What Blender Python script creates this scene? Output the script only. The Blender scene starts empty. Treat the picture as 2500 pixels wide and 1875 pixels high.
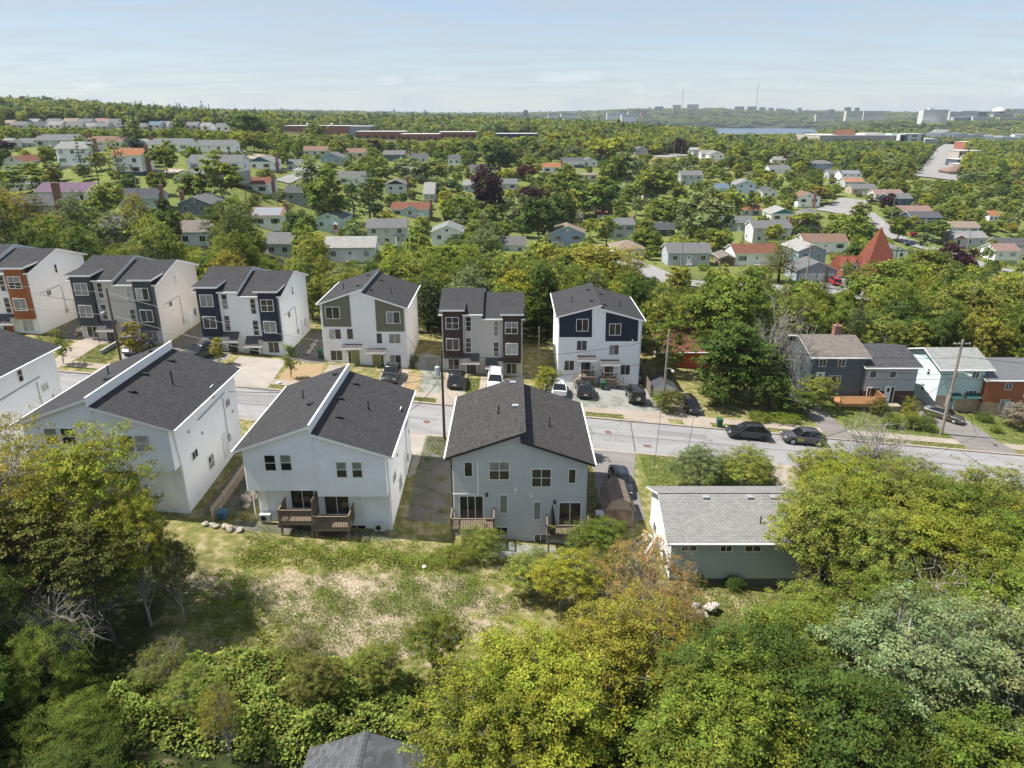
import bpy, bmesh, math, random
import numpy as np
from mathutils import Vector, Matrix
random.seed(7); RNG = np.random.default_rng(7)
scene = bpy.context.scene
COL = scene.collection
R = math.radians

# ------------------------------------------------------------------ camera
F, TH, CZ = 1740.0, R(20.65), 31.0          # focal length in photo pixels (2500 wide), pitch, height
ST, CT = math.sin(TH), math.cos(TH)
cam_d = bpy.data.cameras.new('camera'); cam = bpy.data.objects.new('camera', cam_d); COL.objects.link(cam)
cam_d.sensor_width = 36.0; cam_d.lens = 36.0 * F / 2500.0
cam_d.clip_start = 0.5; cam_d.clip_end = 30000.0
cam.location = (0, 0, CZ); cam.rotation_euler = (R(90) - TH, 0, 0)
scene.camera = cam

# ------------------------------------------------------------------ light
SUN_EL, SUN_AZ = R(60), R(-91.5)              # azimuth: 0 = +Y, negative = towards -X
sd = Vector((math.sin(SUN_AZ) * math.cos(SUN_EL), math.cos(SUN_AZ) * math.cos(SUN_EL), math.sin(SUN_EL)))
sun_d = bpy.data.lights.new('sun', 'SUN'); sun = bpy.data.objects.new('sun', sun_d); COL.objects.link(sun)
sun_d.energy = 4.9; sun_d.angle = R(0.53); sun_d.color = (1.0, 0.955, 0.88)
sun.rotation_euler = (-sd).to_track_quat('-Z', 'Y').to_euler()
sun.location = (-60, 0, 90)

world = bpy.data.worlds.new('World'); scene.world = world; world.use_nodes = True
wn = world.node_tree; wn.nodes.clear()
def N(nt, t, **kw):
    n = nt.nodes.new(t)
    for k, v in kw.items():
        if k == 'inp':
            for a, b in v.items(): n.inputs[a].default_value = b
        else: setattr(n, k, v)
    return n
def LK(nt, a, ao, b, bi): nt.links.new(a.outputs[ao], b.inputs[bi])
sky = N(wn, 'ShaderNodeTexSky', sky_type='NISHITA', sun_disc=False, sun_elevation=SUN_EL, sun_rotation=SUN_AZ,
        altitude=60.0, air_density=1.0, dust_density=0.25, ozone_density=2.2)
bg = N(wn, 'ShaderNodeBackground', inp={'Strength': 0.099})
wo = N(wn, 'ShaderNodeOutputWorld')
tc = N(wn, 'ShaderNodeTexCoord'); sep = N(wn, 'ShaderNodeSeparateXYZ'); LK(wn, tc, 'Generated', sep, 0)
# thin high cloud: noise on a flat layer seen in perspective (x/z, y/z), plus small cumulus low over the horizon
zc = N(wn, 'ShaderNodeMath', operation='MAXIMUM', inp={1: 0.02}); LK(wn, sep, 2, zc, 0)
zo = N(wn, 'ShaderNodeMath', operation='ADD', inp={1: 0.08}); LK(wn, zc, 0, zo, 0)
dx = N(wn, 'ShaderNodeMath', operation='DIVIDE'); LK(wn, sep, 0, dx, 0); LK(wn, zo, 0, dx, 1)
dy = N(wn, 'ShaderNodeMath', operation='DIVIDE'); LK(wn, sep, 1, dy, 0); LK(wn, zo, 0, dy, 1)
cv = N(wn, 'ShaderNodeCombineXYZ'); LK(wn, dx, 0, cv, 0); LK(wn, dy, 0, cv, 1)
mp = N(wn, 'ShaderNodeMapping'); mp.inputs['Scale'].default_value = (0.16, 0.42, 1); mp.inputs['Rotation'].default_value = (0, 0, R(24)); LK(wn, cv, 0, mp, 0)
n1 = N(wn, 'ShaderNodeTexNoise', inp={'Scale': 5.5, 'Detail': 9.0, 'Roughness': 0.6, 'Distortion': 0.9}); LK(wn, mp, 0, n1, 'Vector')
r1 = N(wn, 'ShaderNodeMapRange', inp={1: 0.36, 2: 0.74, 3: 0.38, 4: 0.95}); LK(wn, n1, 0, r1, 0)
# cumulus
mp2 = N(wn, 'ShaderNodeMapping'); mp2.inputs['Scale'].default_value = (9, 9, 34); LK(wn, tc, 'Generated', mp2, 0)
n2 = N(wn, 'ShaderNodeTexNoise', inp={'Scale': 1.0, 'Detail': 6.0, 'Roughness': 0.55}); LK(wn, mp2, 0, n2, 'Vector')
r2 = N(wn, 'ShaderNodeMapRange', inp={1: 0.585, 2: 0.66, 3: 0.0, 4: 0.4}); LK(wn, n2, 0, r2, 0)
b1 = N(wn, 'ShaderNodeMapRange', inp={1: 0.012, 2: 0.03, 3: 0.0, 4: 1.0}); LK(wn, sep, 2, b1, 0)
b2 = N(wn, 'ShaderNodeMapRange', inp={1: 0.035, 2: 0.07, 3: 1.0, 4: 0.0}); LK(wn, sep, 2, b2, 0)
m1 = N(wn, 'ShaderNodeMath', operation='MULTIPLY'); LK(wn, b1, 0, m1, 0); LK(wn, b2, 0, m1, 1)
m2 = N(wn, 'ShaderNodeMath', operation='MULTIPLY'); LK(wn, m1, 0, m2, 0); LK(wn, r2, 0, m2, 1)
ctint = N(wn, 'ShaderNodeMix', data_type='RGBA', blend_type='MULTIPLY'); ctint.inputs[0].default_value = 1.0
LK(wn, sky, 0, ctint, 6); ctint.inputs[7].default_value = (0.78, 0.80, 0.88, 1)
cm = N(wn, 'ShaderNodeMix', data_type='RGBA'); LK(wn, r1, 0, cm, 0); LK(wn, ctint, 2, cm, 6); cm.inputs[7].default_value = (3.45, 3.88, 4.25, 1)
cm2 = N(wn, 'ShaderNodeMix', data_type='RGBA'); LK(wn, m2, 0, cm2, 0); LK(wn, cm, 2, cm2, 6); cm2.inputs[7].default_value = (5.6, 5.9, 6.2, 1)
LK(wn, cm2, 2, bg, 'Color'); LK(wn, bg, 0, wo, 0)

vs = scene.view_settings
scene.display_settings.display_device = 'sRGB'
vs.view_transform = 'Standard'; vs.look = 'None'; vs.exposure = 0.78; vs.gamma = 1.0; vs.use_curve_mapping = False
scene.render.engine = 'CYCLES'
cy = scene.cycles
cy.max_bounces = 7; cy.diffuse_bounces = 3; cy.glossy_bounces = 2; cy.transmission_bounces = 3; cy.transparent_max_bounces = 4; cy.volume_bounces = 0
cy.caustics_reflective = False; cy.caustics_refractive = False
cy.use_denoising = True; cy.use_adaptive_sampling = True; cy.adaptive_threshold = 0.015
try: cy.denoiser = 'OPENIMAGEDENOISE'; cy.denoising_prefilter = 'ACCURATE'
except Exception: pass

# ------------------------------------------------------------------ photo pixel -> place
def ray(px, py):
    v = (py - 937.5) / F
    return ((px - 1250) / F, CT - v * ST, -ST - v * CT)
def at_depth(px, py, d):
    r = ray(px, py); return (r[0] * d, r[1] * d, CZ + r[2] * d)
def at_y(px, py, Y):
    r = ray(px, py); t = Y / r[1]; return (r[0] * t, Y, CZ + r[2] * t)
def pxl(x, y, z):
    dz = z - CZ; d = y * CT - dz * ST; up = y * ST + dz * CT
    return (1250 + F * x / d, 937.5 - F * up / d, d)
SLOPE = -0.095
def on_plane(px, py):
    r = ray(px, py); t = CZ / (SLOPE * r[0] - r[2]); return (r[0] * t, r[1] * t)
def sst(a, b, x):
    t = np.clip((x - a) / (b - a), 0, 1); return t * t * (3 - 2 * t)

# ------------------------------------------------------------------ mesh builder
OBJ = bpy.data.objects
def link_obj(name, data, parent=None, loc=None, rz=0.0):
    o = OBJ.new(name, data); COL.objects.link(o)
    if parent is not None: o.parent = parent
    if loc is not None: o.location = loc
    if rz: o.rotation_euler = (0, 0, rz)
    return o
def tag(o, label=None, cat=None, group=None, kind=None):
    if label: o['label'] = label
    if cat: o['category'] = cat
    if group: o['group'] = group
    if kind: o['kind'] = kind
    return o
def thing(name, label, cat, loc, rz=0.0, group=None):
    return tag(link_obj(name, None, None, loc, rz), label, cat, group)

class MB:
    def __init__(s): s.v = []; s.f = []; s.m = []
    def add(s, vs_, fs, m=0):
        k = len(s.v); s.v.extend(vs_); s.f.extend([tuple(i + k for i in f) for f in fs]); s.m.extend([m] * len(fs)); return s
    def quad(s, a, b, c, d, m=0): return s.add([a, b, c, d], [(0, 1, 2, 3)], m)
    def box(s, x0, y0, z0, x1, y1, z1, m=0):
        return s.add([(x0,y0,z0),(x1,y0,z0),(x1,y1,z0),(x0,y1,z0),(x0,y0,z1),(x1,y0,z1),(x1,y1,z1),(x0,y1,z1)],
                     [(0,3,2,1),(4,5,6,7),(0,1,5,4),(1,2,6,5),(2,3,7,6),(3,0,4,7)], m)
    def prism_y(s, poly, y0, y1, m=0, mside=None):
        # poly in (x,z) counter-clockwise seen from -Y
        n = len(poly); a = [(x, y0, z) for x, z in poly]; b = [(x, y1, z) for x, z in poly]
        s.add(a + b, [tuple(range(n)), tuple(range(2*n-1, n-1, -1))], m)
        k = len(s.v) - 2*n
        for i in range(n):
            j = (i+1) % n; s.f.append((k+j, k+i, k+n+i, k+n+j)); s.m.append(m if mside is None else mside)
        return s
    def prism_x(s, poly, x0, x1, m=0, mside=None):
        # poly in (y,z) counter-clockwise seen from +X
        n = len(poly); a = [(x1, y, z) for y, z in poly]; b = [(x0, y, z) for y, z in poly]
        s.add(a + b, [tuple(range(n)), tuple(range(2*n-1, n-1, -1))], m)
        k = len(s.v) - 2*n
        for i in range(n):
            j = (i+1) % n; s.f.append((k+j, k+i, k+n+i, k+n+j)); s.m.append(m if mside is None else mside)
        return s
    def prism_z(s, poly, z0, z1, m=0):
        n = len(poly); a = [(x, y, z1) for x, y in poly]; b = [(x, y, z0) for x, y in poly]
        s.add(a + b, [tuple(range(n)), tuple(range(2*n-1, n-1, -1))], m)
        k = len(s.v) - 2*n
        for i in range(n):
            j = (i+1) % n; s.f.append((k+j, k+i, k+n+i, k+n+j)); s.m.append(m)
        return s
    def slab(s, a, b, c, d, t, m=0, mside=1):
        # a,b,c,d: top corners counter-clockwise from above; thickness t straight down
        lo = [(p[0], p[1], p[2]-t) for p in (a, b, c, d)]
        k = len(s.v); s.v.extend([a, b, c, d] + lo)
        s.f.append((k, k+1, k+2, k+3)); s.m.append(m)
        s.f.append((k+7, k+6, k+5, k+4)); s.m.append(mside)
        for i in range(4):
            j = (i+1) % 4; s.f.append((k+i, k+4+i, k+4+j, k+j)); s.m.append(mside)
        return s
    def tube(s, pts, rad, n=6, m=0, cap=True):
        pts = [Vector(p) for p in pts]; k = len(s.v)
        if not hasattr(rad, '__len__'): rad = [rad] * len(pts)
        for i, p in enumerate(pts):
            d = (pts[min(i+1, len(pts)-1)] - pts[max(i-1, 0)])
            d = d.normalized() if d.length > 1e-9 else Vector((0, 0, 1))
            u = d.cross(Vector((0, 0, 1)) if abs(d.z) < .9 else Vector((1, 0, 0))).normalized(); w = d.cross(u)
            for q in range(n):
                a = 2*math.pi*q/n; e = p + (u*math.cos(a) + w*math.sin(a)) * rad[i]; s.v.append(tuple(e))
        for i in range(len(pts)-1):
            for q in range(n):
                r_ = (q+1) % n; s.f.append((k+i*n+q, k+i*n+r_, k+(i+1)*n+r_, k+(i+1)*n+q)); s.m.append(m)
        if cap:
            s.f.append(tuple(k+n-1-q for q in range(n))); s.m.append(m)
            e = k+(len(pts)-1)*n; s.f.append(tuple(e+q for q in range(n))); s.m.append(m)
        return s
    def mesh(s, name, mats, smooth=False, uv=False):
        me = bpy.data.meshes.new(name); me.from_pydata([tuple(map(float, p)) for p in s.v], [], s.f)
        if not isinstance(mats, (list, tuple)): mats = [mats]
        for m in mats: me.materials.append(m)
        if len(mats) > 1: me.polygons.foreach_set('material_index', s.m)
        if smooth: me.polygons.foreach_set('use_smooth', [True]*len(me.polygons))
        me.update()
        if uv:
            ul = me.uv_layers.new(name='UVMap').data
            for p in me.polygons:
                n = p.normal
                for li in p.loop_indices:
                    c = me.vertices[me.loops[li].vertex_index].co
                    if abs(n.z) < .2: u, v = (c.y if abs(n.x) > abs(n.y) else c.x), c.z
                    elif abs(n.x) > abs(n.y): u, v = c.y, c.x*math.sqrt(1+(n.x/n.z)**2)
                    else: u, v = c.x, c.y*math.sqrt(1+(n.y/n.z)**2)
                    ul[li].uv = (u, v)
        return me
    def build(s, name, mats, parent=None, loc=None, rz=0.0, smooth=False, uv=False):
        return link_obj(name, s.mesh(name, mats, smooth, uv), parent, loc, rz)

# ------------------------------------------------------------------ materials (all procedural)
MATS = {}
def new_mat(name):
    m = bpy.data.materials.new(name); m.use_nodes = True; nt = m.node_tree; nt.nodes.clear()
    out = N(nt, 'ShaderNodeOutputMaterial'); b = N(nt, 'ShaderNodeBsdfPrincipled'); LK(nt, b, 0, out, 0)
    MATS[name] = m; return m, nt, b
def vary(nt, b, col, amt, scale, coord='Object', detail=4.0, second=None):
    tcn = N(nt, 'ShaderNodeTexCoord'); no = N(nt, 'ShaderNodeTexNoise', inp={'Scale': scale, 'Detail': detail, 'Roughness': .6})
    if coord == 'Position':
        g = N(nt, 'ShaderNodeNewGeometry'); LK(nt, g, 'Position', no, 'Vector')
    else: LK(nt, tcn, coord, no, 'Vector')
    mr = N(nt, 'ShaderNodeMapRange', inp={1: .3, 2: .7, 3: 1-amt, 4: 1+amt}); LK(nt, no, 0, mr, 0)
    mu = N(nt, 'ShaderNodeMix', data_type='RGBA', blend_type='MULTIPLY'); mu.inputs[0].default_value = 1.0
    mu.inputs[6].default_value = (*col, 1); LK(nt, mr, 0, mu, 7)
    LK(nt, mu, 2, b, 'Base Color'); return no, mu
def M(name, col, rough=.75, var=.1, scale=2.0, bump=0.0, bscale=None, metal=0.0, spec=.4, coord='Object'):
    if name in MATS: return MATS[name]
    m, nt, b = new_mat(name)
    b.inputs['Roughness'].default_value = rough; b.inputs['Metallic'].default_value = metal; b.inputs['Specular IOR Level'].default_value = spec
    vary(nt, b, col, var, scale, coord)
    if bump:
        tcn = N(nt, 'ShaderNodeTexCoord'); no = N(nt, 'ShaderNodeTexNoise', inp={'Scale': bscale or scale*4, 'Detail': 5.0}); LK(nt, tcn, 'Object', no, 'Vector')
        bp = N(nt, 'ShaderNodeBump', inp={'Strength': 1.0, 'Distance': bump}); LK(nt, no, 0, bp, 'Height'); LK(nt, bp, 0, b, 'Normal')
    return m
def SIDING(name, col, pitch=.11, vertical=False, depth=.018, var=.05, rough=.55):
    if name in MATS: return MATS[name]
    m, nt, b = new_mat(name); b.inputs['Roughness'].default_value = rough; b.inputs['Specular IOR Level'].default_value = .35
    no, mu = vary(nt, b, col, var, .55, 'Object', 6.0)
    tcn = N(nt, 'ShaderNodeTexCoord'); sp = N(nt, 'ShaderNodeSeparateXYZ'); LK(nt, tcn, 'Object', sp, 0)
    src = N(nt, 'ShaderNodeMath', operation='ADD'); LK(nt, sp, 0 if vertical else 2, src, 0)
    if vertical: LK(nt, sp, 1, src, 1)
    else: src.inputs[1].default_value = 40.0
    dv = N(nt, 'ShaderNodeMath', operation='DIVIDE', inp={1: pitch}); LK(nt, src, 0, dv, 0)
    fr = N(nt, 'ShaderNodeMath', operation='FRACT'); LK(nt, dv, 0, fr, 0)
    if vertical:
        gt = N(nt, 'ShaderNodeMath', operation='GREATER_THAN', inp={1: .82}); LK(nt, fr, 0, gt, 0); h = gt
    else:
        h = N(nt, 'ShaderNodeMath', operation='SUBTRACT', inp={0: 1.0}); LK(nt, fr, 0, h, 1)
    bp = N(nt, 'ShaderNodeBump', inp={'Strength': 1.0, 'Distance': depth}); LK(nt, h, 0, bp, 'Height'); LK(nt, bp, 0, b, 'Normal')
    return m
def BRICKM(name, c1, c2, mortar, bw, bh, ms=.012, rough=.9, bump=.006, var=.25, offset=.5, vscale=1.2):
    if name in MATS: return MATS[name]
    m, nt, b = new_mat(name); b.inputs['Roughness'].default_value = rough; b.inputs['Specular IOR Level'].default_value = .25
    tcn = N(nt, 'ShaderNodeTexCoord')
    br = N(nt, 'ShaderNodeTexBrick', offset=offset, inp={'Scale': 1.0, 'Brick Width': bw, 'Row Height': bh, 'Mortar Size': ms, 'Mortar Smooth': .1, 'Bias': 0.0})
    br.inputs['Color1'].default_value = (*c1, 1); br.inputs['Color2'].default_value = (*c2, 1); br.inputs['Mortar'].default_value = (*mortar, 1)
    LK(nt, tcn, 'UV', br, 'Vector')
    no = N(nt, 'ShaderNodeTexNoise', inp={'Scale': vscale, 'Detail': 6.0, 'Roughness': .65}); LK(nt, tcn, 'UV', no, 'Vector')
    mr = N(nt, 'ShaderNodeMapRange', inp={1: .3, 2: .7, 3: 1-var, 4: 1+var}); LK(nt, no, 0, mr, 0)
    mu = N(nt, 'ShaderNodeMix', data_type='RGBA', blend_type='MULTIPLY'); mu.inputs[0].default_value = 1.0
    LK(nt, br, 'Color', mu, 6); LK(nt, mr, 0, mu, 7); LK(nt, mu, 2, b, 'Base Color')
    bp = N(nt, 'ShaderNodeBump', inp={'Strength': 1.0, 'Distance': bump}, invert=True); LK(nt, br, 'Fac', bp, 'Height'); LK(nt, bp, 0, b, 'Normal')
    return m
def SHINGLE(name, c, k=.35, var=.16):
    return BRICKM(name, tuple(x*(1-k) for x in c), tuple(x*(1+k) for x in c), tuple(x*.45 for x in c), .31, .145, .012, .92, .012, var, .5, .9)

WHITE = M('white_trim', (.82,.82,.82), .5, .04, 1.0)
FASCIA = M('fascia_white', (.80,.80,.80), .5, .05, 1.0)
DARKTRIM = M('dark_trim', (.025,.024,.024), .5, .1, 2)
BLACK = M('black_plastic', (.015,.015,.016), .5, .1, 4)
WOOD = M('weathered_deck_wood', (.20,.155,.115), .85, .25, 5, .004)
NEWWOOD = M('fresh_cedar_wood', (.40,.21,.095), .75, .2, 5)
FENCEWOOD = M('pale_fence_wood', (.46,.37,.28), .85, .2, 4)
POLEWOOD = M('pole_wood', (.26,.225,.19), .9, .3, 3, .01)
DARKPOLE = M('dark_pole_wood', (.085,.062,.05), .9, .3, 3, .01)
CONC = M('concrete', (.31,.262,.215), .9, .14, .6, .004, 30, coord='Position')
CONCL = M('pale_concrete', (.315,.285,.25), .9, .12, .8, .004, 30, coord='Position')
FOUND = M('foundation_concrete', (.38,.36,.34), .9, .15, 1.5)
GALV = M('galvanised_metal', (.45,.47,.49), .45, .1, 3, metal=.5)
GREYPAINT = M('grey_paint', (.40,.41,.42), .5, .08, 3)
REDBRICK = BRICKM('red_brick', (.24,.075,.045), (.30,.10,.06), (.32,.27,.23), .22, .075, .012, .9, .004, .2)
DKBRICK = BRICKM('dark_brown_brick', (.055,.030,.025), (.085,.045,.035), (.09,.07,.06), .22, .075, .012, .9, .004, .2)
TANBRICK = BRICKM('tan_brick', (.36,.24,.14), (.44,.30,.18), (.42,.36,.3), .22, .075, .012, .9, .004, .2)
def glass(name, col, rough):
    m, nt, b = new_mat(name); b.inputs['Roughness'].default_value = rough; b.inputs['Specular IOR Level'].default_value = .6
    vary(nt, b, col, .35, 1.4); return m
GL = [glass('window_glass', (.018,.020,.022), .06), glass('window_glass_brownish', (.05,.045,.04), .08)]  # two pane tones: near black, and a slightly paler brown
GLC = [glass('window_with_blind', (.38,.38,.37), .35), glass('window_with_curtain', (.22,.22,.21), .3)]
CARGLASS = glass('car_glass', (.012,.014,.016), .04)
RUBBER = M('tyre_rubber', (.018,.018,.018), .85, .1, 5)
RIM = M('alloy_rim', (.45,.46,.47), .3, .05, 5, metal=.8)
RIMD = M('black_rim', (.03,.03,.032), .35, .05, 5, metal=.5)
def paint(name, col):
    if name in MATS: return MATS[name]
    m, nt, b = new_mat(name); b.inputs['Base Color'].default_value = (*col, 1); b.inputs['Roughness'].default_value = .32
    b.inputs['Coat Weight'].default_value = .6; b.inputs['Coat Roughness'].default_value = .08
    vary(nt, b, col, .08, .7); return m
LAMPW = M('headlight_lens', (.7,.72,.75), .15, .02, 3)
LAMPR = M('tail_light_lens', (.35,.012,.012), .2, .05, 3)
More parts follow.
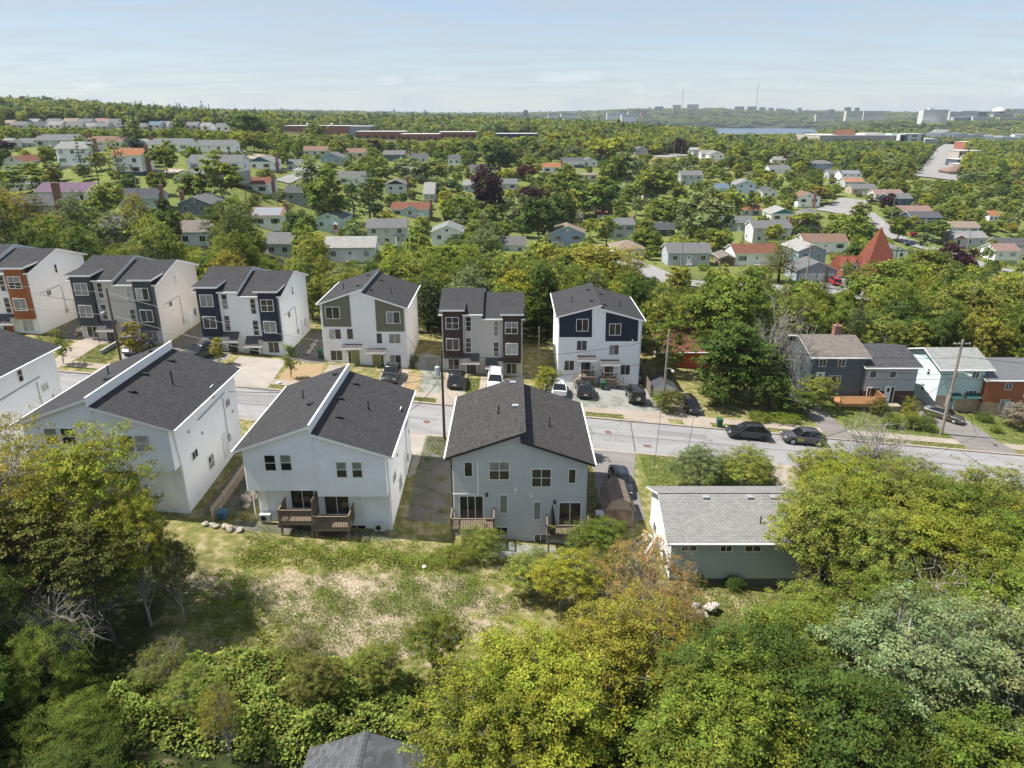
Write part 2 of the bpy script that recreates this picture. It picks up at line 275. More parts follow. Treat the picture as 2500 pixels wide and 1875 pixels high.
# ------------------------------------------------------------------ neighbourhood houses: read off the photograph
# x0,x1: left and right of the wall that faces us, ye: its eave, h: wall height in m, kind: s ridge along the wall, g gable towards us, h hip
# W: width in m used to guess the distance; then roof, wall, options, label
HOUSES = [
(88,218,467,2.9,'s',11.5,'purple','lilac','wide cT','bungalow with purple metal roof and lilac grey walls'),
(286,376,482,3.5,'s',8.5,'dark','paleblue','cR porch','pale blue house with dark grey roof and tall brick end chimney'),
(434,511,497,2.7,'g',8.0,'grey','slate','cL','slate coloured house with its gable turned to us and attic window'),
(273,342,379,5.6,'s',8.5,'orange','white','cR base','white two storey house with orange roof and big brick chimney'),
(133,215,362,5.2,'s',10,'lgrey','white','cR','white two storey house with pale grey roof behind the tall spruce'),
(0,59,395,2.8,'g',8,'rust','white','long','white bungalow with rust brown roof at the left edge'),
(82,181,341,2.8,'s',13,'grey','grey','cL wide','long grey roofed bungalow with brick chimney at its left end'),
(210,297,345,2.7,'s',12,'brown','cream','cL','cream bungalow with brown roof, uphill of the orange roofed house'),
(359,459,351,2.7,'s',13,'grey','white','cL','white bungalow with grey roof and shutters beside the tall dark firs'),
(473,568,354,2.7,'s',13,'grey','white','cL','white bungalow with grey roof beside the driveway with the white car'),
(458,585,395,2.8,'s',13,'grey','white','cM','long low white bungalow with a small roof chimney'),
(427,500,432,2.8,'g',9,'pale','paleblue','','pale blue gabled house half hidden behind a loose green tree'),
(0,64,450,2.8,'g',9,'lgrey','white','','white gabled house with light roof at the left edge above the green hedge'),
(40,82,349,2.7,'s',9,'grey','grey','','small grey roofed house near the upper left edge'),
(0,21,349,2.7,'s',3.6,'lgrey','white','','light roofed house cut by the left picture edge'),
(314,359,350,2.4,'g',7,'pale','paleblue','garage','small pale garage with low gable between two bungalows'),
(430,512,566,2.9,'s',8,'taupe','white','','house with a broad taupe roof behind the round dark maple'),
(20,140,500,2.9,'s',12,'dkgrey','grey','cRb','dark roofed house with very tall brick chimney behind the larches'),
(235,312,556,2.9,'s',7.6,'grey','grey','','grey roofed house mostly hidden behind pale trees above the duplexes'),
(612,690,527,3.9,'s',9,'brown','white','cR solar','white house with rows of solar panels on its brown roof'),
(605,664,395,3.0,'g',8,'lgrey','white','cR tealgable','white house with a deep blue gable and brick chimney'),
(739,797,367,2.8,'s',11,'brown','palegrey','','pale bungalow with brown roof below the brick school'),
(782,833,384,3.0,'g',9,'grey','blue','','medium blue house with its gable turned to us and one small window'),
(844,890,372,2.8,'s',9.3,'brown','cream','','brown roofed bungalow partly behind the orange leaved tree'),
(936,987,377,3.4,'s',11,'grey','dkteal','','dark teal house with grey roof right of the dark purple maple'),
(1002,1043,384,2.8,'s',8.5,'dkgrey','palegrey','cL','dark grey roofed house with red chimney at its left end'),
(1094,1122,388,4.2,'s',5.8,'dkgrey','white','','narrow white house with dark roof among light green trees'),
(1146,1208,412,3.0,'s',11,'dkgrey','white','','white bungalow with dark grey roof below the big copper green maple'),
(715,783,415,3.0,'h',10,'pale','white','','white house with pale pyramid roof'),
(823,885,432,3.0,'s',10,'mossgrey','white','','white house with mottled dark grey roof among young trees'),
(941,990,450,4.0,'g',7.5,'taupe','palegrey','cR darkgable','tall grey house with dark gable and chimney on its right side'),
(694,757,469,4.3,'s',9,'dkgrey','midgrey','','mid grey house with plain wall and small upper window'),
(590,655,450,2.9,'s',9,'rust','white','cR','white house with rust roof and tall chimney behind the driveway curve'),
(1036,1057,472,3.2,'s',3.6,'pale','palegrey','steep','pale steep roofed house end beside the purple leaved tree'),
(954,1046,510,2.8,'s',13,'rust','paleblue','midgable cR','pale blue bungalow with rust roof and a central gable'),
(1187,1204,470,5.4,'s',3.3,'grey','palegrey','','tall grey wall behind the large purple maple'),
(766,835,535,4.3,'g',8,'green','mint','reddoor','mint green house with bright red door under a white porch arch'),
(896,990,555,5.2,'s',11,'grey','palegrey','bay','grey house with bay windows and grey roof next to the mint house'),
(793,913,604,3.4,'s',13,'pale','white','','low white house with weathered pale roof just behind the duplex tree belt'),
(1053,1129,567,3.7,'g',8.5,'lgrey','white','','white gabled house with light grey roof behind the tree belt'),
(645,710,594,3.5,'s',7.2,'grey','paleblue','','pale blue house with grey roof right behind the white navy duplex'),
(1224,1284,597,2.9,'s',9,'mossgrey','palegrey','','house with mottled grey roof between dark maples in the middle'),
(1551,1582,365,3.0,'g',8,'grey','bluegrey','','small blue grey house with peaked roof on the wooded ridge'),
(1326,1369,408,2.8,'s',9,'orange','white','cRr','white house with orange roof and red chimney'),
(1372,1425,394,3.0,'s',11,'dkgrey','white','navybase','white house with dark roof and navy lower wall'),
(1424,1459,393,3.0,'g',7.3,'grey','white','','small white gabled house right of the navy based house'),
(1405,1458,427,2.8,'s',11,'tan','cream','','cream house with flat tan roof behind the round green tree'),
(1663,1715,427,5.5,'s',10,'grey','grey','','two storey grey house with porch among green trees'),
(1732,1770,377,4.0,'g',9,'lgrey','white','','white gabled house in the cluster on the far hillside'),
(1713,1736,374,4.0,'s',6,'lgrey','palegrey','','pale grey house left of the white gabled house in the hillside cluster'),
(1693,1714,373,3.2,'s',7,'dkgrey','palegrey','','dark roofed house in the hillside cluster'),
(1683,1706,366,2.8,'s',8,'pale','white','','white roofed house uppermost in the hillside cluster'),
(1798,1846,450,5.0,'g',9,'lgrey','paleblue','','pale blue two storey house with gable beside a spruce'),
(1862,1898,467,3.2,'g',8,'dkgrey','white','','white house with dark gabled roof right of the pale blue two storey house'),
(1492,1518,457,5.0,'s',5.0,'grey','paleblue','','pale house glimpsed behind round trees in the middle'),
(1573,1603,472,4.0,'s',6,'lgrey','white','','white house end glimpsed between trees in the middle'),
(1747,1781,459,2.8,'s',8,'blue','paleblue','','blue roofed house among bushes'),
(1811,1860,512,3.0,'s',10,'orange','palegrey','','grey house with orange roof and front porch'),
(1771,1840,543,3.2,'s',11,'grey','midgrey','shut','grey house with white shutters and grey roof'),
(1840,1934,556,5.0,'s',11,'grey','palegrey','cR','two storey pale grey house with wide grey roof'),
(1365,1422,530,2.9,'s',9,'dark','dkgrey','','dark roofed house behind the golden pine'),
(1458,1496,525,2.8,'s',7,'salmon','cream','','house with salmon coloured roof and patio'),
(1478,1550,548,5.5,'s',10,'grey','bluegrey','shut cR','two storey blue grey house with dark shutters'),
(1596,1646,559,3.0,'s',8.5,'dark','dark','cL','dark brown house with charcoal roof'),
(1342,1429,570,4.0,'g',9.5,'tan','blue','vent shutg','large blue gabled house with round gable vent and tan roof'),
(1500,1575,607,2.9,'h',9,'tan','cream','','house with tan pyramid roof behind the golden tree'),
(1632,1735,616,3.6,'s',11,'grey','bluegrey','door','blue grey bungalow with white front door and grey roof on a lawn'),
(1759,1794,630,2.2,'g',4.5,'taupe','brownw','garage','small brown garage with taupe roof beside the drive'),
(1795,1903,618,3.4,'s',11.5,'rust','white','','white house with deep rust roof right of the small brown garage'),
(1982,2035,399,5.0,'h',11,'grey','blue','','blue two storey house with low grey hip roof'),
(1879,1929,412,3.0,'s',11,'grey','white','','white house with grey roof on the slope above the yellow willow'),
(1885,1920,390,3.0,'s',9,'lgrey','white','','white roofed house behind another grey roofed one on the right slope'),
(2055,2105,425,4.6,'s',11,'solar','white','','white gabled house with dark solar panels on its roof'),
(2064,2110,444,2.8,'s',9,'salmon','grey','','grey house with salmon roof in front of the solar panel house'),
(2025,2058,424,3.0,'s',8,'grey','grey','','grey roofed house beside the far street'),
(1950,2003,482,4.0,'g',8.0,'brown','white','bigred','white gabled house with a large red chimney on its front'),
(1884,1943,522,3.0,'g',9,'pale','white','tealgable2','white house with turquoise gable'),
(1965,2003,522,2.8,'h',6.5,'grey','palegrey','','small hip roofed house below the red chimney house'),
(2081,2140,460,3.0,'s',11,'grey','tan','','tan house with grey roof by the far curb'),
(2138,2207,474,4.5,'s',11,'pinkbrown','palegrey','','pale two storey house with pinkish roof left of the purple tree'),
(2169,2227,484,3.0,'s',9,'grey','navy','','navy walled house with grey roof joined to a pinkish roofed one'),
(2196,2278,515,2.9,'s',13,'pinkbrown','tan','cM','house with broad pinkish brown roof and two small chimneys'),
(2225,2300,530,3.0,'s',12,'dkgrey','navy','','low navy house with dark grey roof'),
(2417,2439,526,3.4,'s',4.0,'orange','white','','small white house with orange roof in the trees at right'),
(2319,2392,555,3.2,'s',12,'tan','palegrey','','house with wide tan roof at right'),
(2330,2410,580,3.2,'s',12,'lgrey','grey','redgable','house with small red gable and light grey roof'),
(2440,2510,596,3.0,'s',12,'dkgrey','grey','','dark grey roofed house at the right edge behind the utility poles'),
(2432,2490,612,3.4,'s',9,'pinkbrown','white','','white house with brown roof and white side stairs'),
(2466,2515,622,3.6,'s',9,'grey','white','','grey roofed house with white railing at the right edge'),
(1951,2019,612,4.0,'g',8.5,'pale','blue','','blue house with low pale roof and one white window'),
(1965,2070,590,3.2,'s',13,'brown','white','','long white house with brown roof left of the red church'),
(1946,2045,660,2.8,'g',9.5,'grey','midgrey','garage2','grey double garage with two white doors'),
(1987,2045,563,3.0,'s',11,'white','palegrey','','flat white roof behind the yellow green trees'),
(2166,2215,612,4.0,'g',8,'grey','white','tudor','white tudor style gable with black timbers behind the red church'),
(1218,1262,448,3.0,'s',8,'grey','palegrey','','pale house half hidden between the purple maples'),
(1130,1165,452,2.8,'s',7,'lgrey','paleblue','','low light roofed house left of the copper tree'),
(980,1030,418,2.8,'s',9,'lgrey','white','','light roofed house behind pale willows'),
(700,733,402,2.7,'s',5.6,'grey','palegrey','','low grey bungalow beside the curved driveway'),
]
ROOFC = dict(purple=(0.148,0.096,0.141),dark=(0.063,0.067,0.074),grey=(0.141,0.141,0.144),orange=(0.281,0.118,0.056),lgrey=(0.222,0.222,0.218),rust=(0.170,0.070,0.044),brown=(0.192,0.118,0.085),pale=(0.296,0.289,0.274),taupe=(0.178,0.152,0.137),dkgrey=(0.085,0.085,0.092),mossgrey=(0.126,0.122,0.115),green=(0.148,0.163,0.141),tan=(0.244,0.192,0.148),blue=(0.10,0.15,0.20),salmon=(0.311,0.163,0.111),solar=(0.074,0.063,0.067),pinkbrown=(0.237,0.155,0.133),white=(0.370,0.370,0.363))
WALLC = dict(lilac=(.50,.48,.54),paleblue=(.46,.55,.62),slate=(.12,.15,.17),white=(.80,.80,.79),grey=(.42,.43,.44),cream=(.62,.58,.50),palegrey=(.52,.53,.55),blue=(.25,.33,.44),
    dkteal=(.07,.14,.16),midgrey=(.30,.33,.36),mint=(.42,.56,.53),bluegrey=(.36,.39,.43),dkgrey=(.10,.10,.11),dark=(.06,.05,.05),brownw=(.22,.16,.12),tan=(.42,.34,.26),navy=(.05,.085,.14))

# ------------------------------------------------------------------ the lie of the land
ctl = []                                                    # control points (X, Y, z, weight)
for k_ in WALLC: WALLC[k_] = tuple(min(.85, v_*1.12) for v_ in WALLC[k_])
for (x0,x1,ye,h,k,W,*_r) in HOUSES:
    d = F*W/(x1-x0); p = at_depth((x0+x1)/2, ye, d); ctl.append((p[0], p[1], p[2]-h))
def cpx(px, py, Y, up=0.0):
    p = at_y(px, py, Y); ctl.append((p[0], p[1], p[2]-up))
for px_, py_, Y_, up_ in [(100,308,560,0),(350,306,560,0),(550,306,600,0),(0,246,950,8),(150,246,950,8),(300,264,950,8),(500,275,1000,8),(-300,240,950,8),(650,282,1100,8),
    (800,330,700,0),(950,338,690,0),(1100,342,690,0),(1270,338,680,0),(1300,300,800,9),(1300,318,640,9),(1500,302,800,9),(1500,330,600,9),(1500,345,550,9),(1700,330,760,9),(1700,345,620,9),
    (1850,350,760,9),(1850,362,650,9),(1960,362,800,4),(2100,358,800,0),(2230,365,800,0),(2335,354,900,0),(2300,412,560,0),(2500,450,430,4),(2500,540,330,4),(2700,560,330,4),(2700,450,450,4),
    (2330,360,760,0),(2450,385,700,2),(2600,380,800,2),(2400,350,1150,4),(2300,336,1200,0),(2500,345,1200,4),(2250,302,1800,0),(2320,302,1800,0),(2450,288,2300,4),(2600,284,2300,4),
    (1000,285,1400,9),(700,284,1500,9),(1200,284,1500,9),(900,284,2500,8),(1300,290,2200,8),(600,276,3800,0),(800,276,4200,0),(1000,282,4500,0),(1250,283,4500,0),
    (1400,279,4500,0),(1500,275,4300,0),(1620,270,4300,0),(1700,269,4400,0),(1850,273,4500,0),(2000,281,4200,0),(2150,288,3900,0),(2300,283,4200,0),(2450,278,4000,0),(2700,276,4000,0),
    (0,255,1600,8),(200,272,2500,8),(-200,270,3000,8)]:
    cpx(px_, py_, Y_, up_)
for X_, Y_ in [(700,2300),(950,2500),(1150,2400),(500,2600),(800,3000),(1100,2900),(600,3100)]: ctl.append((X_, Y_, -23.0))
for X_, Y_ in [(560,1700),(820,1650),(1050,1750),(300,1800)]: ctl.append((X_, Y_, -14.0))
for a_ in range(-9, 10, 2): ctl.append((a_*900, 8500, 20.0))
for X_ in range(-130, 150, 20):
    for Y_ in (95, 112, 130): ctl.append((X_, Y_, SLOPE*X_))
for p_ in [(-50,500,10),(50,500,7),(150,500,3),(250,500,-3),(-150,480,14),(-250,480,20),(-350,480,23),(330,480,-8),(420,560,-12),(-60,600,12),(60,600,13),(-450,480,22),(400,420,-14),(-200,330,19),(-230,400,20)]: ctl.append(p_)
def uw(X, Y): return np.stack([1.6*np.asarray(X, float)/np.maximum(Y, 40.0), 1.3*np.log(np.maximum(Y, 40.0))], -1)
def _K(a, b):
    d2 = ((a[:,None,:]-b[None,:,:])**2).sum(-1); return np.sqrt(d2 + .01)
def _fit(pts, lam):
    global _P, _W, _n
    C_ = np.array(pts); _P = uw(C_[:,0], C_[:,1]); _n = len(C_)
    A = np.zeros((_n+3, _n+3)); A[:_n,:_n] = -_K(_P, _P) + np.eye(_n)*lam
    A[:_n,_n] = 1; A[:_n,_n+1:] = _P; A[_n,:_n] = 1; A[_n+1:,:_n] = _P.T
    _W = np.linalg.solve(A, np.concatenate([C_[:,2], np.zeros(3)]))
_fit(ctl, .25)
def _rbf(X, Y):
    q = uw(X, Y); out = np.empty(len(q))
    for i in range(0, len(q), 20000):
        c = q[i:i+20000]; out[i:i+20000] = -_K(c, _P) @ _W[:_n] + _W[_n] + c @ _W[_n+1:]
    return out
def ground(X, Y):
    X = np.atleast_1d(np.asarray(X, float)); Y = np.atleast_1d(np.asarray(Y, float)); sh = np.broadcast(X, Y).shape
    X, Y = np.broadcast_to(X, sh).ravel(), np.broadcast_to(Y, sh).ravel()
    near = SLOPE*np.clip(X, -150, 150) - .4*(1-sst(50, 60, Y))
    near = near + .10*np.sin(X*.9+Y*.5)*np.sin(Y*1.1-X*.3)*sst(47, 43, Y)
    far = _rbf(X, Y); t = sst(98, 140, Y)
    lake = sst(2000, 2120, Y)*(1-sst(3230, 3330, Y))*sst(520, 600, X-.0*Y)*(1-sst(1180, 1260, X))
    z = near*(1-t) + far*t
    z = np.where(lake > 0, z*(1-lake) + np.minimum(z, -22.0)*lake, z)
    return z.reshape(sh)
def gz(x, y): return float(ground(x, y)[0])
def hit(px, py, up=0.0, y0=95.0, y1=4500.0):
    """where the line of sight through a photo pixel comes down to `up` metres above the ground"""
    r = ray(px, py); Ys = np.exp(np.linspace(math.log(y0), math.log(y1), 900)); t = Ys/r[1]
    dz = CZ + r[2]*t - up - ground(r[0]*t, Ys)
    i = np.argmax(dz <= 0)
    if dz[i] > 0: return None
    if i > 0:
        f_ = dz[i-1]/(dz[i-1]-dz[i]); Y = Ys[i-1]+(Ys[i]-Ys[i-1])*f_
    else: Y = Ys[0]
    t = Y/r[1]; return (r[0]*t, Y, CZ + r[2]*t - up, t)

HPOS = []                                                   # final place of every neighbourhood house: X, Y, ground z, distance, width
for h_ in HOUSES:
    x0, x1, ye, h = h_[:4]; d0 = F*h_[5]/(x1-x0); p_ = hit((x0+x1)/2, ye, h)
    d = d0 if p_ is None else min(max(p_[3], .84*d0), 1.2*d0)
    q_ = at_depth((x0+x1)/2, ye, d); HPOS.append((q_[0], q_[1], q_[2]-h, d, (x1-x0)*d/F))
for i_, q_ in enumerate(HPOS): ctl[i_] = q_[:3]
_fit(ctl, .035)
# ------------------------------------------------------------------ ground sheet
def in_poly(X, Y, poly):
    inside = np.zeros(X.shape, bool); n = len(poly)
    for i in range(n):
        x1, y1 = poly[i]; x2, y2 = poly[(i+1) % n]
        c = ((y1 > Y) != (y2 > Y)) & (X < (x2-x1)*(Y-y1)/((y2-y1) if y2 != y1 else 1e-9)+x1); inside ^= c
    return inside
def poly_dist(X, Y, poly):
    d = np.full(X.shape, 1e9); n = len(poly)
    for i in range(n):
        x1, y1 = poly[i]; x2, y2 = poly[(i+1) % n]; dx, dy = x2-x1, y2-y1
        t = np.clip(((X-x1)*dx+(Y-y1)*dy)/(dx*dx+dy*dy+1e-9), 0, 1); d = np.minimum(d, np.hypot(X-x1-t*dx, Y-y1-t*dy))
    return np.where(in_poly(X, Y, poly), -d, d)
DIRT = [(-22.5,40.8),(-18,41),(-12,42.6),(-3.6,42.9),(.4,41.0),(-.6,38.4),(-3.4,36),(-8.5,33.8),(-12,33.0),(-14,35.6),(-16.5,38.0)]
ROAD0, ROAD1 = 65.75, 73.75
GZONES = [
    ([(-45.0,76.9),(-41.0,76.9),(-40.6,83),(-46.5,84.5),(-46.3,80)], 0),
    ([(-40.9,76.9),(-35.6,76.9),(-34.6,84.2),(-40.6,84.2)], 0),
    ([(-27.2,82.3),(-26.9,76.9),(-22.9,76.9),(-22.7,79.7),(-23.2,83.4)], 2),
    ([(-12.5,76.9),(-10.9,76.9),(-11.0,82.8),(-12.8,83)], 2),
    ([(-10.8,76.9),(-8.4,76.0),(-8.8,88.4),(-11.4,92),(-12.8,88),(-11.0,82.8)], 0),
    ([(3.9,76.9),(5,76.9),(17.6,76.9),(17.2,84.9),(6.2,84.9),(4.2,82)], 0),
    ([(-8.5,65.35),(-6.2,65.35),(-5.0,60),(-5.0,50),(-8.6,50),(-8.6,57)],1),
    ([(-24.0,65.3),(-20.8,65.3),(-20.6,50),(-22.4,48),(-24.3,48.5)], 1),
    ([(-3.5,47.8),(5.4,47.8),(6.0,45.6),(3.2,44.2),(-1.5,46.0)], 0),
    ([(-21.4,46.6),(-9.0,46.9),(-9.2,47.9),(-21,47.9)], 1),
    ([(-57.5,85),(-54.0,83.5),(-53.8,97),(-58.4,97)], 1),
    ([(-42.9,84),(-38.9,83),(-38.9,97),(-42.9,97)], 1),
    ([(-28.0,83.7),(-23.6,83.4),(-23.6,97),(-28.0,97)], 1),
    ]
def build_ground():
    Ys = list(np.arange(4, 64.9, .6)) + [65.4, 65.42, 69, 74.08, 74.1] + list(np.arange(74.6, 95, .6)) + list(np.arange(95, 260, 2.5))
    y = 260.0
    while y < 11000: Ys.append(y); y *= 1.0155
    Ys = np.array(Ys); S = np.linspace(-1, 1, 421); Wd = 70 + .86*Ys
    X = S[None,:]*Wd[:,None]; Y = np.broadcast_to(Ys[:,None], X.shape)
    Z = ground(X.ravel(), Y.ravel()).reshape(X.shape).copy()
    Z[(Y > 65.41) & (Y < 74.09)] -= .45
    far = sst(600, 1500, Y); rng = np.random.default_rng(3)
    Z += far*rng.normal(0, 1.2, Z.shape)*(Z > -19)
    nr, nc = X.shape; V = np.stack([X, Y, Z], -1).reshape(-1, 3)
    i = np.arange(nr-1)[:,None]*nc + np.arange(nc-1)[None,:]
    Fq = np.stack([i, i+1, i+nc+1, i+nc], -1).reshape(-1, 4)
    me = bpy.data.meshes.new('ground'); me.from_pydata(V.tolist(), [], Fq.tolist())
    dirt = 1-sst(-1.2, 1.0, poly_dist(X, Y, DIRT))
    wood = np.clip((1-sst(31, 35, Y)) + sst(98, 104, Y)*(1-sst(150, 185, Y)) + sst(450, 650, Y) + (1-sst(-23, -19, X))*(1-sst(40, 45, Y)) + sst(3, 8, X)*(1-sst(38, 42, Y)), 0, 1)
    lawn = sst(57, 60, Y)*(1-sst(64, 66, Y))*sst(11, 13, X)
    lawn = np.clip(lawn + sst(74, 76, Y)*(1-sst(95, 100, Y))*sst(33, 38, X) + sst(150, 175, Y)*(1-sst(420, 480, Y)), 0, 1)
    colr = np.stack([dirt, lawn, wood*(1-dirt), np.ones_like(dirt)], -1).reshape(-1).astype(np.float32)
    at = me.color_attributes.new('zone', 'FLOAT_COLOR', 'POINT'); at.data.foreach_set('color', colr)
    z2 = [np.zeros_like(dirt) for _ in range(3)]
    for poly, k in GZONES: z2[k] = np.maximum(z2[k], 1-sst(-.5, .6, poly_dist(X, Y, poly)))
    at = me.color_attributes.new('zone_b', 'FLOAT_COLOR', 'POINT'); at.data.foreach_set('color', np.stack(z2+[np.ones_like(dirt)], -1).reshape(-1).astype(np.float32))
    me.polygons.foreach_set('use_smooth', [True]*len(me.polygons))
    m, nt, b = new_mat('ground_cover'); b.inputs['Roughness'].default_value = .95; b.inputs['Specular IOR Level'].default_value = .1
    g = N(nt, 'ShaderNodeNewGeometry'); za = N(nt, 'ShaderNodeVertexColor', layer_name='zone'); zs = N(nt, 'ShaderNodeSeparateColor'); LK(nt, za, 0, zs, 0)
    def noise(sc, det=5.0, ro=.6):
        n = N(nt, 'ShaderNodeTexNoise', inp={'Scale': sc, 'Detail': det, 'Roughness': ro}); LK(nt, g, 'Position', n, 'Vector'); return n
    def ramp(src, stops):
        r_ = N(nt, 'ShaderNodeValToRGB'); el = r_.color_ramp.elements
        el[0].position, el[0].color = stops[0][0], (*stops[0][1], 1); el[1].position, el[1].color = stops[-1][0], (*stops[-1][1], 1)
        for p_, c_ in stops[1:-1]: e = el.new(p_); e.color = (*c_, 1)
        LK(nt, src, 0, r_, 0); return r_
    na, nb, nc_, nd = noise(.22), noise(1.3, 8), noise(7, 6, .7), noise(.035)
    rough = ramp(nb, [(.30,(.10,.12,.03)),(.46,(.17,.165,.055)),(.57,(.27,.235,.11)),(.72,(.36,.29,.18))])
    lawnc = ramp(nb, [(.3,(.085,.12,.027)),(.52,(.14,.165,.045)),(.74,(.24,.22,.085))])
    dirtc = ramp(nc_, [(.28,(.17,.125,.085)),(.44,(.36,.28,.205)),(.58,(.46,.37,.285)),(.74,(.60,.52,.44))])
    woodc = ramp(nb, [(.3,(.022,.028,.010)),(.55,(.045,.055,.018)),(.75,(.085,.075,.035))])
    def mixc(fac, a, bb):
        mm = N(nt, 'ShaderNodeMix', data_type='RGBA'); LK(nt, fac[0], fac[1], mm, 0); LK(nt, a[0], a[1], mm, 6); LK(nt, bb[0], bb[1], mm, 7); return mm
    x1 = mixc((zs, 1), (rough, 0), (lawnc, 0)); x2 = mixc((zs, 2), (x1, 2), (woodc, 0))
    # dirt shows through broken up by noise
    ad = N(nt, 'ShaderNodeMath', operation='MULTIPLY_ADD', inp={1: 1.7}); LK(nt, zs, 0, ad, 0)
    nm = N(nt, 'ShaderNodeMapRange', inp={1: .36, 2: .64, 3: -1.05, 4: .25}); LK(nt, nb, 0, nm, 0); LK(nt, nm, 0, ad, 2)
    cl = N(nt, 'ShaderNodeClamp'); LK(nt, ad, 0, cl, 0)
    x3 = mixc((cl, 0), (x2, 2), (dirtc, 0))
    zb_ = N(nt, 'ShaderNodeVertexColor', layer_name='zone_b'); zq = N(nt, 'ShaderNodeSeparateColor'); LK(nt, zb_, 0, zq, 0)
    ne = noise(2.2, 6, .65); nf = noise(11, 5, .75)
    for k, stops in enumerate(([(.28,(.17,.17,.16)),(.5,(.27,.27,.255)),(.72,(.40,.40,.385))],[(.28,(.09,.085,.075)),(.5,(.15,.14,.125)),(.72,(.25,.235,.21))],[(.28,(.22,.15,.085)),(.5,(.33,.24,.14)),(.72,(.42,.33,.21))])):
        a2 = N(nt, 'ShaderNodeMath', operation='MULTIPLY_ADD', inp={1: 2.6}); LK(nt, zq, k, a2, 0)
        n2_ = N(nt, 'ShaderNodeMapRange', inp={1: .32, 2: .68, 3: -1.55, 4: -.25}); LK(nt, ne, 0, n2_, 0); LK(nt, n2_, 0, a2, 2); c2 = N(nt, 'ShaderNodeClamp'); LK(nt, a2, 0, c2, 0)
        x3 = mixc((c2, 0), (x3, 2), (ramp(nf, stops), 0))
    LK(nt, x3, 2, b, 'Base Color')
    bp = N(nt, 'ShaderNodeBump', inp={'Strength': .8, 'Distance': .12}); LK(nt, nc_, 0, bp, 'Height'); LK(nt, bp, 0, b, 'Normal')
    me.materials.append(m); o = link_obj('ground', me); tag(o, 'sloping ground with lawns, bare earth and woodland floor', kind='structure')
build_ground()

def sheet(name, pts, off, mat, kind='structure', label=None, step=1.0, uv=False):
    bm = bmesh.new(); f = bm.faces.new([bm.verts.new((x, y, 0)) for x, y in pts]); bm.normal_update()
    if f.normal.z < 0: bmesh.ops.reverse_faces(bm, faces=[f])
    ys = [p[1] for p in pts]; xs = [p[0] for p in pts]
    for c, lo, hi, nrm in ((1, min(ys), max(ys), (0,1,0)), (0, min(xs), max(xs), (1,0,0))):
        st = step if c == 1 else step*4
        v = math.floor(lo/st)*st + st
        while v < hi:
            co = (0, v, 0) if c == 1 else (v, 0, 0)
            bmesh.ops.bisect_plane(bm, geom=bm.verts[:]+bm.edges[:]+bm.faces[:], plane_co=co, plane_no=nrm); v += st
    P_ = np.array([(v.co.x, v.co.y) for v in bm.verts]); zz = ground(P_[:,0], P_[:,1])
    for v, z in zip(bm.verts, zz): v.co.z = z + off
    me = bpy.data.meshes.new(name); bm.to_mesh(me); bm.free(); me.materials.append(mat)
    o = link_obj(name, me)
    return tag(o, label, kind=kind)
def asphalt(name, col, cracks=.5):
    m, nt, b = new_mat(name); b.inputs['Roughness'].default_value = .88; b.inputs['Specular IOR Level'].default_value = .25
    g = N(nt, 'ShaderNodeNewGeometry'); mp_ = N(nt, 'ShaderNodeMapping'); mp_.inputs['Scale'].default_value = (.12, .8, 1); LK(nt, g, 'Position', mp_, 0)
    n1 = N(nt, 'ShaderNodeTexNoise', inp={'Scale': 1.0, 'Detail': 6.0, 'Roughness': .6}); LK(nt, mp_, 0, n1, 'Vector')
    n2 = N(nt, 'ShaderNodeTexNoise', inp={'Scale': 45.0, 'Detail': 2.0}); LK(nt, g, 'Position', n2, 'Vector')
    a = N(nt, 'ShaderNodeMapRange', inp={1: .3, 2: .7, 3: .82, 4: 1.14}); LK(nt, n1, 0, a, 0)
    c = N(nt, 'ShaderNodeMapRange', inp={1: .3, 2: .7, 3: .9, 4: 1.1}); LK(nt, n2, 0, c, 0)
    vo = N(nt, 'ShaderNodeTexVoronoi', feature='DISTANCE_TO_EDGE', inp={'Scale': .16}); 
    dn = N(nt, 'ShaderNodeTexNoise', inp={'Scale': .6, 'Detail': 4.0}); LK(nt, g, 'Position', dn, 'Vector')
    av = N(nt, 'ShaderNodeVectorMath', operation='MULTIPLY_ADD'); LK(nt, dn, 1, av, 0); av.inputs[1].default_value = (4,4,0); LK(nt, g, 'Position', av, 2); LK(nt, av, 0, vo, 'Vector')
    cr = N(nt, 'ShaderNodeMapRange', inp={1: .0, 2: .011, 3: 1-cracks, 4: 1.0}); LK(nt, vo, 0, cr, 0)
    m1_ = N(nt, 'ShaderNodeMath', operation='MULTIPLY'); LK(nt, a, 0, m1_, 0); LK(nt, c, 0, m1_, 1)
    m2_ = N(nt, 'ShaderNodeMath', operation='MULTIPLY'); LK(nt, m1_, 0, m2_, 0); LK(nt, cr, 0, m2_, 1)
    mu = N(nt, 'ShaderNodeMix', data_type='RGBA', blend_type='MULTIPLY'); mu.inputs[0].default_value = 1.0; mu.inputs[6].default_value = (*col, 1); LK(nt, m2_, 0, mu, 7)
    LK(nt, mu, 2, b, 'Base Color'); return m
ASPH = asphalt('street_asphalt', (.255,.25,.25), .35); ASPHD = asphalt('driveway_asphalt', (.19,.175,.165), .25); FARASPH = asphalt('far_asphalt', (.25,.24,.232), .1)
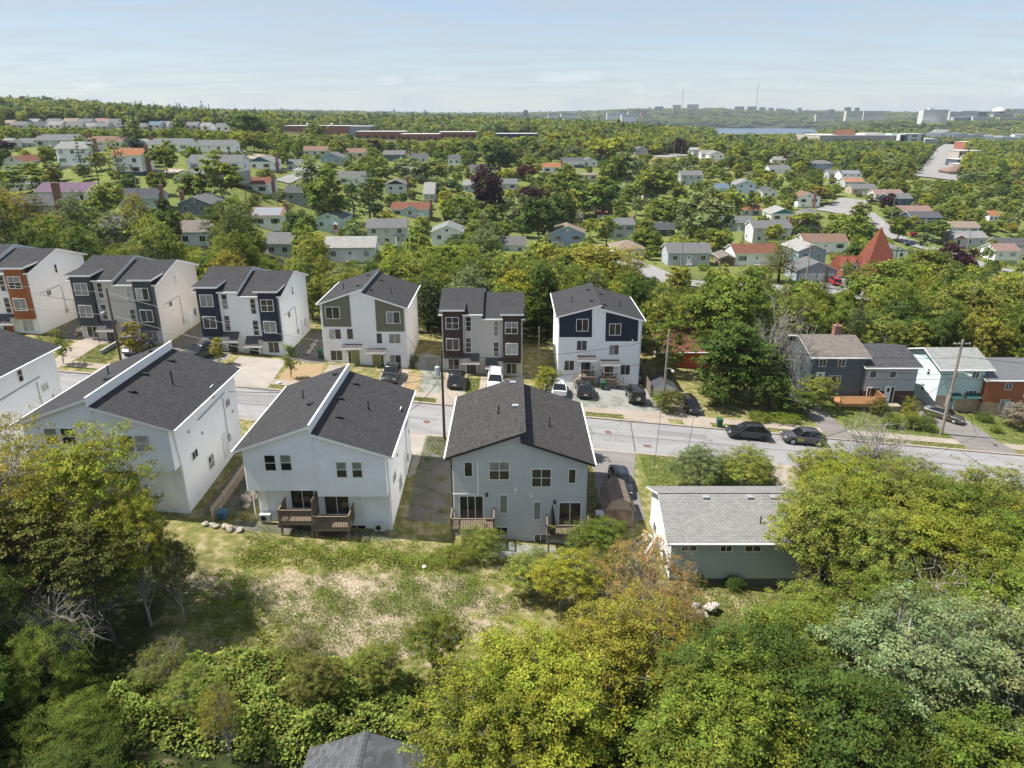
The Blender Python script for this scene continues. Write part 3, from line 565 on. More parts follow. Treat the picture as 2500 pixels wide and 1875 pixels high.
def gravel(name, c1, c2):
    m, nt, b = new_mat(name); b.inputs['Roughness'].default_value = .95; b.inputs['Specular IOR Level'].default_value = .1
    g = N(nt, 'ShaderNodeNewGeometry'); n1 = N(nt, 'ShaderNodeTexNoise', inp={'Scale': 9.0, 'Detail': 6.0, 'Roughness': .75}); LK(nt, g, 'Position', n1, 'Vector')
    n2 = N(nt, 'ShaderNodeTexNoise', inp={'Scale': .9, 'Detail': 5.0}); LK(nt, g, 'Position', n2, 'Vector')
    r_ = N(nt, 'ShaderNodeValToRGB'); r_.color_ramp.elements[0].position = .3; r_.color_ramp.elements[1].position = .7
    r_.color_ramp.elements[0].color = (*c1, 1); r_.color_ramp.elements[1].color = (*c2, 1); LK(nt, n1, 0, r_, 0)
    r2_ = N(nt, 'ShaderNodeMapRange', inp={1: .58, 2: .68, 3: 0.0, 4: .75}); LK(nt, n2, 0, r2_, 0)
    mm = N(nt, 'ShaderNodeMix', data_type='RGBA'); LK(nt, r2_, 0, mm, 0); LK(nt, r_, 0, mm, 6); mm.inputs[7].default_value = (.15,.155,.06,1)
    LK(nt, mm, 2, b, 'Base Color')
    bp = N(nt, 'ShaderNodeBump', inp={'Strength': .7, 'Distance': .04}); LK(nt, n1, 0, bp, 'Height'); LK(nt, bp, 0, b, 'Normal'); return m
GRAV = gravel('grey_gravel', (.20,.20,.19), (.36,.36,.345)); GRAVD = gravel('dark_gravel', (.13,.125,.115), (.24,.225,.20)); DRYSOIL = gravel('dry_soil', (.28,.2,.12), (.42,.32,.2))

# street along X with kerbs, sidewalk, verges, driveways
XL, XR = -108, 118
sheet('street', [(XL,ROAD0),(XR,ROAD0),(XR,ROAD1),(XL,ROAD1)], -.12, ASPH, label='pale grey asphalt street crossing the picture', step=2)
def kerb(name, y0, y1, x0, x1, top):
    mb = MB(); x = x0
    while x < x1:
        xe = min(x+3.0, x1)-.012
        a, b_ = SLOPE*x, SLOPE*xe
        mb.add([(x,y0,a-.3),(xe,y0,b_-.3),(xe,y1,b_-.3),(x,y1,a-.3),(x,y0,a+top),(xe,y0,b_+top),(xe,y1,b_+top),(x,y1,a+top)],
               [(0,3,2,1),(4,5,6,7),(0,1,5,4),(1,2,6,5),(2,3,7,6),(3,0,4,7)]); x += 3.0
    o = mb.build(name, CONC); tag(o, 'concrete kerb along the street', kind='structure')
kerb('kerb', 73.75, 74.12, XL, XR, .015); kerb('kerb', 65.35, 65.75, XL, XR, .015)
sheet('sidewalk', [(XL,75.35),(XR,75.35),(XR,76.9),(XL,76.9)], .018, CONC, label='concrete sidewalk on the far side of the street', step=2)
mbj = MB()
for k_ in range(int((XR-XL)/1.5)):
    x = XL+k_*1.5; z = SLOPE*x; mbj.quad((x,75.36,z+.023),(x+.02,75.36,z+.023-.0019),(x+.02,76.89,z+.023-.0019),(x,76.89,z+.023))
tag(mbj.build('sidewalk_joint', M('joint_dark', (.2,.17,.14), .9)), 'dark joints across the sidewalk slabs', kind='structure')
for pts, off, mt, nm in [
    ([(-52.6,74.12),(-50.3,74.12),(-50.1,78.0),(-50.4,83.2),(-49.0,84.9),(-53.4,84.9),(-53.3,82.9),(-52.2,77.5)], .03, CONC, 'concrete_driveway'),
    ([(-46.4,74.12),(-45.2,74.12),(-45.2,76.9),(-46.4,76.9)], .026, CONC, 'concrete_apron'),
    ([(-33.3,74.12),(-27.2,74.12),(-27.4,76.5),(-27.7,81.7),(-28.2,83.7),(-33.6,83.4)], .03, CONCL, 'concrete_driveway'),
    ([(-22.6,76.9),(-21.2,76.9),(-20.8,83.6),(-22.6,83.4)], .03, CONC, 'concrete_walk'),
    ([(-16.2,74.12),(-12.6,74.12),(-12.6,78),(-12.9,84),(-16.1,84),(-15.8,79)], .03, CONC, 'concrete_driveway'),
    ([(-8.6,74.12),(-5.6,74.12),(-5.5,77.8),(-5.7,84.6),(-8.3,84.6),(-8.2,80)], .03, CONC, 'concrete_driveway'),
    ([(-3.9,76.9),(-.4,76.9),(-.3,84.3),(-3.9,84.3)], .024, CONC, 'concrete_driveway'),
    ([(5.0,74.12),(8.2,74.12),(8.2,76.4),(5.0,76.4)], .028, CONC, 'concrete_apron'),
    ([(12.9,74.12),(17.9,74.12),(17.9,76.4),(12.9,76.4)], .028, CONC, 'concrete_apron'),
    ([(19.6,74.12),(22.8,74.12),(22.4,82),(19.4,82)], .028, CONC, 'concrete_driveway'),
    ([(36.1,74.12),(39.3,74.12),(39.5,77.9),(39.0,83.6),(37.6,88),(35.6,88),(36.3,80)], .028, ASPHD, 'asphalt_driveway'),
    ([(52.6,74.12),(58.6,74.12),(58.2,78),(58.2,84.1),(57.6,86.6),(56.0,91.0),(54.2,93),(52.4,89),(52.7,82)], .028, ASPHD, 'asphalt_driveway'),
    ([(8.0,65.35),(12.6,65.35),(11.6,60.5),(11.4,53),(8.0,51.5),(7.6,55)], .028, ASPHD, 'asphalt_driveway'),
    ([(25.0,61.0),(26.5,65.35),(30.2,65.35),(28.6,61),(27,57),(24.6,57)], .028, CONC, 'concrete_driveway'),
    ([(-10.4,65.35),(-8.6,65.35),(-8.7,57.3),(-9.3,56.5),(-9.3,60)], .028, CONCL, 'concrete_walk'),
    ]:
    sheet(nm, pts, off, mt)
for mx_, my_, sq in ((10.4,70.4,0),(14.2,67.7,1),(28.7,71.4,1),(-9,69,0)):
    mb = MB(); z = SLOPE*mx_-.108
    if sq: mb.box(-.42,-.3,-.02,.42,.3,.012)
    else: mb.prism_z([(.38*math.cos(a*math.pi/8), .38*math.sin(a*math.pi/8)) for a in range(16)], -.02, .012)
    for i_ in range(5): mb.box(-.25,-.2+.09*i_,.012,.25,-.17+.09*i_,.018)
    o = mb.build('drain_cover', M('rusty_iron', (.18,.10,.075), .8, .25, 8), None, (mx_, my_, z)); o.rotation_euler = (0, math.atan(-SLOPE), 0)
    tag(o, {0:'round rusty manhole cover in the middle of the street' if mx_ > 0 else 'round manhole cover behind the near grey roof', 1:'square rusty drain grate near the lawn side kerb' if mx_ < 20 else 'square rusty drain grate in front of the parked cars'}[sq], 'drain cover', 'covers set in the street')

ASPHP = asphalt('patched_asphalt', (.205,.20,.198), .2)
for pts in ([(2,66.4),(7.5,66.3),(7.6,68.6),(2.1,68.7)],[(16,70.8),(21.5,70.9),(21.4,72.0),(16,72.1)],[(40,67.5),(49,67.4),(49,68.7),(40.1,68.8)],[(-30,70.2),(-24,70.1),(-24,72.2),(-30,72.3)],[(-16,66.2),(-12,66.3),(-12,67.2),(-16,67.2)]): sheet('street_patch', pts, -.112, ASPHP)
for pts in ([(12.6,65.9),(12.72,65.9),(13.4,73.6),(13.28,73.6)],[(33,65.9),(33.12,65.9),(32.2,73.6),(32.1,73.6)],[(6,69.75),(36,69.6),(36,69.7),(6,69.85)],[(36,69.6),(70,69.9),(70,70.0),(36,69.7)],[(-30,69.6),(-8,69.75),(-8,69.85),(-30,69.7)],[(52,65.9),(52.12,65.9),(51.4,73.6),(51.3,73.6)]): sheet('tar_seam', pts, -.108, M('tar', (.10,.097,.095), .7))
def ribbon(name, pix, w, mat, label, off=.35, step=4.0, pts=None):
    if pts is None: pts = [hit(*p)[:2] for p in pix]
    P_ = []
    for a, b in zip(pts[:-1], pts[1:]):
        L = math.hypot(b[0]-a[0], b[1]-a[1]); n = max(1, int(L/step))
        P_ += [(a[0]+(b[0]-a[0])*i/n, a[1]+(b[1]-a[1])*i/n) for i in range(n)]
    P_.append(pts[-1]); V = []; 
    for i, p in enumerate(P_):
        a, b = P_[max(i-1,0)], P_[min(i+1,len(P_)-1)]; d = Vector((b[0]-a[0], b[1]-a[1])).normalized(); nx, ny = -d.y, d.x
        ww = w[0]+(w[1]-w[0])*i/len(P_) if isinstance(w, tuple) else w
        for k in np.linspace(-.5, .5, 5): V.append((p[0]+nx*ww*k, p[1]+ny*ww*k))
    V = np.array(V); zz = ground(V[:,0], V[:,1])+off; mb = MB(); mb.v = [(x, y, z) for (x, y), z in zip(V, zz)]
    for i in range(len(P_)-1):
        for k in range(4): mb.f.append((i*5+k, i*5+5+k, i*5+6+k, i*5+1+k)); mb.m.append(0)
    o = mb.build(name, mat); tag(o, label, kind='structure'); return P_
ROADS = []
ROADS.append(ribbon('boulevard', None, (30,24), FARASPH, 'wide pale road running away on the right', .6, 8, pts=[hit(2292,438)[:2], hit(2308,400)[:2], hit(2335,354)[:2]]))
for px_ in ([(1500,628),(1640,690),(1760,700),(1900,707),(2020,716),(2120,728)],): ROADS.append(ribbon('side_street', px_, 8, FARASPH, 'side street below the blue grey bungalow and the church', .3))
ROADS.append(ribbon('side_street', [(2030,520),(2070,500),(2090,488)], 14, FARASPH, 'turning circle below the pinkish roofed house'))
ROADS.append(ribbon('side_street', [(2150,545),(2185,580),(2240,600),(2330,625),(2420,655),(2520,672)], 8, FARASPH, 'street passing right of the red church'))
ROADS.append(ribbon('side_street', [(2120,520),(2150,545)], 5, FARASPH, 'path linking the turning circle to the church street'))
ROADS.append(ribbon('side_street', [(560,378),(605,388),(640,380)], 5, CONC, 'pale driveway by the far bungalows'))
ROADS.append(ribbon('side_street', [(690,446),(720,432),(760,428)], 5, FARASPH, 'curved driveway beside the deep blue gabled house'))
ROADS.append(ribbon('side_street', [(370,418),(420,424),(430,415)], 5, CONC, 'pale driveway behind the orange roofed house'))
ROADS.append(ribbon('side_street', [(1605,384),(1640,381),(1670,378)], 14, FARASPH, 'far car park by the hillside houses'))
ROADS.append(ribbon('side_street', [(2020,447),(2060,450),(2110,452)], 7, FARASPH, 'far street below the solar panel house'))
ROADS.append(ribbon('side_street', [(2000,668),(2040,690),(2060,712)], 9, ASPHD, 'asphalt drive in front of the double garage'))
ROAD_XY = np.array([p for r_ in ROADS for p in r_])
# lake
mb = MB(); mb.quad((430,2040,-20.6),(1300,2040,-20.6),(1300,3400,-20.6),(430,3400,-20.6))
m_, nt_, b_ = new_mat('lake_water'); b_.inputs['Base Color'].default_value = (.06,.095,.14,1); b_.inputs['Roughness'].default_value = .35
no_ = N(nt_, 'ShaderNodeTexNoise', inp={'Scale': .05, 'Detail': 6.0}); g_ = N(nt_, 'ShaderNodeNewGeometry'); LK(nt_, g_, 'Position', no_, 'Vector')
bp_ = N(nt_, 'ShaderNodeBump', inp={'Strength': .5, 'Distance': 2.0}); LK(nt_, no_, 0, bp_, 'Height'); LK(nt_, bp_, 0, b_, 'Normal')
tag(mb.build('lake', m_), 'blue lake beyond the wooded ridge', kind='structure')
# ------------------------------------------------------------------ foliage
def leaf_mat():
    m = bpy.data.materials.new('foliage'); m.use_nodes = True; nt = m.node_tree; nt.nodes.clear(); MATS['foliage'] = m
    out = N(nt, 'ShaderNodeOutputMaterial'); at = N(nt, 'ShaderNodeAttribute', attribute_type='INSTANCER', attribute_name='tint')
    g = N(nt, 'ShaderNodeNewGeometry'); mr0 = N(nt, 'ShaderNodeMapRange', inp={1: 0, 2: 1, 3: .66, 4: 1.34}); LK(nt, g, 'Random Per Island', mr0, 0)
    ca = N(nt, 'ShaderNodeAttribute', attribute_type='GEOMETRY', attribute_name='clump'); cr_ = N(nt, 'ShaderNodeMapRange', inp={1: 0, 2: 1, 3: .70, 4: 1.36}); LK(nt, ca, 'Fac', cr_, 0)
    mr = N(nt, 'ShaderNodeMath', operation='MULTIPLY'); LK(nt, mr0, 0, mr, 0); LK(nt, cr_, 0, mr, 1)
    mu = N(nt, 'ShaderNodeMix', data_type='RGBA', blend_type='MULTIPLY'); mu.inputs[0].default_value = 1; LK(nt, at, 'Color', mu, 6); LK(nt, mr, 0, mu, 7)
    hs = N(nt, 'ShaderNodeHueSaturation'); mh = N(nt, 'ShaderNodeMath', operation='MULTIPLY_ADD', inp={1: 7.31, 2: 0.0}); LK(nt, g, 'Random Per Island', mh, 0)
    fr = N(nt, 'ShaderNodeMath', operation='FRACT'); LK(nt, mh, 0, fr, 0)
    hr = N(nt, 'ShaderNodeMapRange', inp={1: 0, 2: 1, 3: -.014, 4: .014}); LK(nt, fr, 0, hr, 0)
    cm_ = N(nt, 'ShaderNodeMath', operation='MULTIPLY', inp={1: 17.3}); LK(nt, ca, 'Fac', cm_, 0); cf_ = N(nt, 'ShaderNodeMath', operation='FRACT'); LK(nt, cm_, 0, cf_, 0)
    ch_ = N(nt, 'ShaderNodeMapRange', inp={1: 0, 2: 1, 3: .475, 4: .525}); LK(nt, cf_, 0, ch_, 0); ha_ = N(nt, 'ShaderNodeMath', operation='ADD'); LK(nt, hr, 0, ha_, 0); LK(nt, ch_, 0, ha_, 1); LK(nt, ha_, 0, hs, 'Hue'); LK(nt, mu, 2, hs, 'Color')
    d = N(nt, 'ShaderNodeBsdfPrincipled', inp={'Roughness': .6, 'Specular IOR Level': .12}); LK(nt, hs, 0, d, 'Base Color')
    t = N(nt, 'ShaderNodeBsdfTranslucent'); LK(nt, hs, 0, t, 'Color')
    mx = N(nt, 'ShaderNodeMixShader', inp={0: .36}); LK(nt, d, 0, mx, 1); LK(nt, t, 0, mx, 2); LK(nt, mx, 0, out, 0); return m
LEAF = leaf_mat()
BARK = M('bark', (.10,.085,.07), .95, .3, 3, .02); BARKG = M('grey_bark', (.30,.28,.255), .95, .25, 3, .02); BARKD = M('dark_bark', (.045,.035,.028), .95, .3, 3, .02)
def nrm(a): return a/np.maximum(np.linalg.norm(a, axis=-1, keepdims=True), 1e-9)
def leaf_arrays(P, Nn, size, rng, ratio=.62, fold=.18):
    n = len(P); r = nrm(rng.normal(size=(n,3))); u = nrm(np.cross(Nn, r)); w = np.cross(Nn, u); s = size[:,None]
    a = P-u*s*.5; b = P+w*s*ratio*.5+Nn*s*fold*.5; c = P+u*s*.5; d = P-w*s*ratio*.5+Nn*s*fold*.5
    return np.stack([a, b, c, d], 1).reshape(-1, 3)
def set_clump(me, cl):
    n = len(me.polygons); a = me.attributes.new('clump', 'FLOAT', 'FACE'); c = np.full(n, .5, np.float32); c[:len(cl)] = cl; a.data.foreach_set('value', c)
def mesh_from(V, Fc, name, mat, mi=None):
    me = bpy.data.meshes.new(name); nv = len(V); me.vertices.add(nv); me.vertices.foreach_set('co', np.asarray(V, np.float32).ravel())
    lt = np.array([len(f) for f in Fc], np.int32) if not isinstance(Fc, np.ndarray) else np.full(len(Fc), Fc.shape[1], np.int32)
    li = np.concatenate([np.asarray(f, np.int32) for f in Fc]) if not isinstance(Fc, np.ndarray) else Fc.astype(np.int32).ravel()
    me.loops.add(len(li)); me.loops.foreach_set('vertex_index', li); me.polygons.add(len(lt))
    me.polygons.foreach_set('loop_start', np.concatenate([[0], np.cumsum(lt)[:-1]]).astype(np.int32))
    try: me.polygons.foreach_set('loop_total', lt)
    except Exception: pass
    for m in (mat if isinstance(mat, (list, tuple)) else [mat]): me.materials.append(m)
    if mi is not None: me.polygons.foreach_set('material_index', np.asarray(mi, np.int32))
    me.update(calc_edges=True); me.validate(); return me
def crown_dirs(rng, n, lobes=8, low=-.45):
    d = nrm(rng.normal(size=(n*3,3))); d = d[d[:,2] > low][:n]
    L = nrm(rng.normal(size=(lobes,3))*np.array([1,1,.7])); k = (d@L.T).max(1); amp = .56+.50*np.exp(-(1-k)*4.2)
    return d, amp
def make_tree(kind, lod, seed):
    """unit tree: 10 m high; returns (leaf verts or None, branch MB, crown radius)"""
    rng = np.random.default_rng(seed); mb = MB(); q = dict(A=1.32, B=.40, C=.095, D=.022)[lod]; ls = dict(A=.127, B=.29, C=.62, D=1.3)[lod]
    tn = dict(A=7, B=5, C=4, D=3)[lod]; H = 10.0
    def bend(a, b, s, n=4):
        a, b = Vector(a), Vector(b); m_ = [a.lerp(b, i/n) for i in range(n+1)]
        for i in range(1, n): m_[i] += Vector(rng.normal(size=3).tolist())*s*(b-a).length + Vector((0,0,.06*(b-a).length*math.sin(math.pi*i/n)))
        return m_
    if kind in ('maple', 'loose', 'slim', 'shrub', 'bronze', 'bare'):
        Rc, zc, Rz = dict(maple=(4.3,6.0,4.0), loose=(3.9,6.1,3.9), slim=(2.3,6.0,4.2), shrub=(6.0,4.6,5.2), bronze=(4.2,5.9,4.0), bare=(3.6,6.0,4.0))[kind]
        if lod != 'A' and kind in ('maple','loose','slim'): zc, Rz = 5.2, 4.7
        nc = dict(maple=165, loose=125, slim=85, shrub=150, bronze=140, bare=46)[kind]
        rc = dict(maple=.66, loose=.60, slim=.52, shrub=.92, bronze=.55, bare=.5)[kind]; per = dict(maple=235, loose=205, slim=180, shrub=225, bronze=115, bare=0)[kind] if lod == 'A' else dict(maple=170, loose=150, slim=130, shrub=165, bronze=80, bare=0)[kind]
        if lod in 'CD': nc = int(nc*.55); rc *= 1.22; per = int(per*1.6)
        if lod == 'B': nc = int(nc*.8); rc *= 1.1
        d, amp = crown_dirs(rng, nc, 9, -.75 if kind == 'shrub' or lod != 'A' else -.5)
        rad = (.42+.58*rng.random(len(d))**.45)*amp*1.02
        C = d*rad[:,None]*np.array([Rc,Rc,Rz]) + np.array([0,0,zc]); C[:,2] = np.maximum(C[:,2], .6 if kind == 'shrub' else .9 if lod != 'A' else 1.6)
        if kind != 'shrub' or lod == 'A':
            r0 = dict(maple=.24, loose=.17, slim=.13, shrub=.12, bronze=.16, bare=.2)[kind]
            top = Vector((rng.normal()*.3, rng.normal()*.3, H*.86)); tr = bend((0,0,-.4), top, .02, 7)
            mb.tube(tr, [r0*(1-.88*i/7) for i in range(8)], tn)
            nl = dict(A=34, B=14, C=4, D=0)[lod]; nl = int(nl*(1.5 if kind in ('bare','bronze') else 1))
            for j in rng.permutation(len(C))[:nl]:
                c = C[j]; f_ = np.clip((c[2]-2.2)/11.0, .16, .8)*rng.uniform(.75, 1.0); a = Vector((0,0,-.4)).lerp(top, f_)
                mb.tube(bend(a, c.tolist(), .06), [r0*.42*(1-f_*.5)*(1-.82*i/4) for i in range(5)], max(3, tn-3), cap=False)
                if lod == 'A' or (lod == 'B' and kind == 'bare'):
                    for _ in range(7 if kind == 'bare' else 5):
                        e = Vector(c.tolist())+Vector(rng.normal(size=3).tolist())*(1.15 if kind == 'bare' else .55); s_ = a.lerp(Vector(c.tolist()), rng.uniform(.45,1.0)); mb.tube(bend(s_, e, .08, 3), [.03,.022,.014,.006] if kind == 'bare' else [.02,.014,.009,.004], 3, cap=False)
        if per == 0: return None, mb, Rc, None
        n = max(6, int(per*q/(.55 if lod in 'CD' else .8 if lod == 'B' else 1)))
        ns_ = dict(A=5, B=3, C=1, D=1)[lod]; c0 = np.repeat(np.arange(len(C)), ns_)
        if ns_ > 1: C = C[c0]+rng.normal(size=(len(c0),3))*np.array([1,1,.75])*rc*.85; n = max(4, n//ns_); rc = rc*dict(A=.50, B=.62)[lod]
        ci = np.repeat(np.arange(len(C)), n); o = rng.normal(size=(len(ci),3))*np.array([1,1,.42 if ns_ > 1 else .52])*rc*.60
        P = C[ci]+o; out = nrm(P-np.array([0,0,zc-.8])); Nn = nrm(out*.55+np.array([0,0,.8])+rng.normal(size=P.shape)*.46)
        size = ls*(.45+1.15*rng.random(len(P))**1.4)*np.sqrt(.8+.5*rng.random(len(C))[ci]); 
        if kind == 'bronze': size *= .85
        k_ = np.percentile(np.hypot(P[:,0], P[:,1]), 97); P[:,2] *= 1.0; top_ = np.percentile(P[:,2], 99.7); sc_ = 10.0/top_; P = P*np.array([1,1,sc_]); mb.v = [(v[0], v[1], v[2]*sc_) for v in mb.v]
        return leaf_arrays(P, Nn, size, rng), mb, k_, rng.random(len(C))[ci]
    if kind in ('spruce', 'pine'):
        Rc = 2.3 if kind == 'spruce' else 3.2; mb.tube([(0,0,-.4),(.05,0,4),(0,.05,9.6)], [.2,.14,.03], tn)
        Ps, Ns, Ss = [], [], []; nw = dict(A=30, B=20, C=13, D=8)[lod]
        if kind == 'pine': nw = int(nw*.55)
        for i in range(nw):
            f_ = i/(nw-1); z = 1.0+8.7*f_ if kind == 'spruce' else 2.8+6.6*f_; L = Rc*((1-f_)**.85+.04) if kind == 'spruce' else Rc*(.35+.75*math.sin(math.pi*min(.97, .25+.72*f_)))*rng.uniform(.6,1.1)
            nb = dict(A=11, B=9, C=7, D=5)[lod]
            for k in range(nb):
                a = 2*math.pi*(k+rng.random())/nb; l = L*rng.uniform(.7, 1.15); dr = -.28 if kind == 'spruce' else .12
                if lod in 'AB': mb.tube([(0,0,z),(l*math.cos(a)*.95, l*math.sin(a)*.95, z+dr*l)], [.045,.01], 3, cap=False)
                m_ = max(2, int(l/ls*dict(A=3.6, B=2.6, C=2.0, D=1.2)[lod]))
                t = rng.uniform(.12, 1.0, m_)**.8; spread = (.16+.25*t)*l*.8
                pa = np.stack([t*l*math.cos(a), t*l*math.sin(a), z+dr*t*l], 1); pp = np.stack([-np.sin(a)*np.ones(m_), np.cos(a)*np.ones(m_), np.zeros(m_)], 1)
                pa = pa+pp*(rng.uniform(-1,1,m_)*spread)[:,None]+rng.normal(size=(m_,3))*.10*(1 if kind == 'spruce' else 2.6)
                Ps.append(pa); Ns.append(nrm(np.array([0,0,1.0])+rng.normal(size=(m_,3))*.5)); Ss.append(ls*rng.uniform(.7,1.4,m_)*(1.15 if kind == 'pine' else 1.0))
        P, Nn, S_ = map(np.concatenate, (Ps, Ns, Ss)); return leaf_arrays(P, Nn, S_, rng, .5, .1), mb, Rc, np.repeat(rng.random(len(Ps)), [len(a_) for a_ in Ps])
PROTO = {}
def proto(kind, lod, var):
    k = (kind, lod, var)
    if k not in PROTO:
        V, mb, rc, cl = make_tree(kind, lod, hash((kind, lod)) % 1000*0 + 100*'maple loose slim shrub bronze bare spruce pine'.split().index(kind)+10*'ABCD'.index(lod)+var)
        cm = mesh_from(V, np.arange(len(V)).reshape(-1, 4), f'{kind}_crown', LEAF) if V is not None else None
        if cm is not None: set_clump(cm, cl)
        bk = BARKG if kind in ('bare','bronze','loose') else BARKD if kind in ('spruce','pine') else BARK
        tm = mb.mesh(f'{kind}_trunk', bk, True) if mb.v else None
        PROTO[k] = (tm, cm, rc, V, mb, cl)
    return PROTO[k]
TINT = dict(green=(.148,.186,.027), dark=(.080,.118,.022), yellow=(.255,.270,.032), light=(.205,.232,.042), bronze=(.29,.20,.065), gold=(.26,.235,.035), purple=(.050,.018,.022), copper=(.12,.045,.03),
            spruce=(.045,.072,.028), pine=(.085,.105,.035), willow=(.185,.22,.085), silver=(.195,.235,.10), olive=(.15,.155,.035), knot=(.22,.275,.055), brown=(.10,.07,.04), lilac=(.23,.22,.17))
TREES = []
def tree(x, y, H, Rr, kind='maple', tint='green', label=None, group=None, name=None, rot=None):
    TREES.append(dict(x=x, y=y, H=H, R=Rr, kind=kind, tint=tint, label=label, group=group, name=name, z=gz(x, y)))
def tree_px(px, py_top, Y, H, Rr, kind='maple', tint='green', label=None, **kw):
    """tree whose top shows at a photo pixel, standing at distance Y"""
    p = at_y(px, py_top, Y); z = gz(p[0], Y); tree(p[0], Y, max(1.0, p[2]-z) if H is None else H, Rr, kind, tint, label, **kw)
KEEP = []                                                    # photo rectangles of things that must stay in sight: x0,x1,y0,y1,distance
# ------------------------------------------------------------------ windows and doors (meshes shared between alike ones)
WC = {}
def win_parts(style, w, h, fm, bar=.06):
    k = (style, round(w,2), round(h,2), fm.name)
    if k in WC: return WC[k]
    mb = MB(); lit = []
    def ring(x0, z0, x1, z1, t, d=-.055):
        mb.box(x0,d,z0,x1,0,z0+t); mb.box(x0,d,z1-t,x1,0,z1); mb.box(x0,d,z0+t,x0+t,0,z1-t); mb.box(x1-t,d,z0+t,x1,0,z1-t)
    x0, x1 = -w/2, w/2; t = bar; ring(x0, 0, x1, h, t)
    nx, nz = {'1':(1,1),'2':(2,1),'3':(3,1),'dh':(1,2),'2x2':(2,2),'tall3':(1,3),'tall4':(1,4),'pic':(3,1)}[style]
    xs = [x0+t+(w-2*t)*i/nx for i in range(nx+1)]; zs = [t+(h-2*t)*i/nz for i in range(nz+1)]
    if style == 'pic': xs = [x0+t, x0+t+(w-2*t)*.24, x0+t+(w-2*t)*.76, x1-t]
    hb = bar*.42
    for x in xs[1:-1]: mb.box(x-hb,-.045,t,x+hb,0,h-t)
    for z in zs[1:-1]: mb.box(x0+t,-.04,z-hb*.8,x1-t,0,z+hb*.8)
    for i in range(nx):
        for j in range(nz):
            a0 = xs[i]+(hb if i else 0); a1 = xs[i+1]-(hb if i < nx-1 else 0); c0 = zs[j]+(hb*.8 if j else 0); c1 = zs[j+1]-(hb*.8 if j < nz-1 else 0)
            lit.append((a0, c0, a1-a0, c1-c0))
    fr = mb.mesh('window_frame', fm); panes = []
    for (a, c, pw, ph) in lit:
        pm = {}
        for g_ in GL+GLC: pm[g_.name] = MB().box(a+.002,-.022,c+.002,a+pw-.002,-.004,c+ph-.002).mesh('pane', g_)
        panes.append(pm)
    WC[k] = (fr, panes); return WC[k]
WR = random.Random(11)
ROT = dict(F=0.0, R=math.pi/2, L=-math.pi/2, B=math.pi)
def window(parent, face, x, y, z, w, h, style='2', fm=None, blind=.3, lone=False):
    """x,y,z: middle of the sill line in the parent's space; face: F towards -Y, R +X, L -X"""
    fr, panes = win_parts(style, w, h, fm or WHITE)
    o = link_obj('window', fr, parent, (x, y, z), ROT[face])
    half = WR.random() < .55; bl = WR.random() < blind; base = WR.choice(GLC) if bl else WR.choice(GL)
    for i, pm in enumerate(panes):
        g_ = base if WR.random() < .8 else WR.choice(GL)
        if style in ('dh','2x2') and half: g_ = GLC[1] if i % 2 else GL[0]
        link_obj('pane', pm[g_.name], o)
    return o
DC = {}
def door(parent, face, x, y, z, w, h, mat, side_lite=0, glassy=0, fm=None):
    k = (round(w,2), round(h,2), mat.name, side_lite, glassy)
    if k not in DC:
        mb = MB(); t = .07; tw = w+(.38 if side_lite else 0)
        xo = -w/2 if side_lite >= 0 else -w/2-.38
        mb.box(xo-t,-.05,0,xo,0,h+t); mb.box(xo+tw,-.05,0,xo+tw+t,0,h+t); mb.box(xo,-.05,h,xo+tw,0,h+t)
        leaf = MB().box(-w/2+.004,-.03,0,w/2-.004,-.003,h-.004)
        for (a, b_, c, e) in ((-.36,.12,-.06,.45),(.06,.12,.36,.45),(-.36,.52,-.06,.80),(.06,.52,.36,.80)): leaf.box(a*w,-.038,b_*h,c*w,-.03,e*h)
        hd = MB().box(w*.34,-.075,h*.47,w*.40,-.031,h*.52)
        gl = MB().box(w/2+.05,-.025,.1,w/2+.33,-.004,h-.08) if side_lite > 0 else MB().box(-w/2-.33,-.025,.1,-w/2-.05,-.004,h-.08) if side_lite < 0 else None
        gp = MB().box(-w*.22,-.044,h*.66,w*.22,-.039,h*.9) if glassy else None
        DC[k] = (mb.mesh('door_frame', fm or WHITE), leaf.mesh('door', mat), hd.mesh('handle', GALV), gl.mesh('side_lite', GL[0]) if gl else None, gp.mesh('pane', GL[0]) if gp else None)
    fr, lf, hd, gl, gp = DC[k]; o = link_obj('door', lf, parent, (x, y, z), ROT[face])
    link_obj('door_frame', fr, o); link_obj('handle', hd, o)
    if gl: link_obj('side_lite', gl, o)
    if gp: link_obj('pane', gp, o)
    return o
DOORW = M('white_door', (.70,.71,.72), .4, .04, 2); DOORR = M('red_door', (.50,.05,.035), .4, .06, 2); DOORD = M('dark_door', (.035,.032,.03), .4, .1, 2)
SOLAR = M('solar_cell_sky_sheen', (.24,.245,.27), .25, .15, 3, spec=.6)  # cells coloured pale grey to stand in for the reflection on them
def chimney(parent, x, y, z0, z1, sx=.8, sy=.8, mat=None):
    mb = MB(); mb.box(x-sx/2,y-sy/2,z0,x+sx/2,y+sy/2,z1); mb.box(x-sx/2-.06,y-sy/2-.06,z1,x+sx/2+.06,y+sy/2+.06,z1+.14)
    mb.box(x-.14,y-.14,z1+.14,x+.14,y+.14,z1+.42)
    return mb.build('chimney', mat or REDBRICK, parent, uv=True)
def hshingle(c): return SHINGLE('shingles_'+c, ROOFC[c], .22, .14)
def hwall(c): return SIDING('siding_'+c, WALLC[c], .16, False, .02, .06)
DARKGAB = SIDING('siding_gable_dark', (.035,.04,.05), .16); TEALGAB = SIDING('siding_gable_teal', (.03,.21,.22), .16); BLUEGAB = SIDING('siding_gable_blue', (.05,.14,.25), .16); REDGAB = SIDING('siding_gable_red', (.42,.07,.04), .16)
HRNG = random.Random(5)
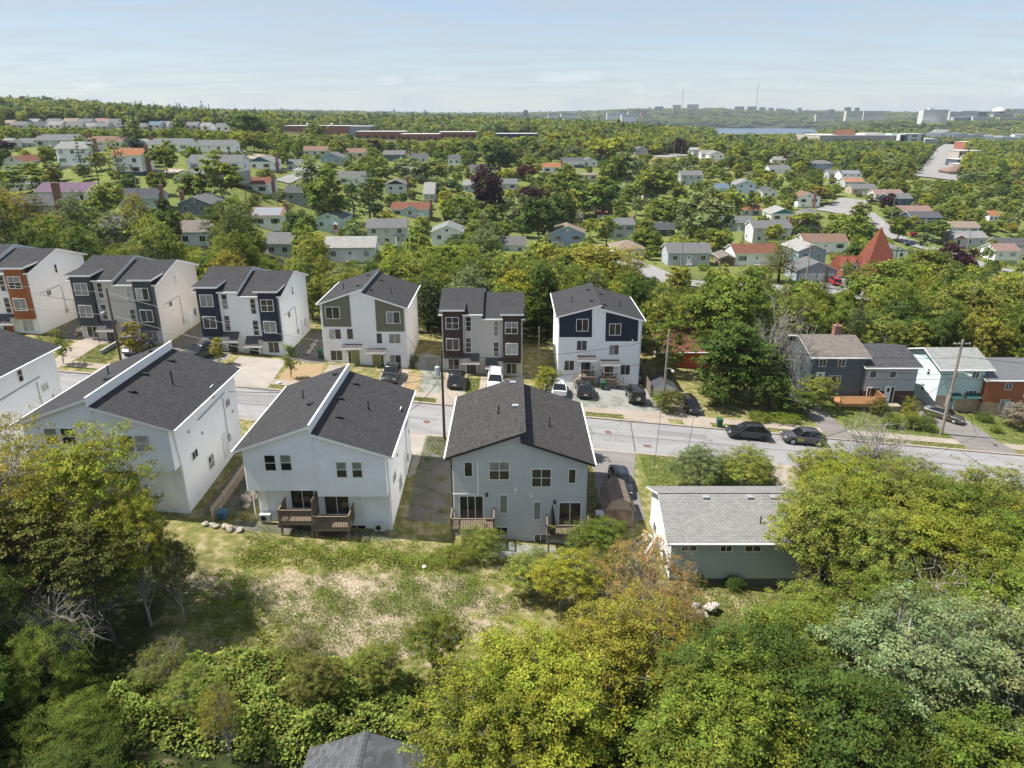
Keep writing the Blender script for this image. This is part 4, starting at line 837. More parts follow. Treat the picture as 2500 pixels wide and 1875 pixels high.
def build_house(i):
    x0, x1, ye, h, kind, W_, rc, wc, opt, label = HOUSES[i]; X, Y, Z, d, W = HPOS[i]; opt = opt.split()
    W = max(W, 4.0); yaw = R(HRNG.uniform(-4, 4)); name = 'garage' if ('garage' in opt or 'garage2' in opt) else 'house'
    o = thing(name, label, 'garage' if name == 'garage' else 'house', (X, Y, Z), yaw, 'garages of the neighbourhood' if name == 'garage' else 'houses of the neighbourhood')
    hw = W/2; Dp = {'s': 8.2, 'g': 11.0, 'h': 8.5}[kind]
    if name == 'garage': Dp = 7.0
    if 'long' in opt: Dp = 15
    wm, rm = hwall(wc), hshingle(rc); ov = .38; base = MB().box(-hw+.05,.05,-4.0,hw-.05,Dp-.05,.02).build('foundation', FOUND, o)
    t = .16
    if kind == 's':
        k = .42 if 'steep' not in opt else .9; rise = k*Dp/2
        if rc in ('white',) or 'flat tan' in label: rise = .5
        MB().prism_x([(0,0),(Dp,0),(Dp,h),(Dp/2,h+rise-.02),(0,h)], -hw, hw).build('wall', wm, o)
        s_ = rise/(Dp/2); mb = MB()
        mb.slab((-hw-ov,-ov,h-ov*s_+t),(hw+ov,-ov,h-ov*s_+t),(hw+ov,Dp/2,h+rise+t),(-hw-ov,Dp/2,h+rise+t),t)
        mb.slab((hw+ov,Dp+ov,h-ov*s_+t),(-hw-ov,Dp+ov,h-ov*s_+t),(-hw-ov,Dp/2,h+rise+t),(hw+ov,Dp/2,h+rise+t),t)
        rf = mb.build('roof', [rm, FASCIA], o, uv=True)
        ridge = (0, Dp/2, h+rise)
    elif kind == 'g':
        rise = .40*hw; MB().prism_y([(-hw,0),(hw,0),(hw,h),(0,h+rise-.02),(-hw,h)], 0, Dp).build('wall', wm, o)
        s_ = rise/hw; mb = MB()
        mb.slab((-hw-ov,-ov,h-ov*s_+t),(0,-ov,h+rise+t),(0,Dp+ov,h+rise+t),(-hw-ov,Dp+ov,h-ov*s_+t),t)
        mb.slab((0,-ov,h+rise+t),(hw+ov,-ov,h-ov*s_+t),(hw+ov,Dp+ov,h-ov*s_+t),(0,Dp+ov,h+rise+t),t)
        rf = mb.build('roof', [rm, FASCIA], o, uv=True)
        for key, gm in (('tealgable', BLUEGAB), ('tealgable2', TEALGAB), ('darkgable', DARKGAB)):
            if key in opt: MB().prism_y([(-hw+.1,h+.05),(hw-.1,h+.05),(0,h+rise-.08)], -.06, -.002).build('gable_panel', gm, o)
        if 'tudor' in opt:
            for a in (-.5, 0, .5): MB().box(a*hw-.1,-.07,0.4,a*hw+.1,-.003,h+rise*(1-abs(a))-.2).build('timber', BLACK, o)
            MB().box(-hw,-.075,h-.12,hw,-.003,h+.1).build('timber', BLACK, o)
        if 'vent' in opt: MB().prism_y([(.35*math.cos(a*math.pi/6), h+rise*.45+.35*math.sin(a*math.pi/6)) for a in range(12)], -.05, -.003).build('gable_vent', WHITE, o)
    else:
        rise = .42*Dp/2; MB().box(-hw,0,0,hw,Dp,h).build('wall', wm, o)
        e = min(hw, Dp/2)*.96; mb = MB(); a0, b0, c0, d0 = (-hw-ov,-ov,h),(hw+ov,-ov,h),(hw+ov,Dp+ov,h),(-hw-ov,Dp+ov,h)
        r0, r1 = (-hw+e,Dp/2,h+rise),(hw-e,Dp/2,h+rise)
        mb.add([a0,b0,c0,d0,r0,r1],[(0,1,5,4),(1,2,5),(2,3,4,5),(3,0,4)],0)
        mb.add([(p[0],p[1],p[2]-.14) for p in (a0,b0,c0,d0)]+[a0,b0,c0,d0],[(3,2,1,0),(0,1,5,4),(1,2,6,5),(2,3,7,6),(3,0,4,7)],1)
        rf = mb.build('roof', [rm, FASCIA], o, uv=True)
    # chimneys
    zt = h+rise+.9
    if 'cR' in opt: chimney(o, hw+.42, Dp*.42, -1.5, zt, .75, 1.2)
    if 'cRb' in opt: chimney(o, hw+.6, -.3, -1.5, zt+2.0, 1.3, 1.1)
    if 'cRr' in opt: chimney(o, hw+.5, Dp*.3, -1, zt+.4, 1.0, 1.2, REDBRICK)
    if 'cL' in opt: chimney(o, -hw-.42, Dp*.42, -1.5, zt, .75, 1.2)
    if 'cM' in opt: chimney(rf, hw*.45, Dp*.5+.1, h+rise-.4, zt+.1, .7, .7)
    if 'bigred' in opt: chimney(o, hw*.45, -.36, -1, zt, .9, .7)
    if 'base' in opt: MB().box(-hw-.01,-.01,-1.0,hw+.01,Dp+.01,.9).build('painted_base', M('navy_base', (.03,.07,.10), .7), o)
    if 'navybase' in opt: MB().box(-hw-.012,-.012,-.5,hw+.012,Dp+.012,1.3).build('lower_wall', hwall('navy'), o)
    # openings
    sd_ = 'R' if X < 0 else 'L'; sx = hw if sd_ == 'R' else -hw
    storeys = [.95, 3.55] if h >= 4.6 else [max(.8, h-2.05)]
    if name == 'garage':
        nd = 2 if 'garage2' in opt else 1; w = (W-.9)/nd-.3
        for k_ in range(nd):
            xc = -hw+.6+w/2+k_*(w+.4); g = MB().box(xc-w/2,-.04,.02,xc+w/2,-.003,2.15)
            for z in (.55, 1.08, 1.61): g.box(xc-w/2,-.05,z-.012,xc+w/2,-.04,z+.012)
            g.build('garage_door', DOORW if nd == 2 else M('brown_door', (.10,.06,.045), .6), o)
    else:
        for si, z in enumerate(storeys):
            n = max(2, int(W/3.4)); 
            if kind == 'g': n = 2
            dpos = HRNG.randrange(n) if si == 0 and n > 2 else (n-1 if si == 0 and 'reddoor' in opt else -1)
            for k_ in range(n):
                xc = -hw+W*(k_+.5)/n
                if k_ == dpos:
                    if 'bigred' in opt: continue
                    door(o, 'F', xc, 0, max(.15, z-.85), .95, 2.05, DOORR if 'reddoor' in opt else DOORW if HRNG.random() < .6 else DOORD, 0, 1)
                    MB().box(xc-.8,-1.2,-.6,xc+.8,-.01,max(.1, z-.88)).build('steps', FOUND, o)
                    if 'reddoor' in opt: MB().prism_y([(xc-.8,2.9),(xc+.8,2.9),(xc,3.5)], -1.1, -.005).build('porch_roof', WHITE, o)
                else:
                    big = (si == 0 and W > 8 and k_ in (0, n-1) and HRNG.random() < .5)
                    w = 2.3 if big else 1.25; window(o, 'F', xc, 0, z, w, 1.25 if not big else 1.35, 'pic' if big else '2', blind=.25)
                    if 'shut' in opt or 'shutg' in opt:
                        for s in (-1, 1): MB().box(xc+s*(w/2+.24)-.17,-.035,z,xc+s*(w/2+.24)+.17,-.003,z+1.3).build('shutter', BLACK if 'shutg' not in opt else M('mauve_shutter', (.25,.17,.2), .6), o)
            ns = 1 if kind == 's' else 2
            for k_ in range(ns):
                yc = Dp*(k_+.5)/ns + (1.6 if kind == 's' and ('cR' in opt or 'cL' in opt) else 0)
                window(o, sd_, sx, yc, z, 1.05, 1.15, '2', blind=.25)
        if kind == 'g' and 'vent' not in opt and rise > 1.0 and 'tudor' not in opt: window(o, 'F', 0, 0, h+.15, .9, .8, '2', blind=.1)
        if h > 3.9 and h < 4.6:
            for k_ in (-.5, .5): window(o, 'F', k_*hw, 0, .25, 1.0, .7, '2', blind=0)
    if 'bay' in opt:
        mb = MB().prism_z([(hw-3.2,0),(hw-2.8,-.8),(hw-1.3,-.8),(hw-.9,0)], -1.5, 3.1); mb.build('bay', wm, o)
        MB().prism_z([(hw-3.4,0),(hw-2.95,-1.0),(hw-1.15,-1.0),(hw-.7,0)], 3.1, 3.25).build('bay_roof', rm, o, uv=True)
        window(o, 'F', hw-2.05, -.8, 1.4, 1.2, 1.4, '2')
    if 'midgable' in opt or 'redgable' in opt:
        gw = 2.6 if 'midgable' in opt else 1.9; gx = .4 if 'midgable' in opt else -hw+2.0; gr = .42*gw
        MB().prism_y([(gx-gw,h-.2),(gx+gw,h-.2),(gx,h+gr)], -.6, Dp*.35).build('gable_wall', wm if 'midgable' in opt else REDGAB, o)
        mb = MB(); mb.slab((gx-gw-.3,-.9,h-.1),(gx,-.9,h+gr+.16),(gx,Dp*.4,h+gr+.16),(gx-gw-.3,Dp*.4,h-.1),.12); mb.slab((gx,-.9,h+gr+.16),(gx+gw+.3,-.9,h-.1),(gx+gw+.3,Dp*.4,h-.1),(gx,Dp*.4,h+gr+.16),.12)
        mb.build('gable_roof', [rm, FASCIA], o, uv=True)
    if 'solar' in opt or rc == 'solar':
        s_ = rise/(Dp/2); nr, ncol = 4, 7; ang = math.atan(s_)
        pm = MB().box(-.52,-.44,.03,.52,.44,.07).mesh('solar_panel', SOLAR); fm_ = MB().box(-.55,-.47,.02,.55,.47,.05).mesh('panel_frame', GALV)
        for r_ in range(nr):
            for c in range(ncol):
                yy = .35+r_*.93; xx = -hw+.5+(c+.5)*(W-1.2)/ncol; p = link_obj('solar_panel', pm, rf, (xx, yy, h+yy*s_+t)); p.rotation_euler = (ang, 0, 0)
                link_obj('panel_frame', fm_, p)
    tp = pxl(X, Y+(Dp/2 if kind != 'g' else 0), Z+h+rise)[1]; bt = ye+h*F/d*(.95 if Y < 330 else .75)
    KEEP.append((x0-2, x1+2, tp, bt, d))
    return o
for i_ in range(len(HOUSES)): build_house(i_)
# ------------------------------------------------------------------ the stepped duplexes on both sides of the street
def at_x(px, py, X):
    r = ray(px, py); t = X/r[0]; return (X, r[1]*t, CZ + r[2]*t)
DSH = SHINGLE('charcoal_shingles', (.047,.046,.048), .24, .11); DSH3 = SHINGLE('brown_grey_shingles', (.055,.0515,.05), .26, .12)
WSIDE = SIDING('white_lap_siding', (.86,.86,.85), .16, False, .03, .04)
REARW = SIDING('white_lap_siding_sky_cast', (.84,.85,.85), .16, False, .03, .06)  # white rear siding; faint cool cast of skylit shade put into its colour
GREYL = SIDING('grey_lap_siding', (.53,.53,.505), .16, False, .034, .06)
WBAT = SIDING('white_board_and_batten', (.82,.825,.83), .3, True, .02, .03)
BEBAT = SIDING('beige_board_and_batten', (.52,.495,.46), .3, True, .02, .04)
BESIDE = SIDING('beige_lap_siding', (.66,.60,.545), .11, False, .014, .05)
OLIVE = SIDING('olive_cladding', (.15,.148,.10), .16, False, .012, .06); NAVY = SIDING('navy_cladding', (.012,.018,.038), .16, False, .012, .06)
SLATE = SIDING('slate_cladding', (.040,.050,.055), .16, False, .012, .06); BROWNC = SIDING('brown_cladding', (.045,.026,.020), .16, False, .012, .08); RUSTC = SIDING('rust_orange_cladding', (.27,.085,.022), .16, False, .012, .08)
def rel(o, p): return (p[0]-o.location.x, p[1]-o.location.y, p[2]-o.location.z)
class Frame:
    """turns rectangles measured on the photo into openings on a wall of known depth"""
    def __init__(s, o, ox, oy, sc, Y): s.o, s.ox, s.oy, s.sc, s.Y = o, ox, oy, sc, Y
    def pt(s, x, y, Y=None): return rel(s.o, at_y(s.ox+x/s.sc, s.oy+y/s.sc, Y or s.Y))
    def rect(s, x0, y0, x1, y1, Y=None):
        a, b = s.pt(x0, y1, Y), s.pt(x1, y0, Y); return (a[0]+b[0])/2, a[1], a[2], b[0]-a[0], b[2]-a[2]
    def win(s, x0, y0, x1, y1, style, Y=None, blind=.2, dy=-.004):
        cx, y, z, w, h = s.rect(x0, y0, x1, y1, Y); return window(s.o, 'F', cx, y+dy, z, round(w,2), round(h,2), style, blind=blind)
    def box(s, name, x0, y0, x1, y1, dep, mat, Y=None):
        cx, y, z, w, h = s.rect(x0, y0, x1, y1, Y); return MB().box(cx-w/2,y-dep,z,cx+w/2,y-.003,z+h).build(name, mat, s.o)
def roof_bits(rf, items, slope):
    """items: (kind, x, y, z) on the roof surface"""
    for kind, x, y, z in items:
        if kind == 'pipe':
            mb = MB().tube([(x,y,z-.1),(x,y,z+.75)], .05, 8); mb.prism_z([(x+.13*math.cos(a),y+.13*math.sin(a)) for a in np.linspace(0, 5.5, 8)], z-.05, z+.06); mb.build('vent_pipe', BLACK, rf)
        elif kind == 'tall':
            MB().tube([(x,y,z-.1),(x,y,z+1.25)], .06, 8).build('vent_pipe', BLACK, rf)
        else:
            mb = MB().box(x-.2,y-.16,z-.08,x+.2,y+.16,z+.10); mb.box(x-.26,y-.22,z+.10,x+.26,y+.22,z+.14); mb.build('roof_vent', BLACK if kind == 'vent' else GALV, rf)
def gutter(o, x, y0, y1, z, mat, s):
    MB().box(min(x,x+s*.11),y0,z-.13,max(x,x+s*.11),y1,z-.01).build('gutter', mat, o)
def downspout(o, pts, mat): MB().tube(pts, .045, 4).build('downspout', mat, o)
def heat_pump(label, x, y, z, rz=0):
    o = thing('heat_pump', label, 'heat pump', (x, y, z), rz, 'heat pumps by the houses')
    mb = MB().box(-.42,-.16,.12,.42,.16,.72); mb.box(-.36,-.12,0,-.28,.12,.12); mb.box(.28,-.12,0,.36,.12,.12); mb.build('case', M('heat_pump_case', (.55,.55,.53), .5), o)
    g = MB(); 
    for r_ in (.08,.13,.18,.23): g.tube([(-.1+r_*math.cos(a),-.175,.42+r_*math.sin(a)) for a in np.linspace(0, 2*math.pi, 17)], .008, 3, cap=False)
    g.build('fan_guard', BLACK, o); MB().prism_y([(-.1+.2*math.cos(a), .42+.2*math.sin(a)) for a in np.linspace(0, 5.9, 16)], -.168, -.162).build('fan_opening', BLACK, o)
    return o
def lap(o, xl, xr, z0, z1, y, mat, pitch=.16, dep=.03):
    """clapboard courses between heights z0 and z1; xl, xr: ends of a course as functions of height"""
    mb = MB(); z = z0
    while z < z1-.02:
        zt = min(z+pitch, z1); a0, b0, a1, b1 = xl(z), xr(z), xl(zt), xr(zt)
        if b0-a0 < .05: break
        mb.quad((a0,y-dep,z),(b0,y-dep,z),(max(b1,a1+.01),y-.002,zt),(a1,y-.002,zt)); mb.quad((a0,y,z),(b0,y,z),(b0,y-dep,z),(a0,y-dep,z)); z = zt
    return mb.build('siding', mat, o)
def gable_duplex(label, cx, yf, eL, pL, pR, eR, y0, y1, fmat, smat, rmat, fas, w=5.15, ov=.6, xr=0.0, over=None, depth=12.4, laps=False):
    zb = gz(cx, yf)-.25; o = thing('duplex_house', label, 'house', (cx, yf, zb), 0, 'stepped duplex houses')
    a, b, c, d = eL-zb, pL-zb, pR-zb, eR-zb; t = .2; lo = -2.2
    sL = (b-a)/(w+ov+xr); sR = (c-d)/(w+ov)
    zl = lambda x: a+sL*(x+w+ov)-t; zr = lambda x: d+sR*(w+ov-x)-t
    for s in (-1, 1):
        if s < 0: poly = [(-w,over[0] if over else lo),(0,over[0] if over else lo),(0,zl(0)),(-w,zl(-w))]
        else: poly = [(.003,over[1] if over else lo),(w,over[1] if over else lo),(w,zr(w)),(.003,zr(0))]
        yo = .034 if laps else 0.0
        MB().prism_y(poly, yo, depth, 0, 1).build('wall', [fmat, smat], o)
        if laps:
            if s < 0: lap(o, lambda z: max(-w, (z+t-a)/sL-w-ov), lambda z: 0, over[0] if over else -.6, zl(0)-.02, .03, fmat)
            else: lap(o, lambda z: 0, lambda z: min(w, w+ov-(z+t-d)/sR), over[1] if over else -.6, zr(0)-.02, .03, fmat)
            if over:
                if s < 0: lap(o, lambda z: -w+.36, lambda z: 0, -.6, over[0]-.01, .983, fmat)
                else: lap(o, lambda z: 0, lambda z: w-.03, -.6, over[1]-.01, .983, fmat)
        if over:
            e = .55 if s < 0 else .25
            poly = [(-w+.35,lo),(0,lo),(0,over[0]+.01),(-w+.35,over[0]+.01)] if s < 0 else [(.003,lo),(w-.02,lo),(w-.02,over[1]+.01),(.003,over[1]+.01)]
            MB().prism_y(poly, .987 if laps else .95, depth-.1, 0, 1).build('lower_wall', [fmat, smat], o)
    Y0, Y1 = y0-yf, y1-yf
    rl = MB().slab((-w-ov,Y0,a),(xr,Y0,b),(xr,Y1,b),(-w-ov,Y1,a),t).build('roof', [rmat, fas], o, uv=True)
    rr = MB().slab((.02,Y0,c),(w+ov,Y0,d),(w+ov,Y1,d),(.02,Y1,c),t).build('roof', [rmat, fas], o, uv=True)
    if xr == 0:  # white parapet board along the ridge step
        MB().box(-.02,Y0-.03,c-.02,.02,Y1+.03,b+.05).build('ridge_wall', smat, o); MB().box(-.09,Y0-.06,b+.05,.05,Y1+.06,b+.10).build('ridge_cap', WHITE, o)
    for s, e_, sl in ((-1, a, sL), (1, d, sR)):
        gutter(o, s*(w+ov+.002), Y0, Y1, e_, WHITE, s)
    o['zl'] = 0; del o['zl']
    return o, rl, rr, (lambda x: a+sL*(x+w+ov)), (lambda x: d+sR*(w+ov-x)), zb
def foundation(o, w, d, z): MB().box(-w+.03,.98,-3,w-.03,d-.12,z).build('foundation', FOUND, o)

# near row, backs turned to us
def near_white(label, cx, dz, full):
    over = (4.55+dz-gz(cx,47.4)+.25, 4.05+dz-gz(cx,47.4)+.25)
    o, rl, rr, fl, fr, zb = gable_duplex(label, cx, 47.4, 7.95+dz, 10.0+dz, 9.38+dz, 7.5+dz, 47.1, 60.7, REARW, WSIDE, DSH, FASCIA, 5.25, .58, 0, over, 13.0, True)
    roof_bits(rl, [('pipe',-2.6,7.4,fl(-2.6)),('vent',-1.3,4.9,fl(-1.3)),('vent',-.8,11.4,fl(-.8))], 0)
    roof_bits(rr, [('tall' if cx < -20 else 'pipe',2.9,6.6,fr(2.9)),('vent',1.2,3.6,fr(1.2)),('vent',1.0,10.8,fr(1.0)),('vent',.55,7.0,fr(.55))], 0)
    MB().box(-.06,-.035,over[0],.06,-.002,fl(0)-.3).build('corner_board', WHITE, o)
    for s in (-1, 1): downspout(o, [(s*5.3,.55,(fl(-5.2) if s < 0 else fr(5.2))-.25),(s*5.3,1.0,over[0]-.6),(s*5.3,1.0,-.6)], WHITE)
    foundation(o, 5.2, 13.0, .5)
    return o, over, zb
H2, ov2, zb2 = near_white('white duplex with twin wooden decks, between two other duplexes', -14.68, 0.0, True)
H1, ov1, zb1 = near_white('white duplex whose back is half hidden by the yellow green trees', -30.36, 2.13, True)
H0, ov0, zb0 = near_white('white duplex cut by the left picture edge, dark roof and white side wall', -46.1, 4.25, False)
fr2 = Frame(H2, 550, 850, 3.318, 47.4)
for r_ in ((325,862,405,995),(452,860,532,993),(903,918,982,1050),(1030,918,1107,1050)): fr2.win(*r_, 'dh', blind=.1)
for r_ in ((541,1113,714,1298),(813,1168,998,1346)): fr2.win(*r_, '2', 48.35, 0)
fr2.win(1000,1428,1142,1512,'2x2',48.35,0); fr2.win(448,1440,600,1478,'2',48.35,0)
for r_ in ((657,792,677,812),(762,852,781,873)): fr2.box('wall_vent', *r_, .08, WHITE)
for r_ in ((493,1108,508,1122),(1008,1163,1023,1177)): fr2.box('wall_lamp', *r_, .1, BLACK, 48.35)
for x_, y_, y2_ in ((322,1112,1400),(1122,1168,1418)): fr2.box('line_cover', x_-4, y_, x_+4, y2_, .06, WHITE, 48.35)
fr1 = Frame(H1, 0, 800, 3.016, 47.4)
for r_ in ((890,790,975,915),(1007,790,1095,915),(345,737,415,860),(465,737,545,860)): fr1.win(*r_, 'dh', blind=.15)
fr1.win(560,1040,740,1200,'2',48.35,0); fr1.win(850,1030,1010,1190,'2',48.35,0)
for r_ in ((645,675,660,690),(727,735,740,748)): fr1.box('wall_vent', *r_, .08, WHITE)
fr1.box('line_cover', 1240, 1022, 1250, 1330, .06, WHITE, 48.35)
def side_openings(o, w, dz, n=1.0):
    for (y, z, ww, hh, st) in ((8.2,5.7,.65,1.15,'dh'),(10.8,3.9,1.0,.7,'2'),(3.4,2.5,1.05,.75,'2'),(6.0,.3,1.1,1.25,'2x2')): window(o, 'R', w+.004, y, z+dz, ww, hh, st, blind=.35)
    door(o, 'R', w+.004, 9.2, -.1+dz, .95, 2.05, DOORW)
    MB().tube([(w+.06,4.8,5.2+dz),(w+.06,10.4,5.35+dz)], .05, 6).build('service_pipe', GREYPAINT, o)
    MB().tube([(w+.06,9.9,5.1+dz),(w+.06,9.9,1.4+dz)], .035, 6).build('service_pipe', GREYPAINT, o)
    MB().box(w+.003,9.7,1.0+dz,w+.2,10.1,1.6+dz).build('electric_meter', GREYPAINT, o)
    for y, z in ((3.0,4.9),(5.2,3.8),(11.6,3.0)): MB().box(w+.003,y-.11,z+dz,w+.09,y+.11,z+.22+dz).build('wall_vent', GREYPAINT, o)
side_openings(H1, 5.25, .8); side_openings(H0, 5.25, .8); side_openings(H2, 5.25, .3)

# grey duplex
o, rl, rr, fl, fr_, zb = gable_duplex('grey sided duplex with dark eaves and two small decks, nearest the picture centre', .62, 48.4, 6.98, 9.12, 8.42, 6.42, 48.0, 60.4, GREYL, WSIDE, DSH3, DARKTRIM, 5.15, .5, .42, None, 12.0, True)
H3 = o; roof_bits(rl, [('pipe',-1.7,4.9,fl(-1.7)),('metal',-.35,5.2,fl(-.35)),('metal',-.55,10.8,fl(-.55))], 0); roof_bits(rr, [('pipe',2.4,4.1,fr_(2.4))], 0)
MB().box(-5.1,.03,-3,5.1,11.9,.12).build('foundation', FOUND, H3)
fr3 = Frame(H3, 1050, 880, 3.19, 48.4)
for r_, s_ in (((265,787,332,905),'1'),((458,785,620,930),'2x2'),((788,842,946,985),'2x2'),((1073,843,1140,958),'1'),((540,1043,606,1190),'1'),((803,1097,866,1242),'1'),((497,1292,608,1365),'2'),((807,1347,915,1420),'2'),((232,1050,415,1232),'3'),((997,1102,1180,1283),'2')):
    fr3.win(*r_, s_, blind=.08)
for r_ in ((655,988,675,1015),(778,1042,797,1068)): fr3.box('wall_vent', *r_, .1, WHITE)
for r_ in ((435,1028,450,1055),(962,1088,978,1115)): fr3.box('wall_lamp', *r_, .12, BLACK)
fr3.box('line_cover', 369, 790, 376, 1044, .06, WHITE); fr3.box('line_cover', 174, 1037, 376, 1045, .07, WHITE)
for s in (-1, 1): downspout(H3, [(s*5.5,.02,(fl(-5.5) if s < 0 else fr_(5.5))-.22),(s*5.22,-.1,(fl(-5.2) if s < 0 else fr_(5.2))-.6),(s*5.22,-.1,-.4)], DARKTRIM)
for k_, (x_, z_) in enumerate(((-5.151, 2.4), (-5.151, 4.9))): window(H3, 'L', x_, 6+2*k_, z_, 1.0, 1.1, '2')

# far row with gables to the street
def far_gable(label, cx, yf, eL, pL, pR, eR, pan, panels, fx, sidem):
    o, rl, rr, fl, fr, zb = gable_duplex(label, cx, yf, eL, pL, pR, eR, yf-.35, yf+12.2, WBAT, sidem, DSH, WHITE, 5.08, .42, .12, None, 11.8)
    roof_bits(rl, [('pipe',-3.2,4.5,fl(-3.2)),('vent',-.9,2.6,fl(-.9)),('vent',-.7,8.5,fl(-.7))], 0); roof_bits(rr, [('pipe',2.9,4.0,fr(2.9)),('vent',.7,2.2,fr(.7)),('vent',.9,8.0,fr(.9))], 0)
    MB().box(-5.03,.03,-3,5.03,11.7,.15).build('foundation', FOUND, o)
    for poly in panels:
        P_ = [fx(o).pt(*q) for q in poly]; MB().prism_y([(p[0], p[2]) for p in P_], -.035, -.003).build('cladding_panel', pan, o)
    for s in (-1, 1): downspout(o, [(s*5.14,-.05,(fl(-5.1) if s < 0 else fr(5.1))-.3),(s*5.14,-.05,.1)], WHITE)
    return o
fx6 = lambda o: Frame(o, 1250, 550, 3.539, 85.0); fx4 = lambda o: Frame(o, 625, 550, 3.539, 84.5)
F6 = far_gable('white gabled duplex with two navy panels and small entry stairs', 10.9, 85.0, 7.9, 9.4, 8.95, 7.4, NAVY, [[(410,966),(690,966),(693,716),(410,782)],[(806,1001),(1086,1001),(1092,818),(812,752)]], fx6, WSIDE)
f = fx6(F6)
for r_, s_ in (((553,808,663,915),'2'),((836,847,945,950),'2'),((555,993,650,1082),'2'),((835,1030,927,1120),'2'),((448,1165,540,1255),'2'),((932,1203,1024,1293),'2')): f.win(*r_, s_, blind=.5, dy=-.036 if r_[1] < 900 else -.004)
F4 = far_gable('white gabled duplex with two olive green panels', -18.2, 84.5, 9.62, 11.5, 11.0, 9.12, OLIVE, [[(584,876),(826,876),(804,598),(568,668)],[(1043,918),(1284,918),(1275,716),(1025,640)]], fx4, WSIDE)
f4 = fx4(F4)
for r_, s_ in (((605,703,720,808),'2'),((1130,745,1243,848),'2'),((633,893,733,985),'2'),((788,890,838,985),'1'),((1043,930,1090,1023),'1'),((1150,935,1248,1022),'2'),((648,1078,746,1168),'2'),((1157,1117,1254,1203),'2')): f4.win(*r_, s_, blind=.6, dy=-.036 if r_[1] < 860 else -.004)
CANO = SHINGLE('canopy_shingles', (.11,.105,.105), .25, .1)
def canopy(fr, x0, y0, x1, y1, dep=.95, posts=False, pb=None):
    cx, y, z, w, h = fr.rect(x0, y0, x1, y1); o_ = fr.o; zt = z+h
    c = MB().slab((cx-w/2,y-dep,z+.12),(cx+w/2,y-dep,z+.12),(cx+w/2,y-.01,zt),(cx-w/2,y-.01,zt),.1).build('door_canopy', [CANO, WHITE], o_, uv=True)
    MB().box(cx-w/2-.03,y-dep-.04,z-.06,cx+w/2+.03,y-dep,z+.12).build('canopy_fascia', WHITE, c)
    if posts:
        for s in (-1, 1): MB().box(cx+s*(w/2-.1)-.06,y-dep+.02,-.9,cx+s*(w/2-.1)+.06,y-dep+.14,z).build('porch_post', posts, o_)
OLIVED = M('olive_door', (.24,.235,.10), .45, .06, 2)
for fr, lst in ((f, ((620,1168,678,1283,DOORD,-1),(797,1203,852,1305,DOORD,1))), (f4, ((830,1078,893,1206,OLIVED,-1),(1013,1115,1076,1242,OLIVED,1)))):
    for (x0, y0, x1, y1, dm, sl) in lst:
        cx, y, z, w, h = fr.rect(x0, y0, x1, y1); door(fr.o, 'F', cx, y-.004, z, round(w,2), round(h,2), dm, sl)
        MB().box(cx-1.0,y-1.1,-1.5,cx+1.0,y-.01,z-.02).build('entry_slab', CONC, fr.o)
for a_ in ((557,1125,722,1157),(762,1160,926,1193)): canopy(f, *a_)
for a_ in ((750,1025,921,1051),(962,1062,1129,1089)): canopy(f4, *a_)
for fr, lst in ((f, ((568,1160,576,1180),(901,1195,909,1215),(1034,984,1048,998))), (f4, ((778,1075,786,1098),(1107,1105,1115,1127)))):
    for r_ in lst: fr.box('wall_lamp', *r_, .1, GREYPAINT if r_[3]-r_[1] > 15 else WHITE)

